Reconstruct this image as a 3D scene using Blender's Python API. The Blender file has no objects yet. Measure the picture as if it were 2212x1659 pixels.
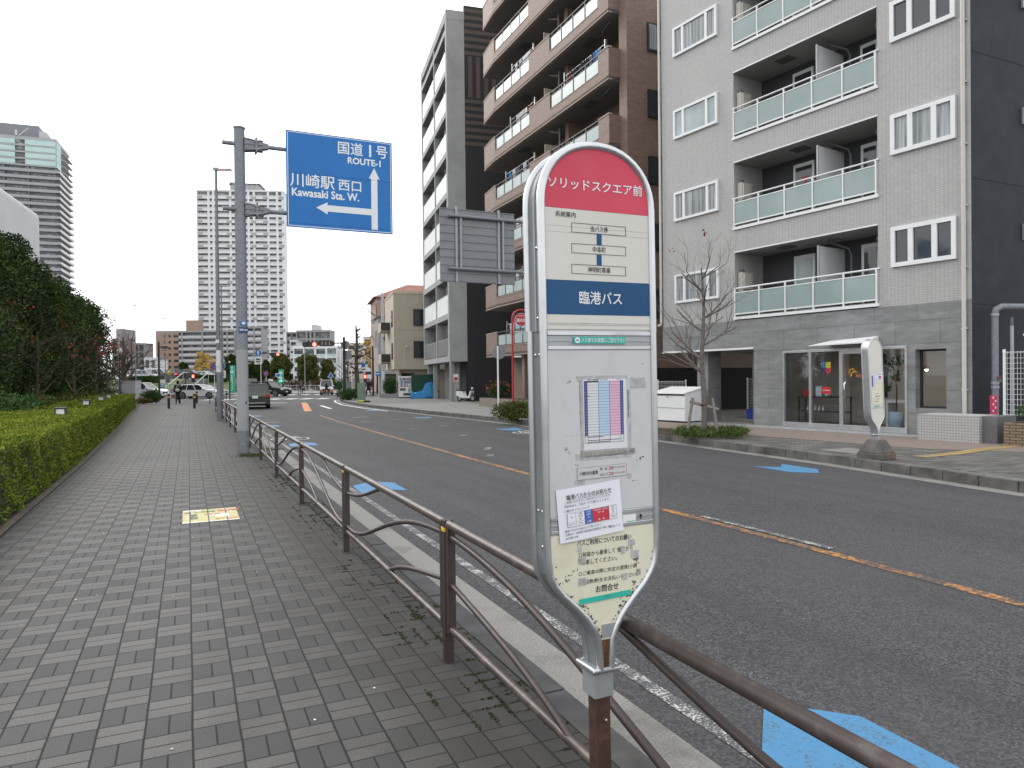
import bpy, bmesh, math, random
import numpy as np
from mathutils import Matrix, Vector
random.seed(7); RNG = np.random.default_rng(11)
sc = bpy.context.scene
COL = sc.collection
PI = math.pi

# ------------------------------------------------------------------ camera, sky, sun, exposure
EYE = Vector((0, 0, 1.61)); FPX = 1534.0           # focal length for a 2212 px wide picture (24 mm equivalent)
PITCH, ROLL = 0.0078, 0.0105
cF = Vector((0, math.cos(PITCH), -math.sin(PITCH))); cU0 = Vector((0, math.sin(PITCH), math.cos(PITCH))); cR0 = Vector((1, 0, 0))
cR = cR0 * math.cos(ROLL) - cU0 * math.sin(ROLL); cU = cU0 * math.cos(ROLL) + cR0 * math.sin(ROLL)
cam = bpy.data.cameras.new('camera'); cam.sensor_width = 36; cam.lens = 36 * FPX / 2212; cam.clip_start = 0.05; cam.clip_end = 4000
co = bpy.data.objects.new('camera', cam); COL.objects.link(co)
co.matrix_world = Matrix(((cR.x, cU.x, -cF.x, EYE.x), (cR.y, cU.y, -cF.y, EYE.y), (cR.z, cU.z, -cF.z, EYE.z), (0, 0, 0, 1)))
sc.camera = co
w = bpy.data.worlds.new('World'); sc.world = w; w.use_nodes = True
wn, wl = w.node_tree.nodes, w.node_tree.links
sky = wn.new('ShaderNodeTexSky'); sky.sky_type = 'NISHITA'; sky.sun_disc = False
SUN_EL, SUN_AZ = math.radians(32), math.radians(-42)     # azimuth from +Y towards +X
sky.sun_elevation = SUN_EL; sky.sun_rotation = SUN_AZ
sky.air_density = 1.0; sky.dust_density = 6.0; sky.ozone_density = 1.0
hs = wn.new('ShaderNodeHueSaturation'); hs.inputs['Saturation'].default_value = 0.10
wl.new(sky.outputs[0], hs.inputs['Color'])
# cloud deck: evens the clear-sky gradient out towards a uniform overcast
mixw = wn.new('ShaderNodeMix'); mixw.data_type = 'RGBA'; mixw.inputs[0].default_value = 0.75
wl.new(hs.outputs[0], mixw.inputs[6]); mixw.inputs[7].default_value = (13.5, 13.8, 14.3, 1)
bg = wn['Background']; wl.new(mixw.outputs[2], bg.inputs[0]); bg.inputs[1].default_value = 0.12
sl = bpy.data.lights.new('sun', 'SUN'); sl.energy = 0.9; sl.angle = math.radians(25); sl.color = (1, .95, .87)
so = bpy.data.objects.new('sun', sl); COL.objects.link(so)
sd = Vector((math.sin(SUN_AZ) * math.cos(SUN_EL), math.cos(SUN_AZ) * math.cos(SUN_EL), math.sin(SUN_EL)))
so.rotation_euler = sd.to_track_quat('Z', 'Y').to_euler()
sc.view_settings.view_transform = 'Standard'; sc.view_settings.look = 'None'; sc.view_settings.gamma = 1
sc.view_settings.exposure = 0.3

# ------------------------------------------------------------------ coordinates
def ray(px, py): return cF + cR * ((px - 1106) / FPX) + cU * ((829.5 - py) / FPX)
def G(px, py, z=0.0):
    d = ray(px, py); t = (z - EYE.z) / d.z; return EYE + d * t
def P(px, py, Y):
    d = ray(px, py); return EYE + d * (Y / d.y)
RD = Vector((-.415, .910, 0)); RN = Vector((.910, .415, 0)); RROT = math.radians(24.52)   # road direction and its right-hand normal
def ST(s, t, z=0.0):
    v = RD * s + RN * t; v.z = z; return v
CR = {1: (0, 242.5, .402), 2: (212.2, 636.7, .1919), 3: (576, 636.7, .1919), 4: (394, 242.5, .2193), 5: (879, 0, .2604), 6: (879, 424.5, .3107), 7: (1394.6, 0, .3695), 8: (1394.6, 545.7, .3695)}
def c(k, x, y): a = CR[k]; return (a[0] + x * a[2], a[1] + y * a[2])
ROADZ = -0.12; RWALK = 0.03

# ------------------------------------------------------------------ materials
MATS = {}
class NT:
    def __init__(s, name):
        s.m = bpy.data.materials.new(name); s.m.use_nodes = True; s.n = s.m.node_tree.nodes; s.l = s.m.node_tree.links
        s.b = s.n['Principled BSDF']; MATS[name] = s.m
    def set(s, sock, v):
        if isinstance(v, bpy.types.NodeSocket): s.l.new(v, sock)
        elif isinstance(v, (tuple, list)) and len(v) == 3 and sock.type == 'RGBA': sock.default_value = (*v, 1)
        else: sock.default_value = v
    def node(s, t, ins=None, **kw):
        n = s.n.new('ShaderNode' + t)
        for k, v in kw.items(): setattr(n, k, v)
        for k, v in (ins or {}).items(): s.set(n.inputs[k], v)
        return n
    def math(s, op, a, b=0.0, c_=None):
        n = s.n.new('ShaderNodeMath'); n.operation = op; s.set(n.inputs[0], a); s.set(n.inputs[1], b)
        if c_ is not None: s.set(n.inputs[2], c_)
        return n.outputs[0]
    def mix(s, f, a, b, blend='MIX'):
        n = s.n.new('ShaderNodeMix'); n.data_type = 'RGBA'; n.blend_type = blend
        s.set(n.inputs[0], f); s.set(n.inputs[6], a); s.set(n.inputs[7], b); return n.outputs[2]
    def coord(s, k='Object'):
        if not hasattr(s, 'tc'): s.tc = s.n.new('ShaderNodeTexCoord')
        return s.tc.outputs[k]
    def noise(s, scale, detail=4, rough=.55, vec=None, out=0):
        return s.node('TexNoise', {'Vector': vec or s.coord(), 'Scale': scale, 'Detail': detail, 'Roughness': rough}).outputs[out]
    def ramp(s, f, lo, hi, a=0.0, b=1.0):
        return s.node('MapRange', {0: f, 1: lo, 2: hi, 3: a, 4: b}).outputs[0]
    def mapping(s, vec, scale=(1, 1, 1), rot=(0, 0, 0), loc=(0, 0, 0)):
        n = s.node('Mapping', {'Vector': vec}); n.inputs['Scale'].default_value = scale; n.inputs['Rotation'].default_value = rot; n.inputs['Location'].default_value = loc
        return n.outputs[0]
    def bump(s, h, strength=.3, dist=.01):
        s.l.new(s.node('Bump', {'Height': h, 'Strength': strength, 'Distance': dist}).outputs[0], s.b.inputs['Normal'])
    def fin(s, col, rough=.6, metal=0.0, spec=.5):
        s.set(s.b.inputs['Base Color'], col); s.set(s.b.inputs['Roughness'], rough); s.set(s.b.inputs['Metallic'], metal)
        s.set(s.b.inputs['Specular IOR Level'], spec); return s.m
def mk(name, col, rough=.6, metal=0.0, var=.12, vs=6.0, bump=0.0, bs=80.0, spec=.5, dirt=None, emit=0.0):
    if name in MATS: return MATS[name]
    t = NT(name)
    lo = tuple(x * (1 - var) for x in col); hi = tuple(min(1, x * (1 + var)) for x in col)
    k = t.mix(t.ramp(t.noise(vs), .3, .7), lo, hi)
    if dirt:
        dc, amt, dsc = dirt
        k = t.mix(t.math('MULTIPLY', t.ramp(t.noise(dsc, 8, .65), .52, .72), amt), k, dc)
    if bump: t.bump(t.noise(bs, 3), bump, .004)
    t.fin(k, t.ramp(t.noise(vs * 2.3), .2, .8, max(0, rough - .07), min(1, rough + .07)), metal, spec)
    if emit:
        t.set(t.b.inputs['Emission Color'], col); t.b.inputs['Emission Strength'].default_value = emit
    return t.m
def glass(name, tint=(.02, .025, .03), mixf=.75, rough=.02):
    """window pane: see-through with a fresnel reflection"""
    t = NT(name); t.n.remove(t.b)
    tr = t.node('BsdfTransparent', {'Color': tint}); gl = t.node('BsdfGlossy', {'Color': (.95, .97, 1), 'Roughness': rough})
    fr = t.node('Fresnel', {'IOR': 1.5}); f2 = t.math('MULTIPLY', fr.outputs[0], .8)
    ms = t.node('MixShader', {0: f2}); t.l.new(tr.outputs[0], ms.inputs[1]); t.l.new(gl.outputs[0], ms.inputs[2])
    t.l.new(ms.outputs[0], t.n['Material Output'].inputs[0]); return t.m

def paving(name, light, dark, joint, unit=.2, grimy=True):
    t = NT(name); sep = t.node('SeparateXYZ', {0: t.coord()})
    wob = t.noise(1.3, 2); X = t.math('ADD', sep.outputs[0], t.math('MULTIPLY', t.math('SUBTRACT', wob, .5), .012)); Y = sep.outputs[1]
    x = t.math('DIVIDE', X, unit); y = t.math('DIVIDE', Y, unit)
    fx, fy = t.math('FLOOR', x), t.math('FLOOR', y); u, v = t.math('SUBTRACT', x, fx), t.math('SUBTRACT', y, fy)
    par = t.math('MODULO', t.math('ABSOLUTE', t.math('ADD', fx, fy)), 2.0)          # 0 = laid across, 1 = laid along
    eu = t.math('MINIMUM', u, t.math('SUBTRACT', 1.0, u)); ev = t.math('MINIMUM', v, t.math('SUBTRACT', 1.0, v))
    cu = t.math('ABSOLUTE', t.math('SUBTRACT', u, .5)); cv = t.math('ABSOLUTE', t.math('SUBTRACT', v, .5))
    inner = t.math('ADD', t.math('MULTIPLY', cu, par), t.math('MULTIPLY', cv, t.math('SUBTRACT', 1.0, par)))
    jw = .017
    m1 = t.ramp(eu, jw * .9, jw * 1.9, 1, 0); m2 = t.ramp(ev, jw * .8, jw * 1.6, .95, 0); m3 = t.ramp(inner, jw * .8, jw * 1.6, .95, 0)
    jm = t.math('MAXIMUM', m1, t.math('MAXIMUM', m2, m3))
    # one tone per block
    hu = t.math('FLOOR', t.math('ADD', t.math('MULTIPLY', u, 2.0), 0)); hv = t.math('FLOOR', t.math('MULTIPLY', v, 2.0))
    sub = t.math('ADD', t.math('MULTIPLY', hu, par), t.math('MULTIPLY', hv, t.math('SUBTRACT', 1.0, par)))
    cv3 = t.node('CombineXYZ', {0: fx, 1: fy, 2: sub}); wn_ = t.node('TexWhiteNoise', {0: cv3.outputs[0]})
    base = t.mix(par, light, dark)
    base = t.mix(.20, base, t.mix(wn_.outputs[0], tuple(q * .72 for q in dark), tuple(q * 1.12 for q in light)))
    base = t.mix(t.ramp(t.noise(120, 3, .7), .45, .62, 0, .5), base, tuple(q * .55 for q in dark)); base = t.mix(t.ramp(t.noise(260, 2), .35, .75, 0, .35), base, tuple(q * 1.6 for q in light))
    base = t.mix(t.ramp(t.noise(190, 2), .5, .8, 0, .5), base, tuple(q * .4 for q in dark))
    if grimy:                                              # damp, dirt-stained strip along the kerb side
        edge = t.ramp(t.math('ADD', sep.outputs[0], t.math('MULTIPLY', t.math('SUBTRACT', t.noise(2.2, 5), .5), 1.1)), -.1, 1.2, 0, .84)
        edgeL = t.ramp(t.math('ADD', sep.outputs[0], t.math('MULTIPLY', t.math('SUBTRACT', t.noise(1.1, 5), .5), 1.0)), -1.1, -2.0, 0, .7)
        base = t.mix(t.math('MAXIMUM', edge, edgeL), base, (.028, .026, .023))
    base = t.mix(t.ramp(t.noise(.55, 4), .3, .75, 0, .35), base, tuple(q * .62 for q in dark))
    k = t.mix(jm, base, joint)
    t.fin(k, .82, 0, .35); t.bump(t.math('SUBTRACT', t.math('MULTIPLY', t.noise(240, 2), .35), t.math('MULTIPLY', jm, 1.0)), .55, .004); return t.m

def asphalt(name, base=(.062, .0615, .064)):
    t = NT(name)
    vo = t.node('TexVoronoi', {'Vector': t.coord(), 'Scale': 80.0}, feature='F1'); bw = t.node('SeparateColor', {0: vo.outputs['Color']})
    k = t.mix(t.ramp(bw.outputs[0], .15, .95), tuple(q * .42 for q in base), tuple(q * 1.5 for q in base))
    k = t.mix(t.math('MULTIPLY', t.ramp(bw.outputs[1], .90, .97), t.ramp(vo.outputs['Distance'], .5, .1)), k, (.24, .235, .22))
    k = t.mix(t.ramp(t.noise(.35, 5), .35, .75, 0, .45), k, tuple(q * 1.35 for q in base))
    st = t.noise(1.0, 5, .6, t.mapping(t.coord(), (2.2, .10, 1)))                 # lengthwise wheel-track wear
    k = t.mix(t.ramp(st, .42, .7, 0, .5), k, tuple(q * .62 for q in base))
    ck = t.node('TexVoronoi', {'Vector': t.mapping(t.noise(.9, 4, .6, None, 1), (1.3, 1.3, 1.3)), 'Scale': 1.4}, feature='DISTANCE_TO_EDGE')
    k = t.mix(t.ramp(ck.outputs[0], .0, .006, .35, 0), k, (.018, .018, .018))
    t.fin(k, .85, 0, .3); t.bump(vo.outputs['Distance'], .5, .006); return t.m

def worn(name, paint, wear=.5, sc_=30.0, under=(.06, .06, .062)):
    """road paint rubbed through to the stone below"""
    t = NT(name); n = t.math('ADD', t.math('MULTIPLY', t.noise(sc_, 6, .7), .7), t.math('MULTIPLY', t.noise(sc_ * .12, 3), .3))
    k = t.mix(t.ramp(n, wear - .04, wear + .04), under, paint); k = t.mix(t.ramp(t.noise(180, 2), .45, .8, 0, .35), k, tuple(q * .5 for q in paint))
    t.fin(k, .7, 0, .35); t.bump(t.noise(120, 3), .3, .003); return t.m

def tiles(name, col, joint, w, h, offset=.0, rough=.45, mort=.08, vary=.12, plane='XZ', bumpy=.4, freq=2, slate=0.0):
    """wall tiles; brick texture laid on the wall plane"""
    t = NT(name); s = t.node('SeparateXYZ', {0: t.coord()})
    nx = t.math('ABSOLUTE', t.node('SeparateXYZ', {0: t.coord('Normal')}).outputs[0])
    hx = t.mix(t.math('GREATER_THAN', nx, .7), t.node('CombineXYZ', {0: s.outputs[0], 1: s.outputs[2]}).outputs[0], t.node('CombineXYZ', {0: s.outputs[1], 1: s.outputs[2]}).outputs[0])
    b = t.node('TexBrick', {'Vector': hx, 'Color1': tuple(q * (1 - vary) for q in col), 'Color2': tuple(q * (1 + vary) for q in col), 'Mortar': joint, 'Scale': 1.0, 'Mortar Size': mort * min(w, h), 'Mortar Smooth': .1, 'Brick Width': w, 'Row Height': h})
    b.offset = offset; b.offset_frequency = freq; b.squash = 1
    k = t.mix(t.ramp(t.noise(.7, 5), .35, .75, 0, .25), b.outputs[0], tuple(q * .7 for q in col))
    k = t.mix(t.ramp(t.noise(1.6, 5, .6, t.mapping(t.coord(), (3, 3, .15))), .5, .8, 0, .22), k, tuple(q * .55 for q in col))
    if slate: k = t.mix(t.ramp(t.noise(1.0, 8, .72, t.mapping(t.coord(), (1.2, 1.2, 4.5), (0, .5, 0))), .45, .7, 0, slate), k, tuple(q * 1.9 for q in col)); k = t.mix(t.ramp(t.noise(1.3, 8, .72, t.mapping(t.coord(), (1.5, 1.5, 5), (0, .6, 0), (7, 3, 1))), .5, .72, 0, slate), k, tuple(q * .5 for q in col))
    t.fin(k, rough, 0, .4); t.bump(t.math('SUBTRACT', 1.0, b.outputs[1]), bumpy, .006); return t.m

M = dict(
 pave=paving('basket_weave_pavers', (.150, .144, .138), (.054, .0535, .055), (.007, .007, .0065)),
 pave_r=paving('pale_pavers', (.215, .21, .2), (.185, .18, .175), (.05, .048, .045), .3, False),
 asph=asphalt('asphalt'),
 conc=mk('concrete', (.21, .205, .19), .85, 0, .22, 1.8, .4, 60, .3, ((.05, .048, .043), .8, 1.2)),
 gutter=mk('gutter_concrete', (.215, .21, .195), .85, 0, .3, 75, .5, 110, .3, ((.07, .068, .062), .7, 1.6)),
 kerb=mk('kerb_concrete', (.115, .112, .105), .88, 0, .3, 3, .4, 70, .3, ((.028, .027, .024), .8, 1.4)),
 kerbdark=mk('dark_kerb', (.06, .06, .061), .88, 0, .25, 6, .4, 90, .3, ((.11, .09, .055), .5, 1.1)),
 earth=mk('earth', (.05, .04, .028), .95, 0, .4, 5, .5, 40, .2),
 orange=worn('orange_line', (.46, .20, .05), .522, 22), wline=worn('white_line', (.55, .55, .53), .55, 60), wgood=worn('white_marking', (.72, .72, .71), .36, 14), worange=worn('orange_marking', (.55, .205, .07), .38, 16),
 blue=worn('blue_road_marking', (.068, .215, .385), .425, 55, (.07, .12, .17)),
 yellowtac=worn('tactile_yellow', (.36, .25, .09), .47, 9, (.17, .145, .11)),
 alu=mk('aluminium', (.56, .57, .58), .34, .85, .06, 3, 0, 80, .5, ((.25, .24, .23), .4, 5)),
 aludull=mk('grey_coated_metal', (.35, .37, .38), .45, .35, .1, 3, 0, 80, .5, ((.18, .17, .16), .35, 6)),
 aludark=mk('grey_metal_side', (.20, .215, .22), .5, .2, .12, 4, 0, 80, .5, ((.12, .11, .1), .4, 5)),
 galv=mk('galvanised_steel', (.33, .35, .37), .55, .25, .16, 22, .08, 50, .5, ((.2, .2, .2), .4, 3)),
 galvd=mk('weathered_galvanised_steel', (.205, .22, .24), .6, .15, .18, 20, .1, 50, .4, ((.12, .12, .12), .5, 4)),
 polepaint=mk('grey_pole_wrap', (.30, .31, .31), .75, 0, .07, 30, .25, 120, .3),
 brown=mk('brown_painted_steel', (.040, .026, .024), .5, 0, .12, 10, 0, 80, .5, ((.09, .07, .06), .4, 7)),
 brownlight=mk('worn_brown_rail', (.054, .038, .034), .45, 0, .15, 9, 0, 80, .5, ((.2, .17, .15), .5, 9)),
 yellow=mk('yellow_reflector', (.75, .5, .03), .4), white=mk('white_paint', (.72, .72, .71), .45, 0, .05, 3), whitem=mk('white_metal', (.74, .75, .75), .38, 0, .04, 3),
 cream=mk('aged_cream_panel', (.66, .63, .49), .5, 0, .06, 3, 0, 80, .45, ((.33, .27, .14), .35, 7)),
 panelw=mk('grey_white_panel', (.53, .53, .535), .42, 0, .035, 2.5, 0, 80, .45, ((.33, .33, .33), .35, 6)),
 topw=mk('ivory_panel', (.62, .605, .55), .42, 0, .03, 3, 0, 80, .45, ((.5, .48, .42), .3, 4)),
 pink=mk('faded_crimson', (.58, .07, .112), .5, 0, .08, 4, 0, 80, .2, ((.58, .16, .19), .6, 3)),
 navy=mk('faded_navy_panel', (.026, .085, .195), .5, 0, .08, 4, 0, 80, .15), rust=mk('rusty_brown_steel', (.066, .034, .025), .75, .1, .3, 18, .5, 70, .3, ((.15, .075, .04), .7, 8)),
 rustdeep=mk('rust', (.11, .06, .025), .9, 0, .5, 30, .5, 90, .2), ink=mk('black_ink', (.025, .025, .027), .6), inkred=mk('red_ink', (.55, .03, .05), .6), inkblue=mk('blue_ink', (.04, .13, .5), .6), paper=mk('paper', (.74, .74, .79), .7, 0, .02, 3), paper2=mk('timetable_paper', (.66, .66, .68), .6, 0, .02, 3),
 ltblue=mk('pale_blue_print', (.42, .58, .74), .6, 0, .03), ltpink=mk('pale_pink_print', (.68, .42, .56), .6, 0, .03), deepblue=mk('deep_blue_print', (.06, .09, .30), .6),
 teal=mk('teal_sticker', (.03, .42, .33), .45), tape=mk('grey_tape_residue', (.40, .40, .40), .7, 0, .2, 60), tape2=mk('dark_tape_residue', (.30, .29, .27), .8, 0, .3, 60), smear=mk('grime_smear', (.13, .13, .125), .9, 0, .4, 120),
 signblue=mk('road_sign_blue', (.028, .165, .455), .45, 0, .05, 2, 0, 80, .2), signwhite=mk('reflective_white', (.70, .72, .74), .4, 0, .03), signgrey=mk('sign_back_grey', (.20, .205, .215), .5, .2, .08, 2),
 red=mk('red_paint', (.45, .02, .025), .4), green=mk('sign_green', (.03, .33, .20), .45), tyre=mk('tyre_rubber', (.02, .02, .02), .8), black=mk('black_plastic', (.022, .022, .024), .5), dgrey=mk('dark_grey_plastic', (.05, .05, .053), .55),
 carglass=mk('car_glass', (.012, .015, .017), .06, 0, .02, 3, 0, 80, .8), chrome=mk('chrome', (.6, .6, .62), .15, 1), lampred=mk('car_tail_lamp', (.35, .01, .012), .25), headl=mk('headlamp', (.7, .72, .74), .1),
 redlit=mk('red_signal_lit', (1, .07, .05), .4, 0, 0, 3, emit=9), brakelit=mk('tail_lamp_lit', (1, .05, .05), .4, 0, 0, 3, emit=1.6), lampwarm=mk('warm_bulb', (1, .72, .42), .4, 0, 0, 3, emit=10), greenlit=mk('green_signal_lit', (.1, .8, .5), .4, 0, 0, 3, emit=.7),
 bark=mk('bark', (.085, .07, .055), .9, 0, .3, 14, .5, 40, .2), barkg=mk('grey_bark', (.14, .125, .11), .9, 0, .3, 16, .5, 40, .2), stake=mk('weathered_wood', (.22, .2, .18), .85, 0, .2, 12, .3, 60, .2),
 skin=mk('skin', (.45, .27, .19), .55, 0, .05), hair=mk('black_hair', (.012, .011, .011), .5), coat=mk('black_cloth', (.014, .014, .016), .9), cloth2=mk('dark_blue_cloth', (.02, .025, .04), .9), maroon=mk('maroon_cloth', (.13, .025, .025), .9), canvas=mk('canvas_bag', (.52, .50, .45), .85),
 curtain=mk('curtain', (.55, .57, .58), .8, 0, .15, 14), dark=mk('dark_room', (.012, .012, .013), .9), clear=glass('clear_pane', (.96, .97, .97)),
)
def pane(name, col, rough=.06): return mk(name, col, rough, 0, .25, 1.2, 0, 80, .8)
M['win'] = pane('window_glass', (.03, .036, .04)); t = NT('curtained_window_glass'); fo = t.noise(1.0, 3, .5, t.mapping(t.coord(), (16, 16, .5))); t.fin(t.mix(t.ramp(fo, .35, .65), (.15, .165, .17), (.40, .425, .43)), .12, 0, .5); M['wincurt'] = t.m
t = NT('window_band'); sx = t.node('SeparateXYZ', {0: t.coord()}); wb = t.node('TexBrick', {'Vector': t.node('CombineXYZ', {0: t.math('ADD', sx.outputs[0], sx.outputs[1]), 1: sx.outputs[2]}).outputs[0], 'Color1': (.03, .036, .04), 'Color2': (.33, .36, .37), 'Mortar': (.10, .10, .11), 'Scale': 1.0, 'Mortar Size': .22, 'Mortar Smooth': 0, 'Brick Width': 1.9, 'Row Height': 2.95, 'Bias': -.1}); t.fin(wb.outputs[0], .25); M['winband'] = t.m; M['winlt'] = pane('pale_window_glass', (.30, .36, .37), .12)
M['frost'] = mk('frosted_balcony_glass', (.265, .335, .33), .2, 0, .10, .8, 0, 80, .6); M['frostw'] = mk('white_balcony_panel', (.72, .74, .72), .55, 0, .06, .9, 0, 80, .6); M['frostb'] = mk('pale_frosted_glass', (.31, .38, .37), .3, 0, .10, .9, 0, 80, .6)
def leafmat(name, cols, rough=.75):
    """foliage: every leaf picks its own tone"""
    t = NT(name); g = t.node('NewGeometry'); r = g.outputs['Random Per Island']; k = t.mix(t.ramp(r, 0, .5), cols[0], cols[1]); k = t.mix(t.ramp(r, .5, 1), k, cols[2])
    k = t.mix(t.ramp(t.noise(1.1, 3), .35, .7, 0, .45), k, tuple(q * .6 for q in cols[0]))
    k = t.mix(t.ramp(t.noise(.75, 3), .5, .68, 0, .5), k, tuple(min(1, q * 1.25) for q in cols[2]))
    t.fin(k, rough, 0, .15); return t.m
M['hedge'] = leafmat('hedge_leaves', ((.06, .10, .010), (.14, .20, .018), (.27, .30, .034)))
M['lawn'] = leafmat('grass_blades', ((.03, .06, .012), (.05, .085, .02), (.09, .12, .03)))
M['ever'] = leafmat('evergreen_leaves', ((.016, .032, .007), (.036, .062, .010), (.075, .110, .018)))
M['everb'] = leafmat('blue_green_leaves', ((.012, .027, .009), (.028, .052, .014), (.055, .088, .022)))
M['shrubg'] = leafmat('shrub_leaves', ((.02, .055, .02), (.04, .10, .03), (.08, .15, .04)))
M['shruby'] = leafmat('yellowing_leaves', ((.09, .085, .02), (.13, .11, .022), (.10, .06, .02)))
M['redleaf'] = leafmat('red_leaves', ((.20, .03, .025), (.30, .04, .03), (.38, .09, .03)))
M['gold'] = leafmat('golden_leaves', ((.40, .26, .06), (.52, .35, .09), (.58, .43, .15)))
M['moss'] = leafmat('moss_tufts', ((.014, .018, .005), (.028, .036, .008), (.06, .055, .032)), .95)
M['olive'] = leafmat('olive_leaves', ((.045, .062, .014), (.085, .105, .022), (.14, .15, .035)))
M['brownleaf'] = leafmat('brown_leaves', ((.06, .035, .025), (.09, .05, .035), (.11, .075, .045)))

# ------------------------------------------------------------------ mesh builder and object helpers
_glyphs = {}
def glyph_mesh(s, bold=0.0):
    """triangulated lettering, 1 unit em, centred"""
    k = (s, bold)
    if k in _glyphs: return _glyphs[k]
    cu = bpy.data.curves.new('lettering', 'FONT'); cu.body = s; cu.size = 1; cu.resolution_u = 3; cu.offset = bold; cu.align_x = 'CENTER'; cu.align_y = 'CENTER'
    ob = bpy.data.objects.new('lettering', cu); COL.objects.link(ob)
    bpy.context.view_layer.update()
    me = ob.evaluated_get(bpy.context.evaluated_depsgraph_get()).to_mesh()
    v = [tuple(x.co) for x in me.vertices]; f = [tuple(p.vertices) for p in me.polygons]
    bpy.data.objects.remove(ob); bpy.data.curves.remove(cu)
    if v:
        xs = [q[0] for q in v]; ys = [q[1] for q in v]; mx, my = (min(xs) + max(xs)) / 2, (min(ys) + max(ys)) / 2
        v = [(q[0] - mx, q[1] - my, 0) for q in v]; wd, ht = max(xs) - min(xs), max(ys) - min(ys)
    else: wd = ht = 1
    _glyphs[k] = (v, f, wd, ht); return _glyphs[k]
FACE = Matrix(((1, 0, 0, 0), (0, 0, -1, 0), (0, 1, 0, 0), (0, 0, 0, 1)))   # lays an XY drawing up on a wall whose outside is -Y
def T(x=0, y=0, z=0): return Matrix.Translation((x, y, z))
def RZ(a): return Matrix.Rotation(a, 4, 'Z')
def RX(a): return Matrix.Rotation(a, 4, 'X')
def RY(a): return Matrix.Rotation(a, 4, 'Y')
class MB:
    def __init__(s): s.v = []; s.f = []; s.mi = []; s.sm = []; s.mats = []
    def slot(s, m):
        m = M[m] if isinstance(m, str) else m
        if m not in s.mats: s.mats.append(m)
        return s.mats.index(m)
    def add(s, v, f, mat, smooth=False, X=None):
        o = len(s.v); k = s.slot(mat)
        s.v += [tuple(X @ Vector(q)) for q in v] if X is not None else [tuple(q) for q in v]
        s.f += [tuple(i + o for i in q) for q in f]; s.mi += [k] * len(f); s.sm += [smooth] * len(f); return s
    def box(s, x0, x1, y0, y1, z0, z1, mat, X=None):
        v = [(x, y, z) for z in (z0, z1) for y in (y0, y1) for x in (x0, x1)]
        return s.add(v, [(0, 2, 3, 1), (4, 5, 7, 6), (0, 1, 5, 4), (2, 6, 7, 3), (0, 4, 6, 2), (1, 3, 7, 5)], mat, False, X)
    def taper(s, a, b, z0, z1, mat, X=None):
        """box whose bottom rect a=(x0,x1,y0,y1) and top rect b differ"""
        v = [(a[0], a[2], z0), (a[1], a[2], z0), (a[1], a[3], z0), (a[0], a[3], z0), (b[0], b[2], z1), (b[1], b[2], z1), (b[1], b[3], z1), (b[0], b[3], z1)]
        return s.add(v, [(3, 2, 1, 0), (4, 5, 6, 7), (0, 1, 5, 4), (1, 2, 6, 5), (2, 3, 7, 6), (3, 0, 4, 7)], mat, False, X)
    def quad(s, p, mat, X=None): return s.add(p, [tuple(range(len(p)))], mat, False, X)
    def prism(s, poly, z0, z1, mat, X=None, side=None):
        n = len(poly); a = sum(poly[i][0] * poly[(i + 1) % n][1] - poly[(i + 1) % n][0] * poly[i][1] for i in range(n))
        if a < 0: poly = poly[::-1]
        v = [(x, y, z0) for x, y in poly] + [(x, y, z1) for x, y in poly]
        s.add(v, [tuple(range(n))[::-1], tuple(range(n, 2 * n))], mat, False, X)
        return s.add(v, [(i, (i + 1) % n, n + (i + 1) % n, n + i) for i in range(n)], side or mat, False, X)
    def ring(s, pts, radii, mat, n=10, closed=False, caps=True, X=None, smooth=True):
        pts = [Vector(p) for p in pts]; k = len(pts); v = []; up = None
        for i, p in enumerate(pts):
            d = (pts[(i + 1) % k] - pts[i - 1]) if closed else (pts[min(i + 1, k - 1)] - pts[max(i - 1, 0)])
            d.normalize()
            if up is None: up = d.orthogonal().normalized()
            up = (up - d * up.dot(d)); up = up.normalized() if up.length > 1e-6 else d.orthogonal().normalized()
            sd = d.cross(up); r = radii[i] if isinstance(radii, (list, tuple)) else radii
            v += [p + (up * math.cos(2 * PI * j / n) + sd * math.sin(2 * PI * j / n)) * r for j in range(n)]
        f = []
        for i in range(k if closed else k - 1):
            a, b = i * n, ((i + 1) % k) * n
            f += [(a + j, a + (j + 1) % n, b + (j + 1) % n, b + j) for j in range(n)]
        s.add(v, f, mat, smooth, X)
        if caps and not closed: s.add(v[:n], [tuple(range(n))[::-1]], mat, False, X); s.add(v[-n:], [tuple(range(n))], mat, False, X)
        return s
    def cyl(s, p, q, r, mat, r2=None, n=12, X=None): return s.ring([p, q], [r, r if r2 is None else r2], mat, n, X=X)
    def lathe(s, prof, mat, n=16, X=None):
        v = [(r * math.cos(2 * PI * j / n), r * math.sin(2 * PI * j / n), z) for r, z in prof for j in range(n)]; k = len(prof)
        return s.add(v, [(i * n + j, i * n + (j + 1) % n, (i + 1) * n + (j + 1) % n, (i + 1) * n + j) for i in range(k - 1) for j in range(n)] + [tuple(range(n))[::-1], tuple(range((k - 1) * n, k * n))], mat, True, X)
    def disc(s, x, z, r, y0, y1, mat, n=24): return s.prism([(x + r * math.cos(2 * PI * i / n), z + r * math.sin(2 * PI * i / n)) for i in range(n)], -y1, -y0, mat, FACE)
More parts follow.
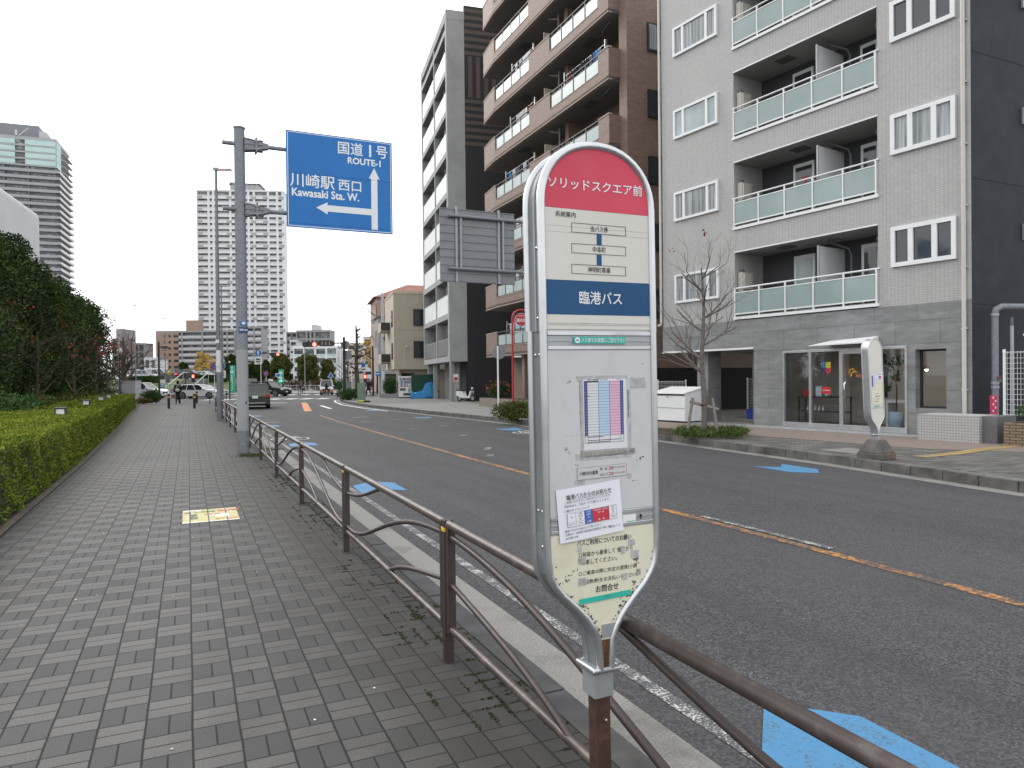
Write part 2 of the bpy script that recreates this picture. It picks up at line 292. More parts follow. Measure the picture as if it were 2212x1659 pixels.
    def blob(s, cx, cy, cz, rx, ry, rz, mat, n=8, m=5, jit=0.0, X=None):
        v = [(cx, cy, cz - rz)]
        for i in range(1, m):
            a = -PI / 2 + PI * i / m
            for j in range(n):
                q = 1 + random.uniform(-jit, jit); v.append((cx + rx * q * math.cos(a) * math.cos(2 * PI * j / n), cy + ry * q * math.cos(a) * math.sin(2 * PI * j / n), cz + rz * q * math.sin(a)))
        v.append((cx, cy, cz + rz)); f = [(0, 1 + (j + 1) % n, 1 + j) for j in range(n)]
        for i in range(m - 2): f += [(1 + i * n + j, 1 + i * n + (j + 1) % n, 1 + (i + 1) * n + (j + 1) % n, 1 + (i + 1) * n + j) for j in range(n)]
        L = len(v) - 1; f += [(L, L - n + j, L - n + (j + 1) % n) for j in range(n)]
        return s.add(v, f, mat, True, X)
    def text(s, txt, x, z, size, mat, y=-.001, width=None, bold=0.0, rot=0.0, X=None, height=None, plane=FACE):
        """lettering on a wall facing -Y: centred at x,z; width squeezes it to fit"""
        v, f, wd, ht = glyph_mesh(txt, 0.0)
        sy = size if height is None else height / ht
        sx = sy if width is None else width / wd
        for i, (ox, oz) in enumerate(((0, 0),) if bold <= .003 else ((-bold, 0), (bold, 0), (0, bold), (0, -bold))):      # bold strokes: the same lettering struck again, slightly shifted
            m = T(x, y, z) @ plane @ RZ(rot) @ Matrix.Diagonal((sx, sy, 1, 1)) @ T(ox * 1.1, oz * 1.1, i * .00005)
            s.add(v, f, mat, False, (X @ m) if X is not None else m)
        return s
    def mesh(s, name):
        me = bpy.data.meshes.new(name); me.from_pydata([tuple(q) for q in s.v], [], s.f)
        for m in s.mats: me.materials.append(m)
        me.polygons.foreach_set('material_index', s.mi); me.polygons.foreach_set('use_smooth', s.sm); me.update(); return me
    def obj(s, name, parent=None, loc=None, rot=0.0, bevel=0.0, label=None, seg=2):
        return link(name, s.mesh(name), parent, loc, rot, bevel, label, seg)
def link(name, me, parent=None, loc=None, rot=0.0, bevel=0.0, label=None, seg=2):
    o = bpy.data.objects.new(name, me); COL.objects.link(o)
    if parent: o.parent = parent
    if loc is not None: o.location = loc
    if rot: o.rotation_euler = (0, 0, rot)
    if bevel:
        b = o.modifiers.new('bevel', 'BEVEL'); b.width = bevel; b.segments = seg; b.limit_method = 'ANGLE'; b.angle_limit = .7; b.use_clamp_overlap = True
    if label: o['label'] = label
    return o
def tag(o, label, cat, group=None, kind=None):
    o['label'] = label; o['category'] = cat
    if group: o['group'] = group
    if kind: o['kind'] = kind
    return o
def thing(name, label, cat, loc=(0, 0, 0), rot=0.0, group=None):
    o = bpy.data.objects.new(name, None); COL.objects.link(o); o.location = loc; o.rotation_euler = (0, 0, rot); o.empty_display_size = .2
    return tag(o, label, cat, group)
def struct(o): o['kind'] = 'structure'; return o
def dup(root, loc, rot=None, label=None):
    """a copy of a thing with copies of its parts and sub-parts"""
    r = root.copy(); COL.objects.link(r); r.location = loc
    if rot is not None: r.rotation_euler = (0, 0, rot)
    if label: r['label'] = label
    for ch in list(root.children):
        q = ch.copy(); COL.objects.link(q); q.parent = r
        for g in list(ch.children):
            d = g.copy(); COL.objects.link(d); d.parent = q
    return r
def np_mesh(name, verts, quads, mat):
    me = bpy.data.meshes.new(name); me.vertices.add(len(verts)); me.vertices.foreach_set('co', verts.astype(np.float32).ravel())
    me.loops.add(quads.size); me.loops.foreach_set('vertex_index', quads.astype(np.int32).ravel())
    k = quads.shape[1]; me.polygons.add(len(quads)); me.polygons.foreach_set('loop_start', np.arange(0, quads.size, k, dtype=np.int32)); me.polygons.foreach_set('loop_total', np.full(len(quads), k, dtype=np.int32))
    me.materials.append(M[mat] if isinstance(mat, str) else mat); me.update(calc_edges=True); me.validate(); return me
def leaves(name, pts, size, mat, aspect=.55, up=.35, nrm=None, parent=None, spread=.35):
    """leaf cards: one folded four-cornered leaf per point, tips turned outward/upward"""
    n = len(pts); pts = np.asarray(pts, float); d = RNG.normal(size=(n, 3))
    if nrm is not None: d = d * .8 + nrm * 1.0
    d[:, 2] += up; d /= np.linalg.norm(d, axis=1)[:, None] + 1e-9
    s = np.cross(d, RNG.normal(size=(n, 3))); s /= np.linalg.norm(s, axis=1)[:, None] + 1e-9
    L = size * RNG.uniform(1 - spread, 1 + spread, n)[:, None]; nn = np.cross(d, s)
    a = pts - d * L * .5; b = pts + s * L * aspect * .5 + nn * L * .12; c_ = pts + d * L * .5; e = pts - s * L * aspect * .5 + nn * L * .12
    v = np.stack([a, b, c_, e], 1).reshape(-1, 3); q = np.arange(4 * n).reshape(n, 4)
    return link(name, np_mesh(name, v, q, mat), parent)
def ellip(n, cx, cy, cz, rx, ry, rz, shell=.35):
    """points scattered through the outer part of an ellipsoid"""
    d = RNG.normal(size=(n, 3)); d /= np.linalg.norm(d, axis=1)[:, None]; r = 1 - shell * RNG.random(n) ** 1.3
    return np.array([cx, cy, cz]) + d * r[:, None] * np.array([rx, ry, rz]), d

# ------------------------------------------------------------------ the ground
b = MB(); b.quad([(-900, -120, -.16), (900, -120, -.16), (900, 1500, -.16), (-900, 1500, -.16)], 'conc'); struct(b.obj('ground'))
b = MB(); b.quad([(-90, -30, ROADZ), (16, -30, ROADZ), (16, 56, ROADZ), (60, 70, ROADZ), (60, 118, ROADZ), (-90, 112, ROADZ)], 'asph')
road = struct(b.obj('road', rot=RROT))
def strip(name, pts, wid, mat, z, off=0.0, parent_rot=RROT, kind=True):
    """a painted or poured strip along a polyline of (t, s) points"""
    b = MB(); L = []; R = []
    for i, p in enumerate(pts):
        a, q = Vector(pts[max(i - 1, 0)]), Vector(pts[min(i + 1, len(pts) - 1)]); d = (q - a).normalized(); nn = Vector((d.y, -d.x))
        L.append(Vector(p) + nn * (off - wid / 2)); R.append(Vector(p) + nn * (off + wid / 2))
    for i in range(len(pts) - 1): b.quad([(*L[i], z), (*R[i], z), (*R[i + 1], z), (*L[i + 1], z)], mat)
    return struct(b.obj(name, rot=parent_rot))
HF = [(-1.75, -14), (-1.85, 0), (-1.92, 9), (-2.0, 16), (-2.3, 28), (-2.75, 40), (-3.05, 51)]        # front foot of the hedge, (t, s)
LK = [(1.6, -14), (1.6, 44), (1.3, 49), (.2, 53.5), (-2, 56.5), (-6, 58.5), (-26, 62)]               # left kerb line
RK = [(10.6, -14), (10.7, 0), (11.1, 6.3), (11.55, 10), (11.85, 15.5), (11.5, 20), (11.35, 27), (10.9, 33.6), (10.45, 44.5), (10.55, 49), (10.9, 54), (11.5, 59), (12.4, 63), (14.4, 66.5), (19, 68.5), (50, 76)]
b = MB(); poly = [(x + .15, y) for x, y in LK[:2]] + [(1.42, 49.1), (.3, 53.65), (-1.9, 56.65), (-5.9, 58.65), (-26, 62.15), (-60, 62), (-60, -14)]
b.prism([(1.6, -14), (1.6, 44), (1.3, 49), (.2, 53.5), (-2, 56.5), (-6, 58.5), (-26, 62), (-26, -14)], -.2, 0, 'pave'); struct(b.obj('pavement_west', rot=RROT))
b = MB()
for i in range(len(LK) - 1):
    (x0, y0), (x1, y1) = LK[i], LK[i + 1]; d = Vector((x1 - x0, y1 - y0)); nn = Vector((d.y, -d.x)).normalized() * .15
    k = max(1, int(d.length / .9))
    for j in range(k):
        p, q = Vector((x0, y0)) + d * ((j + .006) / k), Vector((x0, y0)) + d * ((j + .994) / k)
        b.prism([tuple(p), tuple(p + nn), tuple(q + nn), tuple(q)], -.2, .002 + .004 * (j % 2), 'kerbdark')
struct(b.obj('kerb_west', rot=RROT))
strip('gutter_west', [(1.75, -14), (1.75, 44), (1.45, 49.1), (.35, 53.7)], .36, 'gutter', ROADZ + .012, .18)
strip('edge_line_west', [(2.33, -14), (2.33, 46)], .09, 'wline', ROADZ + .004)
b = MB(); b.prism(RK + [(50, -14)], -.2, RWALK, 'pave_r'); struct(b.obj('pavement_east', rot=RROT))
b = MB()
for i in range(len(RK) - 1):
    (x0, y0), (x1, y1) = RK[i], RK[i + 1]; d = Vector((x1 - x0, y1 - y0)); nn = Vector((-d.y, d.x)).normalized() * .17
    k = max(1, round(d.length / .6)); low = 31 < (y0 + y1) / 2 < 36
    for j in range(k):
        p, q = Vector((x0, y0)) + d * ((j + .008) / k), Vector((x0, y0)) + d * ((j + .992) / k); hgt = (RWALK - .08 if low else RWALK + .012) + .005 * ((j * 7) % 3)
        b.prism([tuple(p), tuple(p + nn), tuple(q + nn), tuple(q)], -.2, hgt, 'kerb')
struct(b.obj('kerb_east', rot=RROT, bevel=.012))
strip('gutter_east', [(x - .03, y) for x, y in RK[:14]], .42, 'gutter', ROADZ + .004, -.24)
strip('edge_line_east', [(10.0, 38.5), (9.75, 43.4), (9.85, 50.5), (10.6, 57), (11.5, 62)], .16, 'wgood', ROADZ + .004)
strip('centre_line', [(5.65, -6), (5.65, 5.3), (5.6, 9), (5.55, 14), (5.6, 20.4), (5.7, 30), (5.95, 36)], .13, 'orange', ROADZ + .004)
strip('centre_line_white', [(5.80, 5.1), (5.76, 7.0)], .09, 'wline', ROADZ + .008)
strip('centre_marking', [(6.15, 41.2), (6.6, 44.8), (7.1, 48.6), (7.7, 53), (8.2, 57.3)], .42, 'worange', ROADZ + .004)
strip('centre_marking_white', [(7.9, 44), (8.3, 50)], .22, 'wgood', ROADZ + .004)
for pts, wd in (([(7.0, 57.9), (3.3, 61.3)], .45), ([(2.6, 31.2), (3.4, 31.2)], .35), ([(6.9, 33), (7.6, 33)], .3), ([(6.4, 29), (6.8, 29.2)], .22), ([(7.9, 30), (8.4, 30)], .2), ([(7.0, 24), (7.25, 24.1)], .2), ([(8.4, 25), (8.8, 25)], .2), ([(7.5, 20.3), (7.8, 20.6)], .2), ([(6.6, 16), (6.85, 16.5)], .16), ([(6.1, 14.6), (6.3, 15)], .14)):
    strip('road_marking', pts, wd, 'wgood' if wd > .4 else 'wline', ROADZ + .004)
for i in range(8): strip('crossing_stripe', [(1.6 + i * 1.38, 73.6 - i * .62), (2.45 + i * 1.38, 73.2 - i * .62)], 2.6, 'wgood', ROADZ + .004)
for i in range(11): strip('crossing_stripe', [(5.2 + i * 1.5, 93.6 - i * .62), (6.1 + i * 1.5, 93.3 - i * .62)], 2.6, 'wgood', ROADZ + .004)
def chevron(t, s, flip=False, k=1.0):
    b = MB(); pts = [(-.38, .45), (0, .83), (.32, .5), (.29, -.42), (-.06, -.08), (-.42, -.42)]
    X = T(t, s, ROADZ + .005) @ (RZ(PI) if flip else Matrix()) @ Matrix.Diagonal((k, k, 1, 1))
    b.add([(*p, 0) for p in pts], [(0, 1, 4, 5), (1, 2, 3, 4)], 'blue', False, X); return struct(b.obj('road_arrow', rot=RROT))
chevron(2.75, 2.03); chevron(2.80, 11.16); chevron(2.85, 19.7); chevron(2.85, 28.4); chevron(2.95, 37)
chevron(10.1, 10.0, True, 1.05); chevron(9.95, 22.2, True, 1.05); chevron(9.6, 31.0, True, 1.05); chevron(9.4, 40, True, 1.05)
def bike(t, s):
    b = MB(); z = ROADZ + .005
    for dx in (-.33, .33): b.ring([(dx + .2 * math.cos(a), .3 * math.sin(a), 0) for a in np.linspace(0, 2 * PI, 18)[:-1]], .028, 'wgood', 4, True, X=T(t, s, z) @ Matrix.Diagonal((1, 1.5, .02, 1)))
    for p in (((-.33, 0), (-.1, .45)), ((-.1, .45), (.22, .45)), ((.22, .45), (.33, 0)), ((-.1, .45), (.02, 0)), ((.02, 0), (.22, .45)), ((-.33, 0), (.02, 0)), ((.15, .58), (.34, .56))):
        b.cyl((*p[0], 0), (*p[1], 0), .028, 'wgood', n=4, X=T(t, s, z) @ Matrix.Diagonal((1, 1.5, .02, 1)))
    return struct(b.obj('road_bicycle_marking', rot=RROT))
bike(2.75, 22.0); bike(9.9, 20.3)
# east pavement surfaces, each a sheet on the slab
t = NT('tan_zigzag_pavers'); wv = t.node('TexWave', {'Vector': t.mapping(t.coord(), (1.5, .62, 1), (0, 0, .35)), 'Scale': 1.0, 'Distortion': 1.2, 'Detail': 2.0, 'Detail Scale': 1.2}); br = t.node('TexBrick', {'Vector': t.coord(), 'Color1': (.27, .205, .16), 'Color2': (.235, .185, .15), 'Mortar': (.16, .12, .10), 'Scale': 1.0, 'Mortar Size': .008, 'Brick Width': .2, 'Row Height': .1})
t.fin(t.mix(t.ramp(wv.outputs[0], .4, .6, 0, .9), br.outputs[0], t.mix(.8, br.outputs[0], (.155, .145, .14))), .85, 0, .3); M['tan'] = t.m
t = NT('grey_block_pavers'); br = t.node('TexBrick', {'Vector': t.mapping(t.coord(), rot=(0, 0, .5)), 'Color1': (.19, .185, .175), 'Color2': (.085, .083, .08), 'Mortar': (.03, .028, .026), 'Scale': 1.0, 'Mortar Size': .009, 'Brick Width': .3, 'Row Height': .15})
t.fin(t.mix(t.ramp(t.noise(.8, 5), .35, .7, 0, .5), br.outputs[0], (.07, .067, .062)), .85, 0, .3); M['greyblock'] = t.m
t = NT('checked_pavers'); ck = t.node('TexChecker', {'Vector': t.mapping(t.coord(), rot=(0, 0, .78)), 'Color1': (.30, .30, .295), 'Color2': (.17, .168, .165), 'Scale': 4.0})
t.fin(t.mix(t.ramp(t.noise(.5, 5), .35, .7, 0, .4), ck.outputs[0], (.16, .157, .15)), .85, 0, .3); M['check'] = t.m
RT = lambda s: float(np.interp(s, [p[1] for p in RK], [p[0] for p in RK]))
def sheet(name, outline, mat, z): b = MB(); b.quad([(*p, z) for p in outline], mat); return struct(b.obj(name, rot=RROT))
ss = [-13, -4, 2, 6.3, 8, 10, 12.5, 15.5, 18, 20]
sheet('pavement_grey_blocks', [(RT(q) + .2, q) for q in ss] + [(13.2, 20), (13.4, 15), (14.1, 10), (20, 5), (20, -13)], 'greyblock', RWALK + .004)
sheet('pavement_tan_blocks', [(13.25, 21), (13.45, 15), (14.1, 10), (15.2, 8.6), (17.6, 9.9), (16.7, 14), (16.3, 21), (16.4, 26), (13.0, 26)], 'tan', RWALK + .008)
sheet('pavement_checked_blocks', [(RT(q) + .2, q) for q in (27, 30, 33.6, 38, 44.5)] + [(16.2, 46), (16.2, 27)], 'check', RWALK + .004)
_tp = [G(*p, RWALK) for p in ((1985, 988), (2060, 981), (2130, 971), (2215, 962), (2320, 952))]
strip('tactile_strip', [(p.dot(RN), p.dot(RD)) for p in _tp], .3, 'yellowtac', RWALK + .012)
b = MB(); b.box(-.42, .42, -.45, .45, RWALK + .004, RWALK + .011, 'conc'); struct(b.obj('drain_cover', loc=ST(10.4, 11.9 + .55, .004), rot=RROT))

# ------------------------------------------------------------------ bus stop in the foreground
BSO = Vector((.301, 2.30, 0)); BSD = Vector((.906, .423, 0)); BSR = math.radians(25.03)
def bs(px, py):
    """picture point on the front of the bus stop -> its own x, z"""
    d = ray(px, py); n = Vector((BSD.y, -BSD.x, 0)); t = (BSO - EYE).dot(n) / d.dot(n); q = EYE + d * t
    return (q - BSO).dot(BSD) + .010 * q.z, q.z
qa = lambda x, y: bs(1121.8 + .274 * x, 291 + .274 * y); qb = lambda x, y: bs(1121.8 + .274 * x, 727.6 + .274 * y); qc = lambda x, y: bs(1121.8 + .324 * x, 1121.8 + .324 * y)
LOW = [(.021, .66), (.021, .69), (.027, .762), (.043, .801), (.069, .840), (.105, .879), (.152, .923), (.179, .957), (.197, .99), (.2045, 1.039), (.2065, 1.119)]
ARCH = [(.2065 * math.cos(a) ** .92, 2.160 + .193 * math.sin(a) ** .96) for a in np.linspace(0, PI / 2, 12)[:-1]] + [(0, 2.353)]
def outline(h): return [(x, z) for x, z in h] + [(-x, z) for x, z in h[::-1] if x > 1e-6]
def stop_body(t, dep=.085):
    up = outline([(.2065, 1.759)] + ARCH); mid = [(.2035, 1.119), (.2035, 1.759), (-.2035, 1.759), (-.2035, 1.119)]; lo = outline(LOW)
    for pts, d, nm, z0 in ((up, dep + .012, 'upper_casing', 1), (mid, dep, 'middle_casing', 0), (lo, dep, 'lower_casing', 2)):
        b = MB(); b.prism(pts, -d, 0, 'panelw', FACE, side='aludark')
        for y in (0, d):
            if z0 == 0:
                for x in (-.2065, .2065): b.cyl((x, y, 1.117), (x, y, 1.762), .0125, 'alu')
            else:
                tp = pts if z0 == 1 else LOW + []
                if z0 == 1: b.ring([(x, y, z) for x, z in pts], .0135, 'alu', 10)
                else:
                    for sg in (-1, 1): b.ring([(sg * x, y, z) for x, z in LOW], .0125, 'alu', 10)
        if z0 == 1: b.ring([(x * 1.004, d * .45, z) for x, z in pts], .004, 'aludull', 6)
        o = b.obj(nm, t)
        for x, z in ({1: ((-.2075, 2.02), (-.2075, 1.80)), 0: ((-.2045, 1.685), (-.2045, 1.19)), 2: ((-.2065, 1.08),)}[z0]):
            for k in range(3 if z0 == 0 else 1):
                s = MB(); s.blob(x, .03 + .028 * k, z, .004, .006, .006, 'chrome', 8, 4); s.obj('screw', o)
    b = MB(); b.box(-.045, .045, .0, .10, .655, .668, 'aludull'); b.box(-.036, .036, .012, .092, .565, .66, 'aludull')
    b.ring([(-.047, -.006, .664), (.047, -.006, .664), (.047, .096, .664), (-.047, .096, .664)], .011, 'alu', 8, True); b.obj('collar', t, bevel=.004)
def rails(t, zs, y=-.006):
    for z0, z1 in zs:
        b = MB(); b.box(-.194, .194, y, .004, z0, z0 + .012, 'alu'); b.box(-.194, .194, y, .004, z1 - .012, z1, 'alu'); b.box(-.194, .194, y + .003, .004, z0 + .012, z1 - .012, 'aludull'); b.box(-.194, .194, y + .0015, .004, (z0 + z1) / 2 - .004, (z0 + z1) / 2 + .004, 'aludull'); b.obj('panel_rail', t, bevel=.0015)
t = thing('bus_stop_sign', 'tall round-topped bus stop sign with crimson head and notices, beside brown fence', 'bus stop', BSO, BSR); t.rotation_euler.y = -.010
stop_body(t)
b = MB(); b.box(-.026, .026, .018, .072, .0, .57, 'rust')
for z in (.49, .30, .12): b.blob(.004, .020, z, .009, .008, .009, 'rustdeep', 8, 4); b.blob(.006, .014, z, .005, .005, .005, 'alu', 8, 4)
b.obj('post', t, bevel=.006)
b = MB(); b.box(-.09, .09, -.05, .15, 0, .012, 'rust'); b.obj('base_plate', t, bevel=.003)
# upper panel with name, route and company
rz0 = bs(1292, 457)[1]
b = MB(); Y = -.003
inn = [(x * .945, 2.160 + (z - 2.160) * .945) for x, z in ARCH]
b.prism([(x, z) for x, z in outline([(.195, rz0)] + inn)], -.004, .0035, 'pink', FACE)
b.box(-.195, .195, -.0030, .004, 1.765, rz0 - .0005, 'topw')
z1, z2 = bs(1292, 608)[1], bs(1292, 681)[1]; b.box(-.195, .195, -.0036, .004, z2, z1, 'navy')
def wr(q, txt, mat, size=None, width=None, height=None, rot=0.0, bold=0.0, y=-.0048): b.text(txt, q[0], q[1], size or .03, mat, y, width, bold, rot, None, height)
wr(qa(603, 410), 'ソリッドスクエア前', 'signwhite', width=.352, height=.034, bold=.012)
wr(qa(360, 625), '系統案内', 'ink', width=.072, height=.0175, bold=.006)
for yy, s, wd in ((748, '当バス停', .064), (908, '中幸町', .049), (1068, '神明町車庫', .084)):
    q = qa(625, yy); x0, x1, a, e = q[0] - .102, q[0] + .102, q[1] - .0150, q[1] + .0150
    for r in ((x0, x1, a, a + .0010), (x0, x1, e - .0010, e), (x0, x0 + .0010, a, e), (x1 - .0010, x1, a, e)): b.box(r[0], r[1], -.0045, -.003, r[2], r[3], 'ink')
    wr(q, s, 'ink', width=wd, height=.0185, bold=.004)
for y0, y1 in ((785, 872), (948, 1032)):
    q0, q1 = qa(624, y0), qa(627, y1); b.box(q0[0] - .009, q0[0] + .009, -.0045, -.003, q1[1], q0[1], 'navy')
wr(qa(637, 1290), '臨港バス', 'signwhite', width=.160, height=.0405, bold=.012)
for yy in (1490, 1502): q = qa(620, yy); b.box(-.195, .195, -.0042, -.003, q[1], q[1] + .0012, 'tape')
for yy in (745, 790): q = qa(620, yy); b.box(-.195, .195, -.00345, -.003, q[1], q[1] + .0009, 'tape')
b.obj('route_panel', t)
rails(t, ((1.700, 1.757), (1.121, 1.176)))
q = qb(628, 28); s = MB(); s.box(q[0] - .098, q[0] + .098, -.0085, -.0065, q[1] - .0108, q[1] + .0108, 'teal'); s.disc(q[0] - .085, q[1], .0095, -.0092, -.0085, 'signwhite', 14); s.box(q[0] - .091, q[0] - .080, -.0098, -.0092, q[1] - .0015, q[1] + .001, 'ink')
s.text('バス停での禁煙にご協力下さい', q[0] + .012, q[1], .012, 'signwhite', -.0095, .168, .012, 0, None, .0145); s.obj('smoking_sticker', t)
# middle panel
b = MB(); b.box(-.194, .194, -.003, .004, 1.178, 1.699, 'panelw')
def smudge(q, wd, ht, mat, n=10, rot=0.0):
    for _ in range(n):
        x, z = random.gauss(0, wd / 2.6), random.gauss(0, ht / 2.6); r = random.uniform(.12, .34) * min(wd, ht) + .0006; k = random.randint(5, 8); p0 = random.random()
        pts = [(q[0] + x * math.cos(rot) - z * math.sin(rot) + r * random.uniform(.4, 1.4) * math.cos(2 * PI * (j + p0) / k), q[1] + z * math.cos(rot) + x * math.sin(rot) + r * random.uniform(.4, 1.0) * math.sin(2 * PI * (j + p0) / k)) for j in range(k)]
        b.prism(pts, .0030, .0034, mat, FACE)
def patch(x0, y0, x1, y1, mat, f=qb, y=-.0034, jag=.0012):
    a, e = f(x0, y0), f(x1, y1); n = 7; pts = []
    for (p, q) in (((a[0], a[1]), (e[0], a[1])), ((e[0], a[1]), (e[0], e[1])), ((e[0], e[1]), (a[0], e[1])), ((a[0], e[1]), (a[0], a[1]))):
        pts += [(p[0] + (q[0] - p[0]) * j / n + random.uniform(-jag, jag), p[1] + (q[1] - p[1]) * j / n + random.uniform(-jag, jag)) for j in range(n)]
    b.prism(pts, .002, -y, mat, FACE)
for r in ((450, 305, 845, 345), (865, 325, 990, 408), (468, 345, 500, 880), (850, 420, 880, 880), (480, 900, 905, 925), (440, 925, 880, 948), (430, 1120, 515, 1160), (845, 1080, 880, 1120), (865, 880, 910, 920)): patch(*r, 'tape')
for r in ((470, 345, 480, 700), (850, 420, 858, 640), (510, 905, 860, 914), (480, 895, 500, 960)): patch(*r, 'tape2', y=-.0037, jag=.002)
for q, wd, ht, r in ((qb(390, 350), .03, .006, .5), (qb(965, 215), .006, .002, .2), (qb(385, 900), .03, .008, -.8), (qb(965, 950), .022, .010, .1), (qb(445, 1005), .01, .003, -.5), (qb(410, 775), .05, .0025, 0), (qb(870, 610), .004, .05, 0), (qb(485, 320), .008, .002, 0), (qb(485, 520), .004, .03, 0), (qb(900, 1135), .05, .004, 0)): smudge(q, wd, ht, 'smear', 9, r)
b.obj('notice_panel', t)
# timetable sheet
s = MB(); a, e = qb(495, 335), qb(842, 878); xw, zt, zb_ = e[0] - a[0], qb(660, 332)[1], qb(660, 885)[1]
s.box(a[0], e[0], -.0050, -.0036, zb_, zt, 'paper2'); x0, x1 = qb(507, 560)[0], qb(812, 560)[0]; h0, h1 = qb(655, 345)[1], qb(655, 775)[1]; cw = (x1 - x0)
cols = ((0, .075, 'deepblue'), (.075, .36, 'paper2'), (.36, .645, 'ltblue'), (.645, .925, 'ltpink'), (.925, 1, 'deepblue'))
for f0, f1, mt in cols: s.box(x0 + cw * f0, x0 + cw * f1, -.0056, -.0050, h1, h0, mt)
for f0, f1, mt in ((.075, .36, 'ink'), (.36, .645, 'deepblue'), (.645, .925, 'deepblue')): s.box(x0 + cw * f0, x0 + cw * f1, -.0060, -.0056, h0 - .0048, h0, mt if f0 < .1 else ('ltblue' if f0 < .5 else 'ltpink'))
for j in range(20): z = h1 + (h0 - h1 - .0048) * j / 19.0; s.box(x0, x1, -.0062, -.0060, z, z + .0007, 'ink'); [s.text(str(5 + 18 - j), x0 + cw * f, z + .0045, .004, 'signwhite', -.0062) for f in (.037, .963) if j < 19]
for f in (0, .075, .36, .645, .925, 1): s.box(x0 + cw * f - .0003, x0 + cw * f + .0003, -.0063, -.0056, qb(655, 830)[1], h0, 'ink')
s.text('54', x0 + cw * .11, qb(655, 463)[1], .0065, 'ink', -.0063, bold=.01); s.text('休日予定時刻表', (x0 + x1) / 2, zt - .003 + .0005, .0042, 'ink', -.0054); s.text('中幸町　神明町車庫', x0 + .034, h0 + .0035, .0048, 'ink', -.0054, bold=.01); s.text('臨港バス', x1 - .014, h0 + .0035, .0042, 'ink', -.0054)
for j, wd in enumerate((.055, 0, .12, .08)):
    if wd: z = h1 - .0035 - j * .0055; s.box(x0 + .013, x0 + .013 + wd, -.0056, -.0050, z - .0011, z + .0008, 'ink')
zz = qb(655, 832)[1]; s.box(x0, x1, -.0058, -.0050, zz, zz + .0008, 'ink')
s.obj('timetable', t)
# fare slip
q = qb(648, 1061); s = MB(); R = RY(math.radians(-1.0)); X0 = T(q[0], 0, q[1]) @ R
s.box(-.093, .093, -.0050, -.0036, -.0195, .0195, 'panelw', X0)
for r in ((-.093, .093, -.0195, -.0189), (-.093, .093, .0189, .0195), (-.093, -.0924, -.0195, .0195), (.0924, .093, -.0195, .0195)): s.box(r[0], r[1], -.0054, -.0050, r[2], r[3], 'ink', X0)
for txt, x, z, wd, ht, mt, bo in (('川崎市内運賃', -.051, 0, .068, .0125, 'ink', .012), ('現　金', .005, .0092, .027, .0088, 'ink', .006), ('ICカード', .006, -.0092, .028, .0088, 'ink', .006), ('220', .0335, .0092, .019, .0095, 'inkred', .02), ('220', .0335, -.0092, .019, .0095, 'inkred', .02), ('円(小児', .0575, .0092, .021, .0062, 'ink', 0), ('円(小児', .0575, -.0092, .021, .0062, 'ink', 0), ('110円)', .0785, .0092, .016, .0062, 'inkred', .01), ('110円)', .0785, -.0092, .016, .0062, 'inkred', .01)):
    s.text(txt, x, z, .01, mt, -.0055, wd, bo, 0, X0, ht)
s.obj('fare_slip', t)
# white notice taped on askew
q = qb(551, 1372); s = MB(); X0 = T(q[0], 0, q[1] + .002) @ RY(math.radians(-4.2)) @ Matrix.Diagonal((1, 1, .86, 1)); W2, H2 = .1185, .0985
n = 12
for i in range(n):
    f0, f1 = i / n, (i + 1) / n; yy = lambda f: -.0075 - .0035 * math.sin(f * PI) - .0012 * math.sin(f * 9)
    s.quad([(-W2 + 2 * W2 * f0, yy(f0), -H2), (-W2 + 2 * W2 * f1, yy(f1), -H2), (-W2 + 2 * W2 * f1, yy(f1), H2), (-W2 + 2 * W2 * f0, yy(f0), H2)], 'paper', X0)
yt = -.0128
for txt, x, z, wd, ht, bo in (('臨港バスからのお知らせ', -.002, .066, .166, .0175, .008), ('ご利用いただきましてありがとうございます。', -.008, .047, .170, .0092, 0), ('年末年始は、下記ダイヤで運行いたします。', -.012, .0335, .168, .0092, 0), ('1. 運行ダイヤについて', -.052, .0165, .092, .0098, 0), ('臨港バスＨＰもあわせてご覧ください。', -.032, -.0565, .136, .0088, 0), ('お問合せ：時刻表下部記載の営業所まで願います。', -.012, -.0695, .174, .0088, 0), ('2024年12月', -.078, -.083, .044, .0092, 0), ('臨 港 バ ス', .083, -.0725, .042, .0082, 0)):
    s.text(txt, x, z, .01, 'ink', yt, wd, bo, 0, X0, ht)
s.box(-.083, .081, yt, yt + .0006, .0545, .0553, 'ink', X0)
tx0, tx1, tz0, tz1 = -.088, .094, -.0435, .0065; cx = [tx0, -.058, -.026, .0035, .066, tx1]
for i, mt in enumerate(('paper', 'paper', 'inkblue', 'inkred', 'paper')): s.box(cx[i], cx[i + 1], yt + .0002, yt + .0012, tz0, tz1, mt, X0)
for x in cx: s.box(x - .0003, x + .0003, yt - .0004, yt + .001, tz0, tz1, 'smear', X0)
for z in (tz0, -.0275, tz1): s.box(tx0, tx1, yt - .0004, yt + .001, z - .0003, z + .0003, 'smear', X0)
for i, (a1, a2, a3, a4) in enumerate((('', '日', '', 'ダイヤ'), ('12月', '27日', '金', '平日'), ('12月', '28日', '土', '土曜'), ('12月29日～1月5日', '日～日', '', '休　日'), ('1月', '6日', '月', '平日'))):
    mx = (cx[i] + cx[i + 1]) / 2; mt = 'signwhite' if i in (2, 3) else 'ink'
    for s_, z in ((a1, .0005), (a2, -.0095), (a3, -.0195), (a4, -.0355)):
        if s_: s.text(s_, mx, z, .0082 if len(s_) < 6 else .0068, mt, yt - .0006, None, .012 if mt == 'signwhite' else 0, 0, X0)
s.obj('paper_notice', t, label='white paper notice taped on at a tilt')
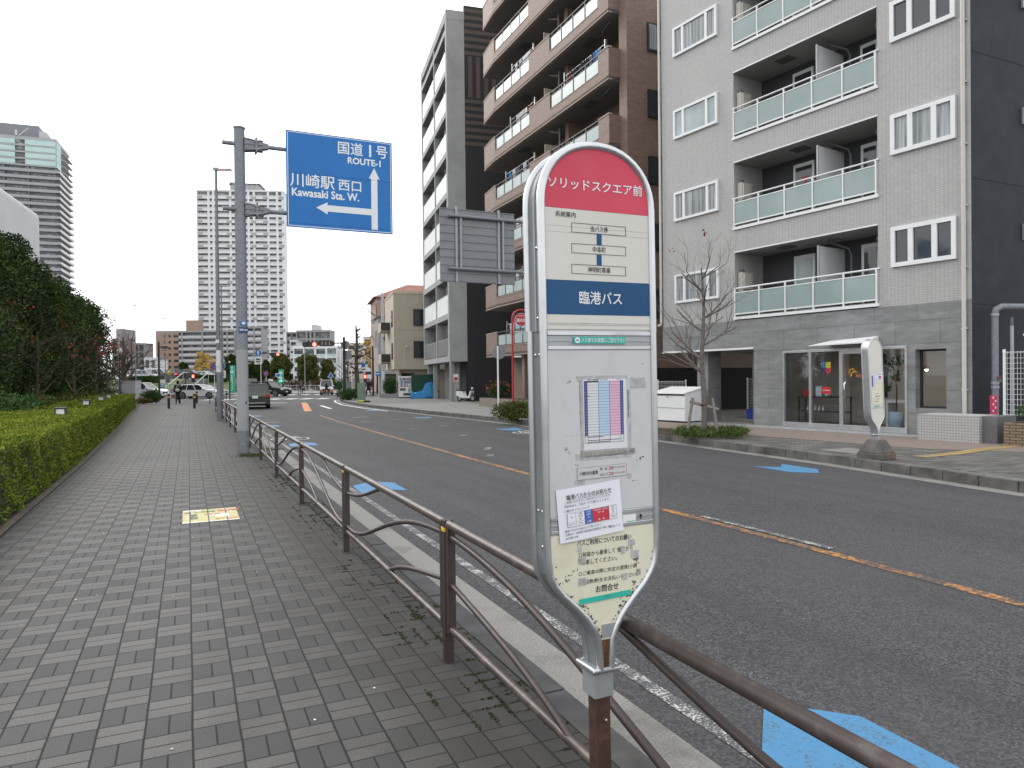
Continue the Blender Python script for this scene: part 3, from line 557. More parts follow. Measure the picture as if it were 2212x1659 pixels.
q = qb(857, 1430); s = MB(); s.box(q[0] - .025, q[0] + .025, -.009, -.006, q[1] - .014, q[1] + .013, 'white'); s.box(q[0] - .012, q[0] + .022, -.0095, -.009, q[1] - .011, q[1] - .008, 'teal'); s.obj('small_sticker', t)
q = qb(945, 1405); s = MB(); s.blob(q[0], -.010, q[1], .004, .006, .004, 'black', 8, 4); s.cyl((q[0], -.010, q[1]), (q[0] - .002, -.012, q[1] - .012), .0025, 'black', n=6); s.obj('lock', t)
# lower panel
b = MB(); lowp = [(max(x - .0115, .006), z) for x, z in LOW if z > .72]; b.prism(outline(lowp[:-1] + [(.194, 1.118)]), -.004, .0032, 'cream', FACE); o2 = []
def wl(x, y, txt, wd, ht, bo=.004, r=0.0): q = qc(x, y); b.text(txt, q[0], q[1], .01, 'ink', -.0042, wd, bo, r, None, ht)
wl(565, 135, 'バスご利用についてのお願い', .205, .0185, .014); wl(575, 212, '○前扉から乗車して 後扉から', .205, .0165); wl(530, 270, '降車してください。', .135, .0165); wl(590, 335, '○ご乗車の際に所定の運賃(小銭', .222, .0165); wl(600, 392, 'か回数券)をお支払いください。', .215, .0165); wl(582, 452, 'お問合せ', .086, .0225, .016)
for r in ((385, 180, 410, 212), (388, 250, 438, 290), (390, 390, 440, 432), (740, 210, 792, 248), (720, 135, 765, 170), (672, 178, 700, 225), (775, 330, 805, 368), (680, 362, 715, 398)): patch(*r, 'tape', f=qc, y=-.0050)
for r in ((392, 258, 430, 285), (395, 400, 435, 428), (778, 335, 800, 362)): patch(*r, 'tape2', f=qc, y=-.0056, jag=.003)
for q, wd, ht, r in ((qc(355, 350), .022, .008, .5), (qc(320, 390), .012, .016, .8), (qc(740, 470), .06, .03, .8), (qc(780, 270), .02, .02, .3), (qc(690, 560), .02, .05, .5)): smudge(q, wd, ht, 'smear', 7, r)
for i in range(len(LOW) - 1):                               # rust creeping in along the frame
    (x0, z0), (x1, z1) = LOW[i], LOW[i + 1]
    if z0 > 1.03: continue
    for sg in (-1, 1):
        for k in range(9 if z0 < .90 else 2):
            f = random.random(); smudge((sg * (x0 + (x1 - x0) * f - random.uniform(.008, .022)), z0 + (z1 - z0) * f), .014, .010, 'rustdeep', 3)
q = qc(592, 735); b.box(q[0] - .026, q[0] + .026, -.0065, .0, q[1] - .021, q[1] + .021, 'aludull')
b.box(-.012, .012, -.003, .004, .67, .765, 'rustdeep')
b.obj('guidance_panel', t)
q = qc(570, 515); s = MB(); s.box(-.098, .098, -.0064, -.0042, -.0085, .0085, 'teal', T(q[0], 0, q[1]) @ RY(math.radians(-1.2))); s.text('携帯時刻表', q[0] + .01, q[1] + .002, .006, 'smear', -.0068); s.obj('green_label', t)

# ------------------------------------------------------------------ second bus stop, across the road, leaning
p = G(1893, 992, RWALK); t = thing('bus_stop_sign', 'small leaning bus stop sign with blank cream panel on a concrete block', 'bus stop', p, BSR)
RT2 = bpy.data.objects.new('bus_stop_board', None)
SC = T(0, 0, .27) @ RY(math.radians(-2.9)) @ T(0, -.055, -.52) @ Matrix.Diagonal((.88, 1, 1.06, 1)) @ T(0, 0, 0)
b = MB(); b.taper((-.25, .25, -.23, .23), (-.25, .25, -.23, .23), 0, .13, 'kerb'); b.taper((-.24, .24, -.22, .22), (-.12, .12, -.12, .12), .13, .37, 'kerb'); o = b.obj('concrete_base', t, bevel=.02); o.data.materials[0] = mk('rust_stained_concrete', (.115, .108, .10), .9, 0, .3, 5, .6, 60, .2, ((.17, .085, .035), .9, 2.2))
lo = [(x, z - .05) for x, z in LOW]; b = MB(); full = outline(LOW + ARCH); b.prism(full, -.14, 0, 'topw', SC @ FACE, side='alu')
for y in (0, .14): b.ring([SC @ Vector((x, y, z)) for x, z in full], .011, 'alu', 8, True)
o = b.obj('casing', t)
b = MB(); b.prism(outline([(.19, 1.79)] + [(x * .93, 2.155 + (z - 2.155) * .93) for x, z in ARCH]), -.002, .003, 'topw', SC @ FACE); b.obj('name_panel', t)
b = MB(); b.box(-.19, .19, -.006, 0, 1.76, 1.785, 'alu', SC); b.box(-.19, .19, -.006, 0, 1.14, 1.16, 'alu', SC); b.box(-.19, .19, -.003, 0, 1.165, 1.755, 'cream', SC); b.obj('notice_panel', t)
b = MB(); b.box(-.17, -.02, -.008, -.003, 1.50, 1.74, 'paper2', SC); b.box(-.15, -.11, -.009, -.008, 1.52, 1.72, 'deepblue', SC); b.box(-.11, -.08, -.009, -.008, 1.52, 1.72, 'ltblue', SC); b.box(-.08, -.05, -.009, -.008, 1.52, 1.72, 'ltpink', SC); b.obj('timetable', t)
b = MB(); b.box(.0, .185, -.010, -.004, 1.60, 1.76, 'paper', SC); b.box(.06, .10, -.011, -.010, 1.66, 1.70, 'inkblue', SC); b.box(.10, .14, -.011, -.010, 1.66, 1.70, 'inkred', SC); [b.box(.02, .165, -.011, -.010, z, z + .006, 'smear', SC) for z in (1.63, 1.645, 1.72, 1.735)]; b.obj('paper_notice', t)
b = MB(); b.box(-.17, .17, -.006, -.003, 1.20, 1.47, 'panelw', SC); b.box(-.16, .16, -.007, -.006, 1.21, 1.46, 'cream', SC); [b.box(-.06 + .04 * (k % 2), .03 + .03 * (k % 3), -.008, -.007, 1.25 + .045 * k, 1.262 + .045 * k, 'smear', SC) for k in range(4)]; b.box(-.10, .06, -.008, -.003, 1.17, 1.188, 'teal', SC); b.obj('map_sheet', t)
b = MB(); b.box(-.045, .045, -.01, .12, .55, .67, 'aludull', SC); b.ring([SC @ Vector(q) for q in ((-.05, -.015, .67), (.05, -.015, .67), (.05, .125, .67), (-.05, .125, .67))], .012, 'alu', 6, True); b.cyl(SC @ Vector((0, .055, .56)), (0, 0, .30), .045, 'galvd', n=10); b.obj('post', t)
bpy.data.objects.remove(RT2)

# ------------------------------------------------------------------ brown pedestrian fence along the west kerb
FS, FT, FP = 3.84, 1.335, 2.88                   # s of the nearest post, line t, spacing
def fence_panel(mirror, root, L, name='panel'):
    b = MB(); x0, x1 = .055, L - .055; X = (T(L, 0, 0) @ Matrix.Diagonal((-1, 1, 1, 1))) if mirror else Matrix()
    P3 = lambda u, z: X @ Vector((x0 + (x1 - x0) * u, 0, z)); b1 = MB()
    b.cyl(P3(-.006, .785), P3(1.006, .785), .026, 'brownlight'); b.cyl(P3(-.006, .20), P3(1.006, .20), .0215, 'brownlight')
    for u in (0, 1): q = P3(u, 0).x; b.box(q - .019, q + .019, -.022, .022, .175, .79, 'brown')
    def spl(pts, n=14):
        us = np.array([p[0] for p in pts]); zs = np.array([p[1] for p in pts]); uu = np.linspace(us[0], us[-1], n); k = np.polyfit(us, zs, min(4, len(us) - 1)); return [P3(a, float(np.polyval(k, a))) for a in uu]
    b.ring(spl([(0, .56), (.12, .585), (.25, .64), (.38, .72), (.49, .785)]), .0145, 'brown', 8)
    b.ring(spl([(0, .257), (.15, .262), (.29, .335), (.49, .497), (.72, .647), (.85, .695), (1, .722)], 22), .0165, 'brown', 8)
    b.ring(spl([(.545, .2), (.65, .29), (.77, .36), (.9, .415), (1, .456)]), .0155, 'brown', 8)
    o = b.obj(name, root); return o
def fence_run(t0, s0, n, mir0, label, group, spacing=FP, skip=()):
    A = ST(s0, t0); root = thing('pedestrian_fence', label, 'fence', A, RROT + PI / 2, group)
    xs = [i * spacing - (.30 if n > 5 and i < 2 else 0) for i in range(n + 1)]
    for i in range(n + 1):
        b = MB(); b.box(-.026, .026, -.026, .026, -.05, .795, 'brown'); b.box(-.029, .029, -.029, .029, .795, .812, 'brown'); o = b.obj('post', root, loc=(xs[i], 0, 0), bevel=.005)
        s = MB(); s.box(-.0275, .0275, -.0275, .0275, .745, .768, 'yellow'); q = s.obj('reflector', o)
    for i in range(n):
        o = fence_panel((i % 2 == 0) == mir0, root, xs[i + 1] - xs[i]); o.location = (xs[i], 0, 0)
    return root
fence_run(FT, FS - FP * 2, 15, True, 'long brown pedestrian fence of wavy tubes running along the near kerb', None)
_a, _b = G(453, 871), G(489, 863); fr = fence_run(.9, 50.6, 2, False, 'short brown fence section past the bollards at the street corner', None, (_b - _a).length / 2); fr.location = _a; fr.rotation_euler.z = math.atan2(_b.y - _a.y, _b.x - _a.x)

# ------------------------------------------------------------------ moss, grass tufts, litter on the near pavement
b = MB()
for _ in range(850):
    s = random.uniform(.2, 15); tt = 1.58 - abs(random.gauss(0, .2)); along = random.random() < .6
    if math.sin(s * 1.7) + math.sin(s * 4.1 + 1) < -.1 and random.random() < .75: continue
    if along: tt = round((tt - 1.6) / .1) * .1 + 1.6
    else: s = round(s / .1) * .1
    if tt > 1.59 or tt < .95: continue
    ln = random.uniform(.02, .09); big = random.random() < .10 and tt > 1.3
    for _k in range(int(6 + ln * 110) * (3 if big else 1)):
        d = random.uniform(-ln, ln); e = random.gauss(0, .022 if big else .006); r = random.uniform(.003, .009) * (1.3 if big else 1)
        q = ST(s + (d if along else e), tt + (e if along else d)); b.blob(q.x, q.y, 0, r, r * random.uniform(.7, 1.3), r * random.uniform(.5, .9), 'moss', 6, 4, .35)
o = b.obj('moss'); tag(o, 'dark green moss growing in the paving joints along the fence', 'moss', kind='stuff')
pts = []
for (px, py, rx, ry, n) in ((548, 985, .35, .25, 500), (590, 972, .25, .2, 250)):
    q = G(px, py); o = RNG.normal(size=(n, 3)) * np.array([rx * .5, ry * .6, .012]); o[:, 2] = np.abs(o[:, 2]) + .01; pts.append(o + np.array([q.x, q.y, 0]))
o = leaves('grass', np.concatenate(pts), .055, 'lawn', .2, 1.2); tag(o, 'tuft of grass growing at the foot of the big sign pole', 'grass', kind='stuff')
q = G(927, 1266, ROADZ + .02); b = MB(); n = 8
for sgn in (-1, 1):
    b.add([(-.05, 0, .008), (-.025, sgn * .014, .0), (.01, sgn * .017, .002), (.05, 0, .012), (0, 0, .010)], [(0, 1, 4), (1, 2, 4), (2, 3, 4)] if sgn < 0 else [(1, 0, 4), (2, 1, 4), (3, 2, 4)], mk('fallen_leaf_brown', (.32, .075, .03), .6))
o = b.obj('fallen_leaf', loc=q, rot=.25); tag(o, 'single reddish brown fallen leaf lying in the gutter by the fence', 'leaf')
t = NT('worn_floor_sticker'); sp = t.node('SeparateXYZ', {0: t.coord()}); nz = t.math('ADD', t.noise(9, 6, .7), t.math('MULTIPLY', t.math('ABSOLUTE', t.math('SUBTRACT', t.math('FRACT', t.math('DIVIDE', sp.outputs[0], .2)), .5)), .22))
t.fin(t.mix(t.ramp(nz, .60, .63), (.45, .43, .17), t.mix(t.ramp(t.noise(14, 4), .45, .5), (.10, .10, .095), (.58, .56, .53))), .7); M['sticker'] = t.m
P4 = [ST(9.76, -.09), ST(9.65, .52), ST(8.81, .54), ST(8.92, -.06)]; cen = ST(9.28, .23, .004)
b = MB(); b.prism([(-.31, -.43), (.30, -.43), (.30, .43), (-.31, .43)], 0, .0016, 'sticker'); pl = Matrix()
b.box(-.31, .30, -.43, -.395, 0.0002, .0022, 'white'); b.box(-.31, -.1, .395, .43, 0.0002, .0022, 'white')
for x in (-.2 - .03, -.03, .17): b.box(x - .006, x + .006, -.43, .40, .0003, .0024, 'asph')
for txt, x, y, sz, mt, r in (('STOP', .17, -.30, .105, 'inkred', 0), ('禁煙', .20, .27, .13, 'inkred', 0), ('歩き', .02, .05, .10, 'inkred', 0), ('路上喫煙', -.12, .25, .09, 'smear', 0), ('指定区域', -.19, -.05, .09, 'smear', PI / 2)):
    b.text(txt, x, 0, sz, mt, y, None, .02, r, T(0, 0, .0028), plane=Matrix())
b.box(.05, .19, -.14, .04, .0004, .0025, 'white')
o = b.obj('floor_sticker', loc=cen, rot=RROT); tag(o, 'worn yellow no-smoking sticker on the grey pavers', 'sticker')
for i in range(26):
    s, tt = random.uniform(1.6, 11), random.uniform(-1.6, 1.2); o = MB().blob(0, 0, .003, .006, .009, .003, random.choice(['white', 'shruby', 'canvas']), 6, 4).obj('litter_scrap', loc=ST(s, tt), rot=random.random() * 6); tag(o, 'tiny pale scrap of litter lying on the pavers', 'litter', 'litter scraps on the pavers')

# ------------------------------------------------------------------ big road signs on poles
def sign_pole(t, H, r=.125):
    b = MB(); b.cyl((0, 0, 0), (0, 0, H), r, 'galvd', r * .92, 24); b.cyl((0, 0, H), (0, 0, H + .03), r * 1.02, 'galvd', n=24); b.cyl((0, 0, -.04), (0, 0, .03), r * 1.02, 'galvd', n=24); b.obj('pole', t)
def sign_arm(t, z, x0, x1, sg, r=.048):
    b = MB(); b.cyl((x0, -.02, z), (x1, -.02, z), r, 'galvd', n=14); b.cyl((-sg * .36, -.02, z), (-sg * .34, -.02, z), r * 1.1, 'galvd', n=14)
    X = Matrix.Diagonal((sg, 1, 1, 1))
    for y in (-.10, .06): b.prism([(.10, z - .15), (.10, z + .15), (.30, z + .12), (.62, z + .045), (.62, z - .045), (.30, z - .12)], -y - .006, -y + .006, 'galvd', X @ FACE)
    for zz in (-.11, 0, .11): b.box(.08, .50, -.12, .08, z + zz - .005, z + zz + .005, 'galvd', X)
    b.box(.33, .37, -.15, .11, z - .16, z + .16, 'galvd', X); o = b.obj('arm', t)
    for yy in (-.13, .09):
        for zz in (-.09, .09): s = MB(); s.cyl((sg * .31, yy, z + zz), (sg * .40, yy, z + zz), .014, 'alu', n=6); s.obj('bolt', o)
t = thing('road_sign', 'large blue direction sign with white arrows hung on a thick grey roadside pole', 'road sign', G(526, 978), RROT)
sign_pole(t, 7.28); sign_arm(t, 6.93, -.36, 1.7, 1); sign_arm(t, 5.47, -.36, 1.7, 1)
b = MB(); b.cyl((0, 0, .5), (0, 0, 2.32), .1265, 'polepaint', .1235, 24); o = b.obj('pole_wrap', t); s = MB(); s.blob(.06, -.112, 1.13, .022, .02, .03, 'black'); s.obj('rubber_plug', o)
x0, x1, zb, zt = .99, 3.47, 5.15, 7.37; W_, H_ = x1 - x0, zt - zb
b = MB(); b.box(x0, x1, -.10, -.07, zb, zt, 'signblue'); u = lambda f: x0 + W_ * f; v = lambda f: zt - H_ * f
m_ = .012
for r in ((m_, 1 - m_, m_, m_ + .007), (m_, 1 - m_, 1 - m_ - .007, 1 - m_), (m_, m_ + .006, m_, 1 - m_), (1 - m_ - .006, 1 - m_, m_, 1 - m_)): b.box(u(r[0]), u(r[1]), -.1025, -.1, v(r[3]), v(r[2]), 'signwhite')
def st_(txt, f, g, wd, ht, bo): b.text(txt, u(f), v(g), .2, 'signwhite', -.103, W_ * wd, bo, 0, None, H_ * ht)
st_('国道', .595, .117, .235, .132, .012); b.text('1', u(.785), v(.117), .2, 'signwhite', -.103, None, .012, 0, None, H_ * .125); st_('号', .898, .117, .108, .130, .012); st_('ROUTE-1', .727, .243, .315, .066, .03); st_('川崎駅', .238, .506, .405, .138, .012); st_('西口', .585, .517, .215, .110, .012); st_('Kawasaki Sta. W.', .36, .633, .62, .080, .03)
b.prism([(u(.791), v(.965)), (u(.852), v(.965)), (u(.852), v(.41)), (u(.876), v(.418)), (u(.822), v(.297)), (u(.768), v(.418)), (u(.791), v(.41))], .1, .1035, 'signwhite', FACE)
b.prism([(u(.791), v(.744)), (u(.791), v(.811)), (u(.372), v(.811)), (u(.372), v(.842)), (u(.268), v(.777)), (u(.372), v(.714)), (u(.372), v(.744))], .1, .1035, 'signwhite', FACE)
for g in (.432, .955): b.box(u(.004), u(.996), -.1042, -.1, v(g + .0012), v(g), mk('sign_seam', (.012, .05, .2), .5))
b.obj('sign_board', t)
b = MB()
for k in range(6): b.box(x0 + .05, x1 - .05, -.07, -.045, zb + .15 + k * .38, zb + .19 + k * .38, 'galvd')
b.obj('board_rib', t)
X0 = RZ(.2)
b = MB(); b.box(-.10, .10, -.137, -.120, 2.70, 2.82, 'navy', X0); b.text('◎幸18-8', 0, 2.76, .055, 'signwhite', -.138, .17, .02, 0, X0); b.obj('number_plate', t)
b = MB(); b.box(-.075, .075, -.137, -.120, 2.87, 2.95, 'signblue', X0); b.box(-.03, .03, -.139, -.137, 2.88, 2.94, 'white', X0); b.text('1', -.052, 2.91, .05, 'signwhite', -.139, None, .01, 0, X0); b.text('1', .052, 2.91, .05, 'signwhite', -.139, None, .01, 0, X0); b.obj('name_plate', t)

t = thing('road_sign', 'back of a grey ribbed road sign on two arms reaching out over the far lane', 'road sign', (2.72, 22.7, RWALK), RROT)
sign_pole(t, 6.75); sign_arm(t, 6.33, .36, -4.95, -1); sign_arm(t, 4.80, .36, -4.95, -1)
x0, x1, zb, zt = -5.2, -2.82, 4.42, 6.57
b = MB(); b.box(x0, x1, .09, .11, zb, zt, 'signgrey'); b.box(x0 + .02, x1 - .02, .11, .113, zb + .02, zt - .02, 'signblue')
for k in range(10): z = zb + .02 + k * (zt - zb - .05) / 9; b.box(x0, x1, .068, .09, z, z + .025, 'signgrey')
b.obj('sign_board', t)
for x in (x0 + .5, x0 + 1.85):
    b = MB(); b.box(x - .035, x + .035, .045, .068, zb, zt + .06, 'galv'); b.obj('channel', t); b = MB(); b.cyl((x + .12, 0, 4.8), (x + .12, 0, 6.33), .035, 'galv'); b.obj('upright', t)

# ------------------------------------------------------------------ lamp posts
def lamp_post(pos, H, label, r=.10, head=.68, dirx=1, rot=0.0, cat='street lamp', col='galvd'):
    t = thing('street_lamp', label, cat, pos, rot)
    b = MB(); b.cyl((0, 0, 0), (0, 0, H), r, col, r * .5, 16); b.cyl((0, 0, 0), (0, 0, .02), r * 1.7, 'conc', n=16); b.obj('pole', t)
    b = MB(); X = Matrix.Diagonal((dirx, 1, 1, 1)); b.taper((-.10, head, -.10, .10), (-.10, head * .9, -.08, .08), H, H + .06, 'aludull', X); b.box(.12, head - .05, -.08, .08, H - .012, H, 'headl', X); b.box(-.10, .10, -.10, .10, H + .06, H + .10, 'aludull', X); o = b.obj('lamp_head', t, bevel=.015)
    return t
t = lamp_post(G(474, 908), 10.35, 'tall grey street lamp with flat head on the near pavement beyond the blue sign')
s = MB(); s.box(.25, .33, -.05, .05, 10.32, 10.345, 'brakelit'); s.obj('indicator_light', t)
b = MB(); b.cyl((0, 0, 2.0), (0, 0, 2.9), .104, 'white', .1, 16); [b.box(-.075, .075, -.115, -.1, z, z + .14, 'white') for z in (2.25, 3.2)]; b.obj('pole_notice', t)
lamp_post(P(481, 866, 54), 8.7, 'slender grey street lamp just behind the tall one', .085, .6)
lamp_post(P(733, 844, 118), 9.4, 'thin pale street lamp with head to the left, by the small crossing trees', .07, .55, -1)
lamp_post(P(659, 844, 115), 7.9, 'pale grey street lamp standing between the round green trees', .10, .5, -1)
lamp_post(P(738, 838, 140), 14.6, 'very tall thin street lamp rising behind the traffic signal', .09, .8, -1)
lamp_post(P(358, 832, 92), 8.6, 'white twin-armed lamp in front of the brown apartment block', .06, .5, -1)
lamp_post(P(294, 833, 82), 9.2, 'thin white street lamp by the leafless tree near the car park', .06, .35, -1)

# ------------------------------------------------------------------ hedge with little garden lamps
fs = np.array([p[1] for p in HF]); ft = np.array([p[0] for p in HF]); FTS = lambda s: np.interp(s, fs, ft)
HH, HD = .86, 2.35
t = thing('hedge', 'long clipped green hedge with light tops bordering the paved footway', 'hedge')
b = MB(); sl_ = list(np.linspace(2, 50.5, 30))
prof = [(-.04, .02), (-.06, .5), (-.10, HH - .10), (-.22, HH - .03), (-HD + .2, HH - .03), (-HD, HH - .2), (-HD, 0)]
v = []; f = []
for s in sl_:
    tt = float(FTS(s)); v += [tuple(ST(s, tt + a, z)) for a, z in prof]
k = len(prof)
for i in range(len(sl_) - 1): f += [(i * k + j, i * k + j + 1, (i + 1) * k + j + 1, (i + 1) * k + j) for j in range(k - 1)]
f += [tuple(range(k)), tuple(range((len(sl_) - 1) * k, len(sl_) * k))[::-1]]
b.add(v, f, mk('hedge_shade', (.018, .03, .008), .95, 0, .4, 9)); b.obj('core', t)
def hedge_leaves(s0, s1, n, size):
    u = RNG.random(n) * 3.15; s = s0 + (s1 - s0) * RNG.random(n); tt = FTS(s); side = u < .85
    off = np.where(side, -.03 - .06 * (u / .85) + RNG.normal(size=n) * .025, -(u - .85) / 2.3 * HD); z = np.where(side, .04 + u / .85 * (HH - .06), HH + RNG.normal(size=n) * .014)
    lump = np.sin(s * 5.1 + tt) * np.sin(off * 6 + s * 2.3) * .022 + np.sin(s * 11.7) * np.sin(off * 13) * .012
    z = np.where(side, z, z + lump); off = np.where(side, off + np.sin(s * 6 + z * 9) * .025 + np.sin(s * 17) * np.sin(z * 19) * .02, off)
    pts = np.array([RD.x, RD.y, 0]) * s[:, None] + np.array([RN.x, RN.y, 0]) * (tt + off)[:, None]; pts[:, 2] = z
    nr = np.where(side[:, None], np.array([RN.x, RN.y, .5]), np.array([0, 0, 1.0])); return leaves('foliage', pts, size, 'hedge', .5, .1, nr, t)
hedge_leaves(3, 10, 14000, .045); hedge_leaves(10, 15, 34000, .036); hedge_leaves(15, 24, 36000, .048); hedge_leaves(24, 36, 22000, .07); hedge_leaves(36, 50.4, 16000, .095)
n = 2600; z = RNG.random(n) * HH; off = -RNG.random(n) * HD; pts = np.array([RD.x, RD.y, 0]) * 50.5 + np.array([RN.x, RN.y, 0]) * (float(FTS(50.5)) + off)[:, None]; pts[:, 2] = z; leaves('foliage', pts, .1, 'hedge', .5, .1, np.tile([RD.x, RD.y, .3], (n, 1)), t)
strip('hedge_kerb', [(x + .06, y) for x, y in HF], .10, mk('mossy_edging', (.075, .062, .042), .9, 0, .4, 4, .4, 50), .02)
strip('planting_bed', [(-14, -14), (-14.5, 10), (-15, 30), (-15.6, 57)], 25, 'earth', .012)
wds = ('nearest and largest', 'second', 'third', 'fourth', 'farthest')
for i, (px, py) in enumerate(((132, 897), (187, 876), (219, 866), (236, 861), (253, 854))):
    s_, tt = (19.5, 27.57, 34.3, 39.1, 47.6)[i], (-2.72, -3.11, -3.33, -3.47, -3.81)[i]
    t = thing('garden_lamp', 'small black garden lamp poking out of the hedge top, %s of the row' % wds[i], 'garden lamp', ST(s_, tt), RROT, 'garden lamps in the hedge')
    b = MB(); b.cyl((0, 0, 0), (0, 0, .88), .04, 'black'); b.box(-.11, .11, -.11, .11, .86, .885, 'black'); b.box(-.12, .12, -.12, .12, 1.015, 1.045, 'black'); [b.box(x - .012, x + .012, y - .012, y + .012, .88, 1.02, 'black') for x in (-.098, .098) for y in (-.098, .098)]; b.obj('frame', t)
    b = MB(); b.box(-.09, .09, -.09, .09, .886, 1.014, 'whitem'); b.obj('diffuser', t)

# ------------------------------------------------------------------ trees
def branchy(b, p, d, L, r, depth, mat, tips, spread=.6, up=.12, kids=(2, 3), n=6):
    """a limb that bends, then forks"""
    pts = [p]; rr = [r]; q = Vector(p); dd = Vector(d).normalized(); seg = 3
    for i in range(seg):
        dd = (dd + Vector((random.gauss(0, .12), random.gauss(0, .12), random.gauss(0, .08) + up * .3))).normalized(); q = q + dd * (L / seg); pts.append(q.copy()); rr.append(r * (1 - .45 * (i + 1) / seg))
    b.ring(pts, rr, mat, n if r > .02 else 4, caps=False)
    if depth == 0: tips.append((q.copy(), dd.copy())); return
    for k in range(random.randint(*kids)):
        a = random.uniform(0, 2 * PI); o = dd.orthogonal().normalized(); e = o * math.cos(a) + dd.cross(o) * math.sin(a); j = random.choice([1, 2, 3, 3]); branchy(b, pts[j], dd * (1 - spread * .4) + e * spread + Vector((0, 0, up)), L * random.uniform(.6, .85), rr[j] * random.uniform(.55, .75), depth - 1, mat, tips, spread, up, kids, n)
def bare_tree(name, label, pos, H, r, mat, cat='tree', seed=1, levels=(.38, .5, .62, .75, .88), red=0, leafmat_='redleaf', L=.32, depth=3, group=None, lsize=.09, spread=.6, tilt=0.0):
    random.seed(seed); t = thing(name, label, cat, pos, 0, group); b = MB(); tips = []; P_ = [Vector((math.sin(i * 1.3) * .02 * H * .3 + tilt * i * H / 8, math.cos(i * 1.7) * .012 * H * .3, H * i / 8)) for i in range(9)]
    b.ring(P_, [r * (1 - .085 * i) for i in range(8)] + [r * .22], mat, 10); o = b.obj('trunk', t); bb = MB()
    for f in levels:
        for k in range(2 if f < .8 else 3):
            a = random.uniform(0, 2 * PI); q = P_[int(f * 8)].lerp(P_[min(8, int(f * 8) + 1)], f * 8 % 1); branchy(bb, q, (math.cos(a), math.sin(a), .55), H * L * (1.15 - f * .6), r * .42 * (1.1 - f * .6), depth, mat, tips, spread)
    bb.obj('limbs', t)
    if red and tips:
        pts = []
        for _ in range(red): q, d = random.choice(tips); pts.append(np.array(q) + RNG.normal(size=(7, 3)) * lsize * .8)
        leaves('foliage', np.concatenate(pts), lsize, leafmat_, .8, -.3, None, t)
    return t
def leafy_tree(name, label, pos, H, rx, mat='ever', n=9000, size=.2, z0=.05, seed=1, cat='tree', group=None, lobes=16, ry=None, trunk=.14, topw=.45, barkm='bark'):
    random.seed(seed); t = thing(name, label, cat, pos, 0, group); ry = ry or rx
    b = MB(); b.ring([(0, 0, 0), (.05, .03, H * .35), (-.05, 0, H * .7), (0, 0, H * .9)], [trunk, trunk * .8, trunk * .5, trunk * .2], barkm, 8); b.obj('trunk', t); bb = MB(); pts = []; nr = []
    for i in range(lobes):
        f = (i + .5) / lobes; z = H * (z0 + (1 - z0) * (f * .86 + .07)); wd = math.sqrt(max(.05, 1 - ((f - .42) / .62) ** 2)) if f > .42 else .8 + .2 * f / .42
        wd = wd * (1 - f) + wd * topw * 1.4 * f if topw < .5 else wd
        a = i * 2.4 + random.uniform(-.4, .4); rr = random.uniform(.35, .75) * wd; cx, cy = rx * rr * math.cos(a), ry * rr * math.sin(a); lr = rx * random.uniform(.34, .50) * (.55 + .45 * wd); lz = min(lr * random.uniform(.75, 1.1), (H - z) * 1.05 + .1, z + .2)
        p, d = ellip(int(n / lobes), cx, cy, z, lr, lr * ry / rx, lz, .45); pts.append(p); nr.append(d); bb.ring([(0, 0, max(.3, z * .7)), (cx * .5, cy * .5, z * .88), (cx, cy, z)], [trunk * .3, trunk * .2, trunk * .08], barkm, 5)
    bb.obj('limbs', t); pts = np.concatenate(pts); k = pts[:, 2] > .05; leaves('crown', pts[k], size, mat, .55, .25, np.concatenate(nr)[k], t); return t
EV = ((-210, 20, 470, 3.1), (-95, 25, 470, 3.2), (-5, 30, 500, 3.1), (52, 37, 560, 3.1), (98, 44, 596, 3.0), (140, 51, 612, 3.0), (176, 57, 634, 2.7), (212, 64, 652, 2.4))
EVL = ('first of the dark evergreen trees, cut off by the frame edge', 'second dark evergreen, partly cut off by the frame edge', 'tall dark evergreen in front of the curved white building', 'dark evergreen tree below the lower right edge of the white building', 'dark evergreen tree under the balconied glass tower', 'dark evergreen tree just beyond the tower side, rounded top', 'smaller dark evergreen with ragged top near the end of the row', 'last and most ragged evergreen of the row, sky showing through')
for i, (px, Y, py, rx) in enumerate(EV):
    q = P(px, 830, Y); q.z = 0; H_ = P(px, py, Y).z
    leafy_tree('evergreen_tree', EVL[i], q, H_, rx, 'ever' if i % 2 else 'everb', (30000, 32000, 38000, 36000, 32000, 23000, 17000, 7000)[i], (.095 + .0012 * Y), .02, i + 3, group='evergreens behind the hedge', lobes=(30, 30, 30, 30, 30, 34, 34, 26)[i])
b = MB()
MP = ((82, 26, 3.5, 8, 'thin grey maple trunk with sparse red leaves, in front of the darkest evergreen'), (161, 34, 3.8, 3, 'thin grey maple trunk with almost no leaves, midway along the hedge'), (209, 41, 3.5, 20, 'young maple with dark red leaves near the end of the hedge'), (231, 45, 3.7, 16, 'last young maple with reddish leaves before the grey cabinet'), (-20, 21, 3.6, 6, 'pale bare maple at the frame edge behind the hedge'))
for i, (px, Y, H_, red, lb) in enumerate(MP):
    q = P(px, 830, Y); q.z = 0; bare_tree('maple_tree', lb, q, H_, .075, 'bark', seed=20 + i, red=red, depth=2, lsize=.10, L=.34, levels=(.3, .45, .6, .72, .85, .95), group='maples behind the hedge')
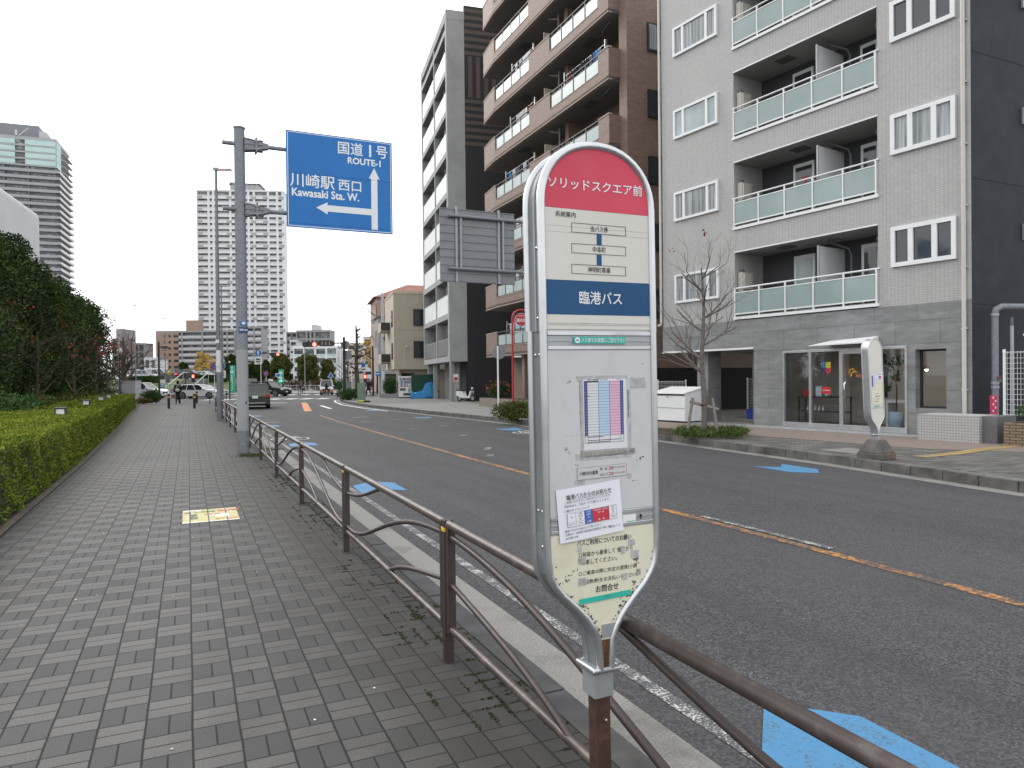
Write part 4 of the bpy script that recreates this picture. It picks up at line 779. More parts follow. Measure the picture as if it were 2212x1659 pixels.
def shrub(label, pos, rx, ry, H_, mat, n=2500, size=.09, name='shrub', group=None, seed=5, lobes=7, cat='shrub'):
    random.seed(seed); t = thing(name, label, cat, pos, 0, group); pts = []; nr = []; b = MB()
    for i in range(lobes):
        a = i * 2.4; rr = .62 * math.sqrt((i + .3) / lobes); cx, cy = rx * rr * math.cos(a), ry * rr * math.sin(a); hh = H_ * random.uniform(.75, 1) * (1 - .25 * rr)
        p, d = ellip(n // lobes, cx, cy, hh * .52, rx * .48, ry * .48, hh * .5, .5); pts.append(p); nr.append(d); b.ring([(cx * .2, cy * .2, 0), (cx * .7, cy * .7, hh * .4), (cx, cy, hh * .8)], [.03, .02, .006], 'bark', 5)
    b.obj('stems', t); pts = np.concatenate(pts); k = pts[:, 2] > .02; leaves('foliage', pts[k], size, mat, .5, .3, np.concatenate(nr)[k], t); return t
for i, (px, Y, rx, H_, mt, lb) in enumerate(((-30, 19, 1.6, 1.75, 'shrubg', 'blue-green shrub at the frame edge behind the hedge'), (28, 22.5, 1.4, 1.6, 'shrubg', 'blue-green shrub just behind the hedge, beside the yellowing one'), (64, 24.5, 1.0, 1.45, 'shruby', 'yellowing autumn shrub at the foot of the first maple'), (112, 29, 1.6, 1.35, 'olive', 'low olive green shrub between the two grey maple trunks'), (150, 34, 1.6, 1.35, 'shruby', 'low yellow-green shrub at the foot of the second maple'), (188, 40, 1.7, 1.4, 'olive', 'olive shrub behind the hedge beyond the second maple'), (221, 47, 1.6, 1.4, 'shrubg', 'dark green shrub at the end of the planting near the cabinet'))):
    q = P(px, 830, Y); q.z = 0; shrub(lb, q, rx, rx, H_, mt, 3600, .085 + .001 * Y, group='shrubs behind the hedge', seed=40 + i)

# ------------------------------------------------------------------ buildings along the far kerb
class Front:
    """a wall plane: picture point -> (distance along it, height)"""
    def __init__(s, O, rot): s.O = Vector((O[0], O[1], 0)); s.d = Vector((math.cos(rot), math.sin(rot), 0)); s.n = Vector((-s.d.y, s.d.x, 0))
    def at(s, px, py): d = ray(px, py); t = (s.O - EYE).dot(s.n) / d.dot(s.n); q = EYE + d * t; return (q - s.O).dot(s.d), q.z
    def x(s, px): return s.at(px, 800)[0]
def window(t, x0, x1, z0, z1, y, fm='whitem', pm='win', cols=(1,), fw=.045, d=.06, name='window', rows=1, curt=False):
    """frame proud of the wall with its pane as a sub-part"""
    b = MB(); b.box(x0, x1, y - d, y, z0, z0 + fw, fm); b.box(x0, x1, y - d, y, z1 - fw, z1, fm); b.box(x0, x0 + fw, y - d, y, z0 + fw, z1 - fw, fm); b.box(x1 - fw, x1, y - d, y, z0 + fw, z1 - fw, fm)
    tot = sum(cols); a = x0
    for cc in cols[:-1]: a += (x1 - x0) * cc / tot; b.box(a - fw * .6, a + fw * .6, y - d + .004, y, z0 + fw, z1 - fw, fm)
    for r in range(1, rows): zz = z0 + (z1 - z0) * r / rows; b.box(x0 + fw, x1 - fw, y - d + .008, y, zz - .012, zz + .012, fm)
    o = b.obj(name, t); s = MB(); s.box(x0 + fw * .8, x1 - fw * .8, y - d * .35, y - .003, z0 + fw * .8, z1 - fw * .8, pm); s.obj('pane', o); return o
M['tileA'] = tiles('grey_wall_tile', (.43, .424, .412), (.29, .286, .278), .105, .06, 0, .4, .10, .06)
M['stone'] = tiles('grey_stone_cladding', (.21, .212, .21), (.09, .09, .09), 1.15, .60, .5, .5, .012, .10, bumpy=.15, slate=.45)
t_ = NT('slate_grain'); M['brickB'] = tiles('brown_brick_tile', (.235, .16, .125), (.14, .10, .082), .24, .066, .5, .6, .11, .16)
M['copingB'] = mk('tan_coping', (.34, .26, .215), .7, 0, .08, 4); M['soffit'] = mk('soffit_paint', (.22, .215, .205), .8, 0, .08, 2); M['soffitA'] = mk('pale_soffit', (.36, .36, .35), .8, 0, .06, 2)
M['concC'] = mk('fair_faced_concrete', (.34, .345, .34), .8, 0, .09, .8, .15, 40, .3, ((.17, .17, .17), .4, .5)); M['darkC'] = tiles('charcoal_wall_panel', (.026, .026, .029), (.013, .013, .014), .10, 40, 0, .6, .12, .1); M['brownC'] = mk('brown_panel_band', (.085, .062, .053), .6, 0, .08, 3)
M['greyp'] = mk('grey_louvre_panel', (.135, .135, .14), .6, 0, .06, 3); M['slab'] = mk('dark_blue_panel', (.018, .0195, .027), .6, 0, .1, 1.2, .1, 50, .2)

# ---- grey tiled apartment building with the glazed shop below
RA = math.atan2(-.846, .533); FA = Front((5.60, 26.16), RA)
t = A = thing('apartment_building', 'light grey tiled apartment block with frosted balconies above a glazed shop', 'building', (5.60, 26.16, 0), RA)
WA, NF, FH, Z0 = 10.5, 5, 2.94, 3.46
b = MB(); b.box(0, 3.3, 0, .3, 3.42, Z0 + FH * NF, 'tileA'); b.box(8.16, WA, 0, .3, 3.42, Z0 + FH * NF, 'tileA'); b.box(0, .3, .3, 12, 3.42, Z0 + FH * NF, 'tileA')
b.box(3.08, 3.3, .3, 1.5, 3.42, Z0 + FH * NF, 'tileA'); b.box(8.16, 8.36, .3, 1.5, 3.42, Z0 + FH * NF, 'tileA')
for k in range(1, NF + 1): b.box(3.3, 8.16, .0, .2, Z0 + FH * k - .72, Z0 + FH * k - .002, 'tileA')
b.obj('tiled_wall', t)
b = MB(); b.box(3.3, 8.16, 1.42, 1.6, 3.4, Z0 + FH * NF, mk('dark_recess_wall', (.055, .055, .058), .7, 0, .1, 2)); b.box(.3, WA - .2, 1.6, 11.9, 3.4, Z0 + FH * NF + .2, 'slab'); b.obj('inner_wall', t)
b = MB(); b.box(-.02, WA, -.02, .3, 2.53, 3.43, 'stone'); b.box(4.05, 5.14, -.02, .3, 0, 2.53, 'stone'); b.box(5.14, 8.94, -.02, .3, 2.36, 2.53, 'stone'); b.box(8.94, 9.15, -.02, .3, 0, 2.53, 'stone'); b.box(9.15, 9.91, -.02, .3, 0, .73, 'stone'); b.box(9.15, 9.91, -.02, .3, 2.25, 2.53, 'stone'); b.box(9.91, WA, -.02, .3, 0, 2.53, 'stone')
b.box(1.35, 1.85, .3, .95, 0, 2.5, 'stone'); b.box(3.25, 3.45, .9, 1.2, 0, 2.5, 'stone'); b.box(3.85, 4.05, .3, 6.5, 0, 2.5, 'stone'); b.obj('stone_base', t)
b = MB(); b.box(-.03, 4.05, -.05, .02, 2.47, 2.53, 'white'); b.box(0, 3.85, .02, 6.5, 2.50, 2.52, 'soffitA'); b.obj('soffit_trim', t)
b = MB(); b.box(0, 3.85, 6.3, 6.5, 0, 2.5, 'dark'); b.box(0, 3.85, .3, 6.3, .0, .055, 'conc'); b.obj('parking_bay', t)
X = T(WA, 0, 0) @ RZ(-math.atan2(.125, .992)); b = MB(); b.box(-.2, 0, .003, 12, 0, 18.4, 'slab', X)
for z in (3.30, 6.36, 9.44, 12.4): b.box(-.02, .004, .02, 12, z, z + .025, 'dark', X)
for y in (2.4, 3.3, 4.6): b.box(-.02, .003, y, y + .012, 3.33, 18, 'dark', X)
o = b.obj('side_wall', t)
for k in range(3): s = MB(); s.box(.0, .05, 2.05, 2.7, 5.0 + 2.95 * k, 5.42 + 2.95 * k, 'aludull', X); s.box(.045, .056, 2.1, 2.65, 5.05 + 2.95 * k, 5.37 + 2.95 * k, 'win', X); s.obj('window', t)
b = MB(); b.box(-.05, WA + .1, -.05, 12, Z0 + FH * NF, Z0 + FH * NF + .35, 'tileA'); b.obj('roof', t)
for k in range(NF):
    z = Z0 + FH * k
    b = MB(); b.box(3.27, 8.20, -.06, .0, z, z + .085, 'whitem'); b.box(3.3, 8.16, .0, 1.42, z + .0, z + .12, 'conc'); o = b.obj('balcony', t)
    b = MB(); b.cyl((3.27, -.03, z + 1.02), (8.22, -.03, z + 1.02), .026, 'whitem', n=8); b.box(3.3, 8.16, -.05, -.01, z + .86, z + .89, 'whitem'); b.box(3.3, 8.16, -.05, -.01, z + .16, z + .20, 'whitem')
    for i in range(6): x = 3.33 + (8.13 - 3.33) * i / 5; b.box(x - .022, x + .022, -.055, -.01, z + .085, z + 1.01, 'whitem')
    b.obj('railing', o)
    for i in range(5):
        x = 3.33 + 4.8 * i / 5; s = MB(); s.box(x + .04, x + .92, -.038, -.026, z + .20, z + .86, 'frost'); s.obj('glass_panel', o)
    b = MB(); b.box(3.3, 8.16, .002, 1.42, z + 2.20, z + 2.222, 'soffitA'); b.box(3.3, 8.16, -.015, .0, z + 2.195, z + 2.235, 'whitem'); b.box(4.6 + .5 * (k % 2), 5.1 + .5 * (k % 2), .4, .8, z + 2.17, z + 2.199, 'smear'); b.cyl((6.7, 1.1, z + .1), (6.7, 1.1, z + 1.75), .035, 'greyp', n=8); b.ring([(6.7, 1.1, z + 1.7), (6.65, 1.05, z + 1.9), (6.3, .7, z + 2.1), (6.25, .65, z + 2.2)], .03, 'greyp', 8); b.blob(6.05, 1.35, z + 1.72, .07, .06, .06, 'aludull', 8, 5); b.obj('soffit', t)
    b = MB(); b.box(3.34, 3.52, .12, .62, z + .12, z + 1.55, mk('beige_meter_box', (.48, .455, .40), .6)); b.box(3.38, 3.58, .15, .5, z + 1.0, z + 1.5, 'beige_meter_box' if 'beige_meter_box' in M else MATS['beige_meter_box']); b.box(3.33, 3.42, .2, .35, z + 1.5, z + 1.66, 'greyp'); b.obj('meter_box', t)
    b = MB(); b.box(6.26, 6.30, .12, 1.4, z + .3, z + 1.95, 'whitem'); b.box(6.25, 6.31, .10, .13, z + .12, z + 1.97, 'aludull'); b.obj('balcony_partition', t)
    b = MB(); b.box(4.55, 5.3, 1.36, 1.42, z + .12, z + 2.0, 'whitem'); b.box(4.64, 5.22, 1.345, 1.36, z + .2, z + 1.88, 'winlt' if k == 0 else 'win'); o = b.obj('balcony_door', t)
    if k in (1, 2): s = MB(); s.prism([(4.85, z + 1.55), (5.15, z + 1.55), (5.0, z + 1.30)], -1.344, -1.340, 'red', FACE); s.obj('red_triangle', o)
    b = MB(); b.box(6.85, 7.4, 1.36, 1.42, z + .12, z + 2.0, 'whitem'); b.box(6.94, 7.32, 1.345, 1.36, z + .2, z + 1.88, 'win'); b.obj('balcony_door', t)
    b = MB(); b.box(8.02, 8.155, .5, 1.1, z + .3, z + 2.0, MATS['beige_meter_box']); b.blob(7.95, .4, z + 1.9, .07, .08, .09, 'smear', 8, 5); b.obj('meter_box', t)
    zl, zr = 4.24 + FH * k, 4.45 + 2.97 * k
    window(t, .64, 2.66, zl, zl + 1.03, 0, 'whitem', ('wincurt', 'wincurt', 'winlt', 'wincurt', 'winlt')[k], (1, 2.3, 1), .085, .075)
    window(t, 8.55, 10.18, zr, zr + 1.06, 0, 'whitem', ('win', 'wincurt', 'win', 'winlt', 'win')[k], (1, 1.15, 1), .11, .085)
b = MB(); pm = mk('cream_downpipe', (.52, .50, .45), .5, 0, .05)
b.cyl((10.36, -.08, .62), (10.36, -.08, 18), .05, pm, n=10); [b.box(10.29, 10.43, -.1, .0, z, z + .03, pm) for z in np.arange(1.2, 17, 1.5)]; b.obj('downpipe', t)
b = MB(); b.cyl((-.07, -.04, 3.6), (-.07, -.04, 18), .045, pm, n=10); b.ring([(-.07, -.04, 3.62), (-.08, -.04, 3.52), (-.22, -.04, 3.5)], .045, pm, 8); b.obj('downpipe', t)
# shop front
xs = [5.14, FA.x(1751), FA.x(1818), FA.x(1886), 8.94]
b = MB(); fr = 'aludull'
for i, x in enumerate(xs): wd = (.05, .07, .10, .07, .06)[i]; b.box(x - (0 if i == 0 else wd / 2 if i < 4 else wd), x + (wd if i == 0 else wd / 2 if i < 4 else 0), -.045, .06, .06, 2.36, 'alu')
b.box(5.14, 8.94, -.046, .06, 2.29, 2.362, 'alu'); b.box(5.14, 8.94, -.05, .06, .05, .20, 'alu'); b.box(xs[2], xs[3], -.048, .05, 2.2, 2.3, 'alu'); b.obj('shop_frame', t, bevel=.004)
for i in range(4): s = MB(); s.box(xs[i] + .03, xs[i + 1] - .03, .0, .008, .2, 2.29, 'clear'); s.obj('shop_window', t)
s = MB(); s.ring([(xs[2] + .16, -.06, .95), (xs[2] + .16, -.12, 1.0), (xs[2] + .15, -.12, 1.35), (xs[2] + .16, -.06, 1.42)], .018, 'chrome', 8); s.obj('door_handle', t)
b = MB(); inner = mk('shop_plaster', (.62, .59, .54), .9, 0, .06, 1.5); b.box(4.1, 10.3, 2.7, 2.8, 0, 2.5, inner); b.box(4.06, 4.12, .3, 2.7, 0, 2.5, inner); b.box(10.2, 10.3, .3, 2.7, 0, 2.5, inner); b.box(4.1, 10.3, .3, 2.7, 2.42, 2.5, inner); b.box(4.1, 10.3, .02, 2.7, .05, .08, mk('shop_floor', (.24, .23, .22), .5)); b.box(5.9, 6.1, 1.7, 1.9, .08, 2.42, 'whitem'); b.box(6.3, 6.85, 2.65, 2.69, .9, 2.25, 'dgrey'); b.obj('shop_interior', t)
b = MB(); b.box(9.14, 9.92, .28, .3, .72, 2.26, 'black'); b.box(9.15, 9.91, .1, .3, .73, .76, 'aludull'); o = b.obj('side_window', t)
bpy.data.objects.remove(o); b = MB(); b.box(9.15, 9.2, .2, .26, .73, 2.25, 'black'); b.box(9.86, 9.91, .2, .26, .73, 2.25, 'black'); b.box(9.2, 9.86, .2, .26, .73, .78, 'black'); b.box(9.2, 9.86, .2, .26, 2.2, 2.25, 'black'); o = b.obj('window', t); s = MB(); s.box(9.2, 9.86, .225, .233, .78, 2.2, 'clear'); s.obj('pane', o)
b = MB(); b.quad([(6.45, -.62, 2.46), (8.17, -.62, 2.50), (8.17, 0, 2.66), (6.75, 0, 2.60)], 'whitem'); b.quad([(6.45, -.62, 2.44), (6.75, 0, 2.48), (8.17, 0, 2.48), (8.17, -.62, 2.46)], 'whitem'); b.quad([(6.45, -.62, 2.44), (8.17, -.62, 2.46), (8.17, -.62, 2.50), (6.45, -.62, 2.46)], 'whitem'); b.quad([(8.17, -.62, 2.46), (8.17, 0, 2.48), (8.17, 0, 2.66), (8.17, -.62, 2.50)], 'whitem'); b.quad([(6.45, -.62, 2.44), (6.45, -.62, 2.46), (6.75, 0, 2.60), (6.75, 0, 2.48)], 'whitem'); b.obj('canopy', t)
def lg(cx, cy): return FA.at(1637.2 + cx * .1644, 697.3 + cy * .1644)
b = MB(); q = lg(862, 553); [b.box(q[0] + (i - 1) * .055 - .015, q[0] + (i - 1) * .055 + .015, -.006, -.002, q[1] + (j - 1) * .055 - .015, q[1] + (j - 1) * .055 + .015, mk('cyan_vinyl', (.05, .42, .75), .5)) for i in range(3) for j in range(3)]
q = lg(926, 553); [b.box(q[0] - .075, q[0] + .075, -.006, -.002, q[1] + (j - 1) * .058 - .018, q[1] + (j - 1) * .058 + .018, mk('yellow_vinyl', (.75, .6, .03), .5)) for j in range(3)]
q = lg(864, 628); [b.box(q[0] + (i - 1) * .055 - .012, q[0] + (i - 1) * .055 + .012, -.006, -.002, q[1] - .07, q[1] + .07, mk('indigo_vinyl', (.04, .03, .22), .5)) for i in range(3)]
q = lg(928, 628); b.ring([(q[0] + .06 * math.cos(a), -.004, q[1] + .065 * math.sin(a)) for a in np.linspace(0, 2 * PI, 20)[:-1]], .016, mk('red_vinyl', (.8, .04, .04), .5), 6, True); b.obj('window_logo', t)
b = MB(); q = lg(1240, 650); ov = mk('orange_vinyl', (.85, .42, .02), .5)
for a in (20, 55, 90, 125, 160, 195): ca, sa = math.cos(math.radians(a)), math.sin(math.radians(a)); b.cyl((q[0] + .065 * ca, -.004, q[1] + .065 * sa), (q[0] + .12 * ca, -.004, q[1] + .12 * sa), .012, ov, n=4)
b.ring([(q[0] - .04, -.004, q[1] - .12), (q[0] - .01, -.004, q[1] - .02), (q[0] + .05, -.004, q[1] + .01), (q[0] + .17, -.004, q[1] - .01)], [.02, .018, .012, .004], ov, 5); b.text('SOLAR', q[0] + .31, q[1] - .10, .1, mk('deep_orange_vinyl', (.75, .16, .02), .5), -.004, .40, .02, 0, None, .075); b.obj('window_logo', t)
b = MB(); q = lg(900, 888); b.box(q[0] - .14, q[0] + .14, -.006, -.002, q[1] - .1, q[1] + .1, 'red'); b.text('at home', q[0], q[1] + .005, .06, 'signwhite', -.007, .22, .01); b.obj('window_sticker', t)
b = MB(); b.box(-1.2, 10.0, -.80, -.03, RWALK + .002, RWALK + .016, mk('pale_granite_strip', (.27, .275, .28), .7, 0, .18, 3)); struct(b.obj('pavement_granite_strip', loc=(5.60, 26.16, 0), rot=RA))
# things inside and around the shop
def inA(x, y, z=0): v = Vector((5.60, 26.16, 0)) + Vector((math.cos(RA), math.sin(RA), 0)) * x + Vector((-math.sin(RA), math.cos(RA), 0)) * y; v.z = z; return v
t = thing('display_shelf', 'low black display shelf with small goods behind the shop glass', 'shelf', inA(5.3, .5, .08), RA); b = MB()
for x in (0, 1.5): [b.box(x - .02, x + .02, y, y + .03, 0, .86, 'black') for y in (0, .35)]
b.obj('frame', t); [MB().box(-.02, 1.52, -.01, .40, z, z + .03, 'black').obj('shelf_board', t) for z in (.08, .42, .86)]
for x, y, z, wd, h, m_, lb in ((.28, .15, .97, .26, .2, 'red', 'red card leaning on the display shelf top'), (.66, .15, .97, .2, .32, 'ltblue', 'pale framed certificate standing on the display shelf')):
    o = MB().box(-wd / 2, wd / 2, 0, .02, 0, h, m_).box(-wd / 2 + .02, wd / 2 - .02, -.003, 0, .03, h - .03, 'red' if m_ == 'red' else 'paper').obj('display_card', loc=inA(5.3 + x, .55, z + .0), rot=RA); tag(o, lb, 'card')
o = MB().blob(0, 0, .10, .10, .10, .10, 'white', 12, 8).blob(-.07, -.03, .03, .04, .04, .03, 'white', 8, 5).obj('white_figurine', loc=inA(6.25, .6, .97)); tag(o, 'round white figurine on the display shelf beside the certificate', 'figurine')
for i in range(5): o = MB().lathe([(.03, 0), (.035, .08), (.012, .12), (.014, .16)], 'white', 8).obj('bottle', loc=inA(5.55 + i * .13, .6, .53)); tag(o, 'small white bottle on the middle board of the display shelf', 'bottle', 'bottles on the display shelf')
t = thing('potted_plant', 'tall leafy plant in a pale pot beside the shop window', 'plant', inA(8.2, .75, .08)); MB().lathe([(.13, 0), (.2, .25), (.19, .5), (.17, .5)], 'ltblue', 16).obj('pot', t); b = MB(); b.ring([(0, 0, .4), (.03, 0, 1.1), (-.05, .03, 1.75)], .018, 'bark', 6); b.obj('stem', t)
pts = np.concatenate([ellip(26, *p, .22, .2, .2, .9)[0] for p in ((-.15, 0, 1.8), (.1, .1, 1.5), (-.3, 0, 1.15), (.05, -.1, 1.95))]); leaves('foliage', pts, .17, 'shrubg', .4, -.3, None, t)
t = thing('counter', 'white counter with an open front near the shop plant', 'counter', inA(8.0, 1.2, .08), RA); MB().box(-.35, .4, 0, .5, .72, .82, 'whitem').box(-.35, -.28, 0, .5, 0, .72, 'whitem').box(.33, .4, 0, .5, 0, .72, 'whitem').obj('body', t)
t = thing('pendant_lamp', 'lit glass pendant lamp hanging behind the small dark window', 'lamp', inA(8.95, .9, 1.74)); MB().cyl((0, 0, .12), (0, 0, .64), .006, 'black', n=6).obj('cord', t); MB().lathe([(.10, 0), (.09, .05), (.03, .11), (.02, .13)], mk('amber_glass_shade', (.28, .16, .09), .3), 14).obj('lamp_shade', t); MB().blob(0, 0, -.005, .042, .042, .042, 'lampwarm', 10, 6).obj('bulb', t)
pl_ = bpy.data.lights.new('pendant_light', 'POINT'); pl_.energy = 7; pl_.color = (1, .75, .5); pl_.shadow_soft_size = .05; po = bpy.data.objects.new('pendant_light', pl_); COL.objects.link(po); po.parent = t; po.location = (0, 0, -.11)
t = thing('storage_bin', 'white steel refuse storage bin with sloping lid by the tiled building', 'bin', inA(.35, -.95, RWALK), RA)
b = MB(); b.prism([(0, 0.06), (.95, .06), (.95, 1.18), (0, .98)], -.0, 1.6, 'whitem', Matrix(((0, 0, 1, 0), (1, 0, 0, 0), (0, 1, 0, 0), (0, 0, 0, 1)))); b.obj('body', t, bevel=.012); b = MB(); b.prism([(-.04, .985), (.97, 1.195), (.97, 1.23), (-.04, 1.02)], -.02, 1.62, 'white', Matrix(((0, 0, 1, 0), (1, 0, 0, 0), (0, 1, 0, 0), (0, 0, 0, 1)))); b.box(0, 1.6, -.012, .0, .93, .98, 'black'); b.obj('lid', t, bevel=.008); b = MB(); b.box(.02, 1.58, -.01, -.001, .50, .51, 'smear'); b.box(.78, .82, -.03, 0, .86, .95, 'alu'); b.obj('latch', t); b = MB(); b.box(.02, 1.58, .03, .9, 0, .06, 'black'); b.obj('skid', t)
def mesh_fence(label, pos, rot, L, H, z0=.05, dx=.075, dz=.12, nposts=2, group=None):
    t = thing('mesh_fence', label, 'fence', pos, rot, group); b = MB()
    for x in np.arange(0, L + .001, dx): b.cyl((x, 0, z0), (x, 0, H), .004, 'whitem', n=4)
    for z in np.arange(z0, H + .001, dz): b.cyl((0, -.006, z), (L, -.006, z), .0045, 'whitem', n=4)
    for z in (z0 + .02, H - .02): b.ring([(0, 0, z), (0, -.05, z + .015), (0, -.05, z + .04)], .004, 'whitem', 4); b.cyl((0, -.05, z), (L, -.05, z), .006, 'whitem', n=4)
    b.obj('mesh_panel', t)
    for i in range(nposts): x = L * i / max(1, nposts - 1); MB().cyl((x, .03, 0), (x, .03, H + .05), .03, 'whitem', n=8).obj('post', t)
    return t
mesh_fence('white wire mesh fence beside the storage bin, between two buildings', inA(-1.6, 1.2, 0), RA, 1.5, 1.45)
mesh_fence('white wire mesh fence deep inside the parking bay', inA(.3, 4.2, 0), RA, 3.4, 1.5, nposts=3)
def bicycle(label, pos, rot, col='black', group=None):
    t = thing('bicycle', label, 'bicycle', pos, rot, group)
    for x in (-.52, .52): b = MB(); b.ring([(x + .33 * math.cos(a), 0, .33 + .33 * math.sin(a)) for a in np.linspace(0, 2 * PI, 22)[:-1]], .018, 'tyre', 6, True); [b.cyl((x - .31 * math.cos(a), 0, .33 - .31 * math.sin(a)), (x + .31 * math.cos(a), 0, .33 + .31 * math.sin(a)), .003, 'alu', n=3) for a in np.linspace(0, PI, 7)[:-1]]; b.obj('wheel', t)
    b = MB(); pt = dict(r=(-.52, 0, .33), f=(.52, 0, .33), bb=(-.05, 0, .3), st=(-.22, 0, .78), hd=(.36, 0, .72), h2=(.33, 0, .98))
    for p, q in (('r', 'bb'), ('r', 'st'), ('bb', 'st'), ('bb', 'hd'), ('hd', 'f'), ('hd', 'h2'), ('st', 'hd')): b.cyl(pt[p], pt[q], .018, col, n=6)
    b.ring([(-.52 + .38 * math.cos(a), 0, .33 + .38 * math.sin(a)) for a in np.linspace(.2, PI, 8)], .02, 'alu', 5); b.obj('frame', t)
    MB().taper((-.34, -.10, -.08, .08), (-.36, -.05, -.05, .05), .84, .90, 'black').cyl((-.22, 0, .76), (-.22, 0, .85), .012, 'alu', n=6).obj('saddle', t)
    MB().ring([(.18, -.27, 1.0), (.3, -.2, 1.02), (.34, 0, .98), (.3, .2, 1.02), (.18, .27, 1.0)], .012, 'alu', 6).obj('handlebar', t)
    MB().taper((.45, .72, -.14, .14), (.42, .78, -.18, .18), .66, .90, 'dgrey').obj('basket', t); MB().cyl((-.05, -.16, .3), (-.05, .16, .3), .012, 'alu', n=6).box(-.1, 0, -.2, -.12, .28, .3, 'black').box(-.1, 0, .12, .2, .28, .3, 'black').obj('pedal', t); return t
bicycle('dark bicycle parked in the shade of the parking bay, nose outwards', inA(2.75, 3.2, .055), RA - 1.4); bicycle('second dark bicycle in the parking bay, against the shop wall', inA(3.45, 3.3, .055), RA - 1.7, 'dgrey')
o = MB().taper((0, .38, 0, .3), (-.03, .41, -.03, .33), 0, .34, mk('blue_crate', (.02, .05, .35), .5)).box(-.04, .42, -.04, .34, .32, .36, MATS['blue_crate']).obj('blue_crate', loc=inA(1.95, 2.2, .055), rot=RA); tag(o, 'blue plastic crate on the parking bay floor behind the bare tree', 'crate')
# right edge: riser pipes, low walls, planter
t = thing('riser_pipe', 'grey fire riser pipe with bend and red label on the dark side wall', 'pipe', inA(10.85, .35, 0), RA)
b = MB(); b.cyl((0, 0, .3), (0, 0, 3.1), .075, 'galvd', n=14); b.ring([(0, 0, 3.05), (.02, .02, 3.16), (.1, .1, 3.22), (.6, 1.3, 3.22), (1.3, 3, 3.22)], .075, 'galvd', 12)
for z in (3.0, 1.35, 1.25): b.cyl((0, 0, z), (0, 0, z + .06), .09, 'galv', n=14)
b.obj('main_pipe', t); b = MB(); b.box(-.08, .08, -.082, -.07, .62, 1.08, mk('red_pink_label', (.55, .04, .12), .5)); [b.box(-.02 + .05 * (k % 2), .01 + .05 * (k % 2), -.086, -.082, .68 + .08 * k, .73 + .08 * k, 'white') for k in range(5)]; b.box(-.1, .1, -.084, -.07, .58, .62, 'yellow'); b.obj('label', t)
for z in (.42, .22): MB().cyl((0, 0, z), (-.02, -.22, z), .05, 'alu', n=10).cyl((-.02, -.22, z), (-.02, -.25, z), .065, 'chrome', n=10).obj('hose_valve', t)
b = MB(); b.cyl((.28, .2, .4), (.28, .2, 2.75), .04, 'galv', n=10); b.cyl((.28, .2, 2.75), (.28, .2, 2.95), .035, 'smear', n=10); b.ring([(0, 0, 1.42), (.12, 0, 1.42), (.12, -.05, 1.5)], .03, 'alu', 8); b.lathe([(.05, 0), (.05, .015)], 'red', 10, T(.12, -.05, 1.52)); b.obj('branch_pipe', t)
t = thing('riser_pipe', 'pale twin pipes with dark elbow behind the white mesh fence', 'pipe', inA(11.35, .9, 0), RA); b = MB(); b.cyl((0, 0, 0), (0, 0, 1.75), .045, pm, n=10); b.ring([(0, 0, 1.72), (.02, .03, 1.82), (.12, .1, 1.84), (1.2, 1.2, 1.84)], .045, pm, 10); b.obj('thin_pipe', t); b = MB(); b.cyl((.36, .25, 0), (.36, .25, 1.85), .075, 'galv', n=12); b.ring([(.36, .25, 1.8), (.37, .27, 2.05), (.48, .4, 2.16), (1.6, 1.7, 2.18)], .08, 'greyp', 12); b.obj('thick_pipe', t)
o = MB().box(9.85, 11.22, -1.25, -.35, 0, .62, tiles('pale_mosaic', (.44, .43, .42), (.24, .235, .23), .065, .065, 0, .5, .10, .05)).box(11.222, 11.52, -1.1, -.2, 0, .61, 'greyp').obj('low_wall', loc=inA(0, 0, RWALK), rot=RA); tag(o, 'low pale mosaic tiled wall by the cream downpipe', 'wall')
mesh_fence('white wire mesh fence with blank notice in front of the pipes', inA(11.25, -.15, .62), RA, 2.4, 1.5, .02, .07, .12, 2)
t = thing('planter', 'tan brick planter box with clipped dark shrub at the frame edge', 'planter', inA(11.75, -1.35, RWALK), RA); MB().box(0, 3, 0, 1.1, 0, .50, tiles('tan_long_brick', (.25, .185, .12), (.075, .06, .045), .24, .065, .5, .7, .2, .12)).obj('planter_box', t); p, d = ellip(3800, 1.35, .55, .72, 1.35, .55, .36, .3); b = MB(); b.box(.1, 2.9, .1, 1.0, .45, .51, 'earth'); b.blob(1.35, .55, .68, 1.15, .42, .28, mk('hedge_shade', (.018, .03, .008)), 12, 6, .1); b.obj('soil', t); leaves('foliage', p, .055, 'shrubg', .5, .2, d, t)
o = MB().lathe([(.05, 0), (.06, .1), (.04, .14), (.0, .15)], 'alu', 12, RX(PI / 2)).obj('wall_lamp', loc=inA(11.0, 1.6, 2.55), rot=RA); tag(o, 'small round silver wall lamp on the dark side wall', 'lamp')

# ---- brown brick apartment block
RB = math.atan2(-.91, .415); OB = ST(39.5, 16.5); inB = lambda x, y, z=0: Vector((OB.x, OB.y, z)) + Vector((math.cos(RB), math.sin(RB), 0)) * x + Vector((-math.sin(RB), math.cos(RB), 0)) * y
t = Bb = thing('apartment_building', 'tall brown brick apartment block with long staggered balconies', 'building', OB, RB)
NB, FB, ZB = 10, 2.86, 2.93; TOP = ZB + NB * FB
b = MB(); b.box(13.55, 14.14, .56, 3, 0, TOP, 'brickB'); b.box(13.9, 14.14, 3, 14, 0, TOP, 'brickB'); b.box(-.6, 13.55, 1.85, 2.1, 0, TOP, 'brickB'); b.box(8.1, 8.45, .9, 1.85, 0, TOP, 'brickB'); b.box(-.6, 13.85, 2.1, 14, 0, TOP, 'brickB'); b.obj('wall', t)
b = MB(); b.box(-.9, 14.3, .5, 14, TOP, TOP + .5, 'brickB'); b.obj('roof', t)
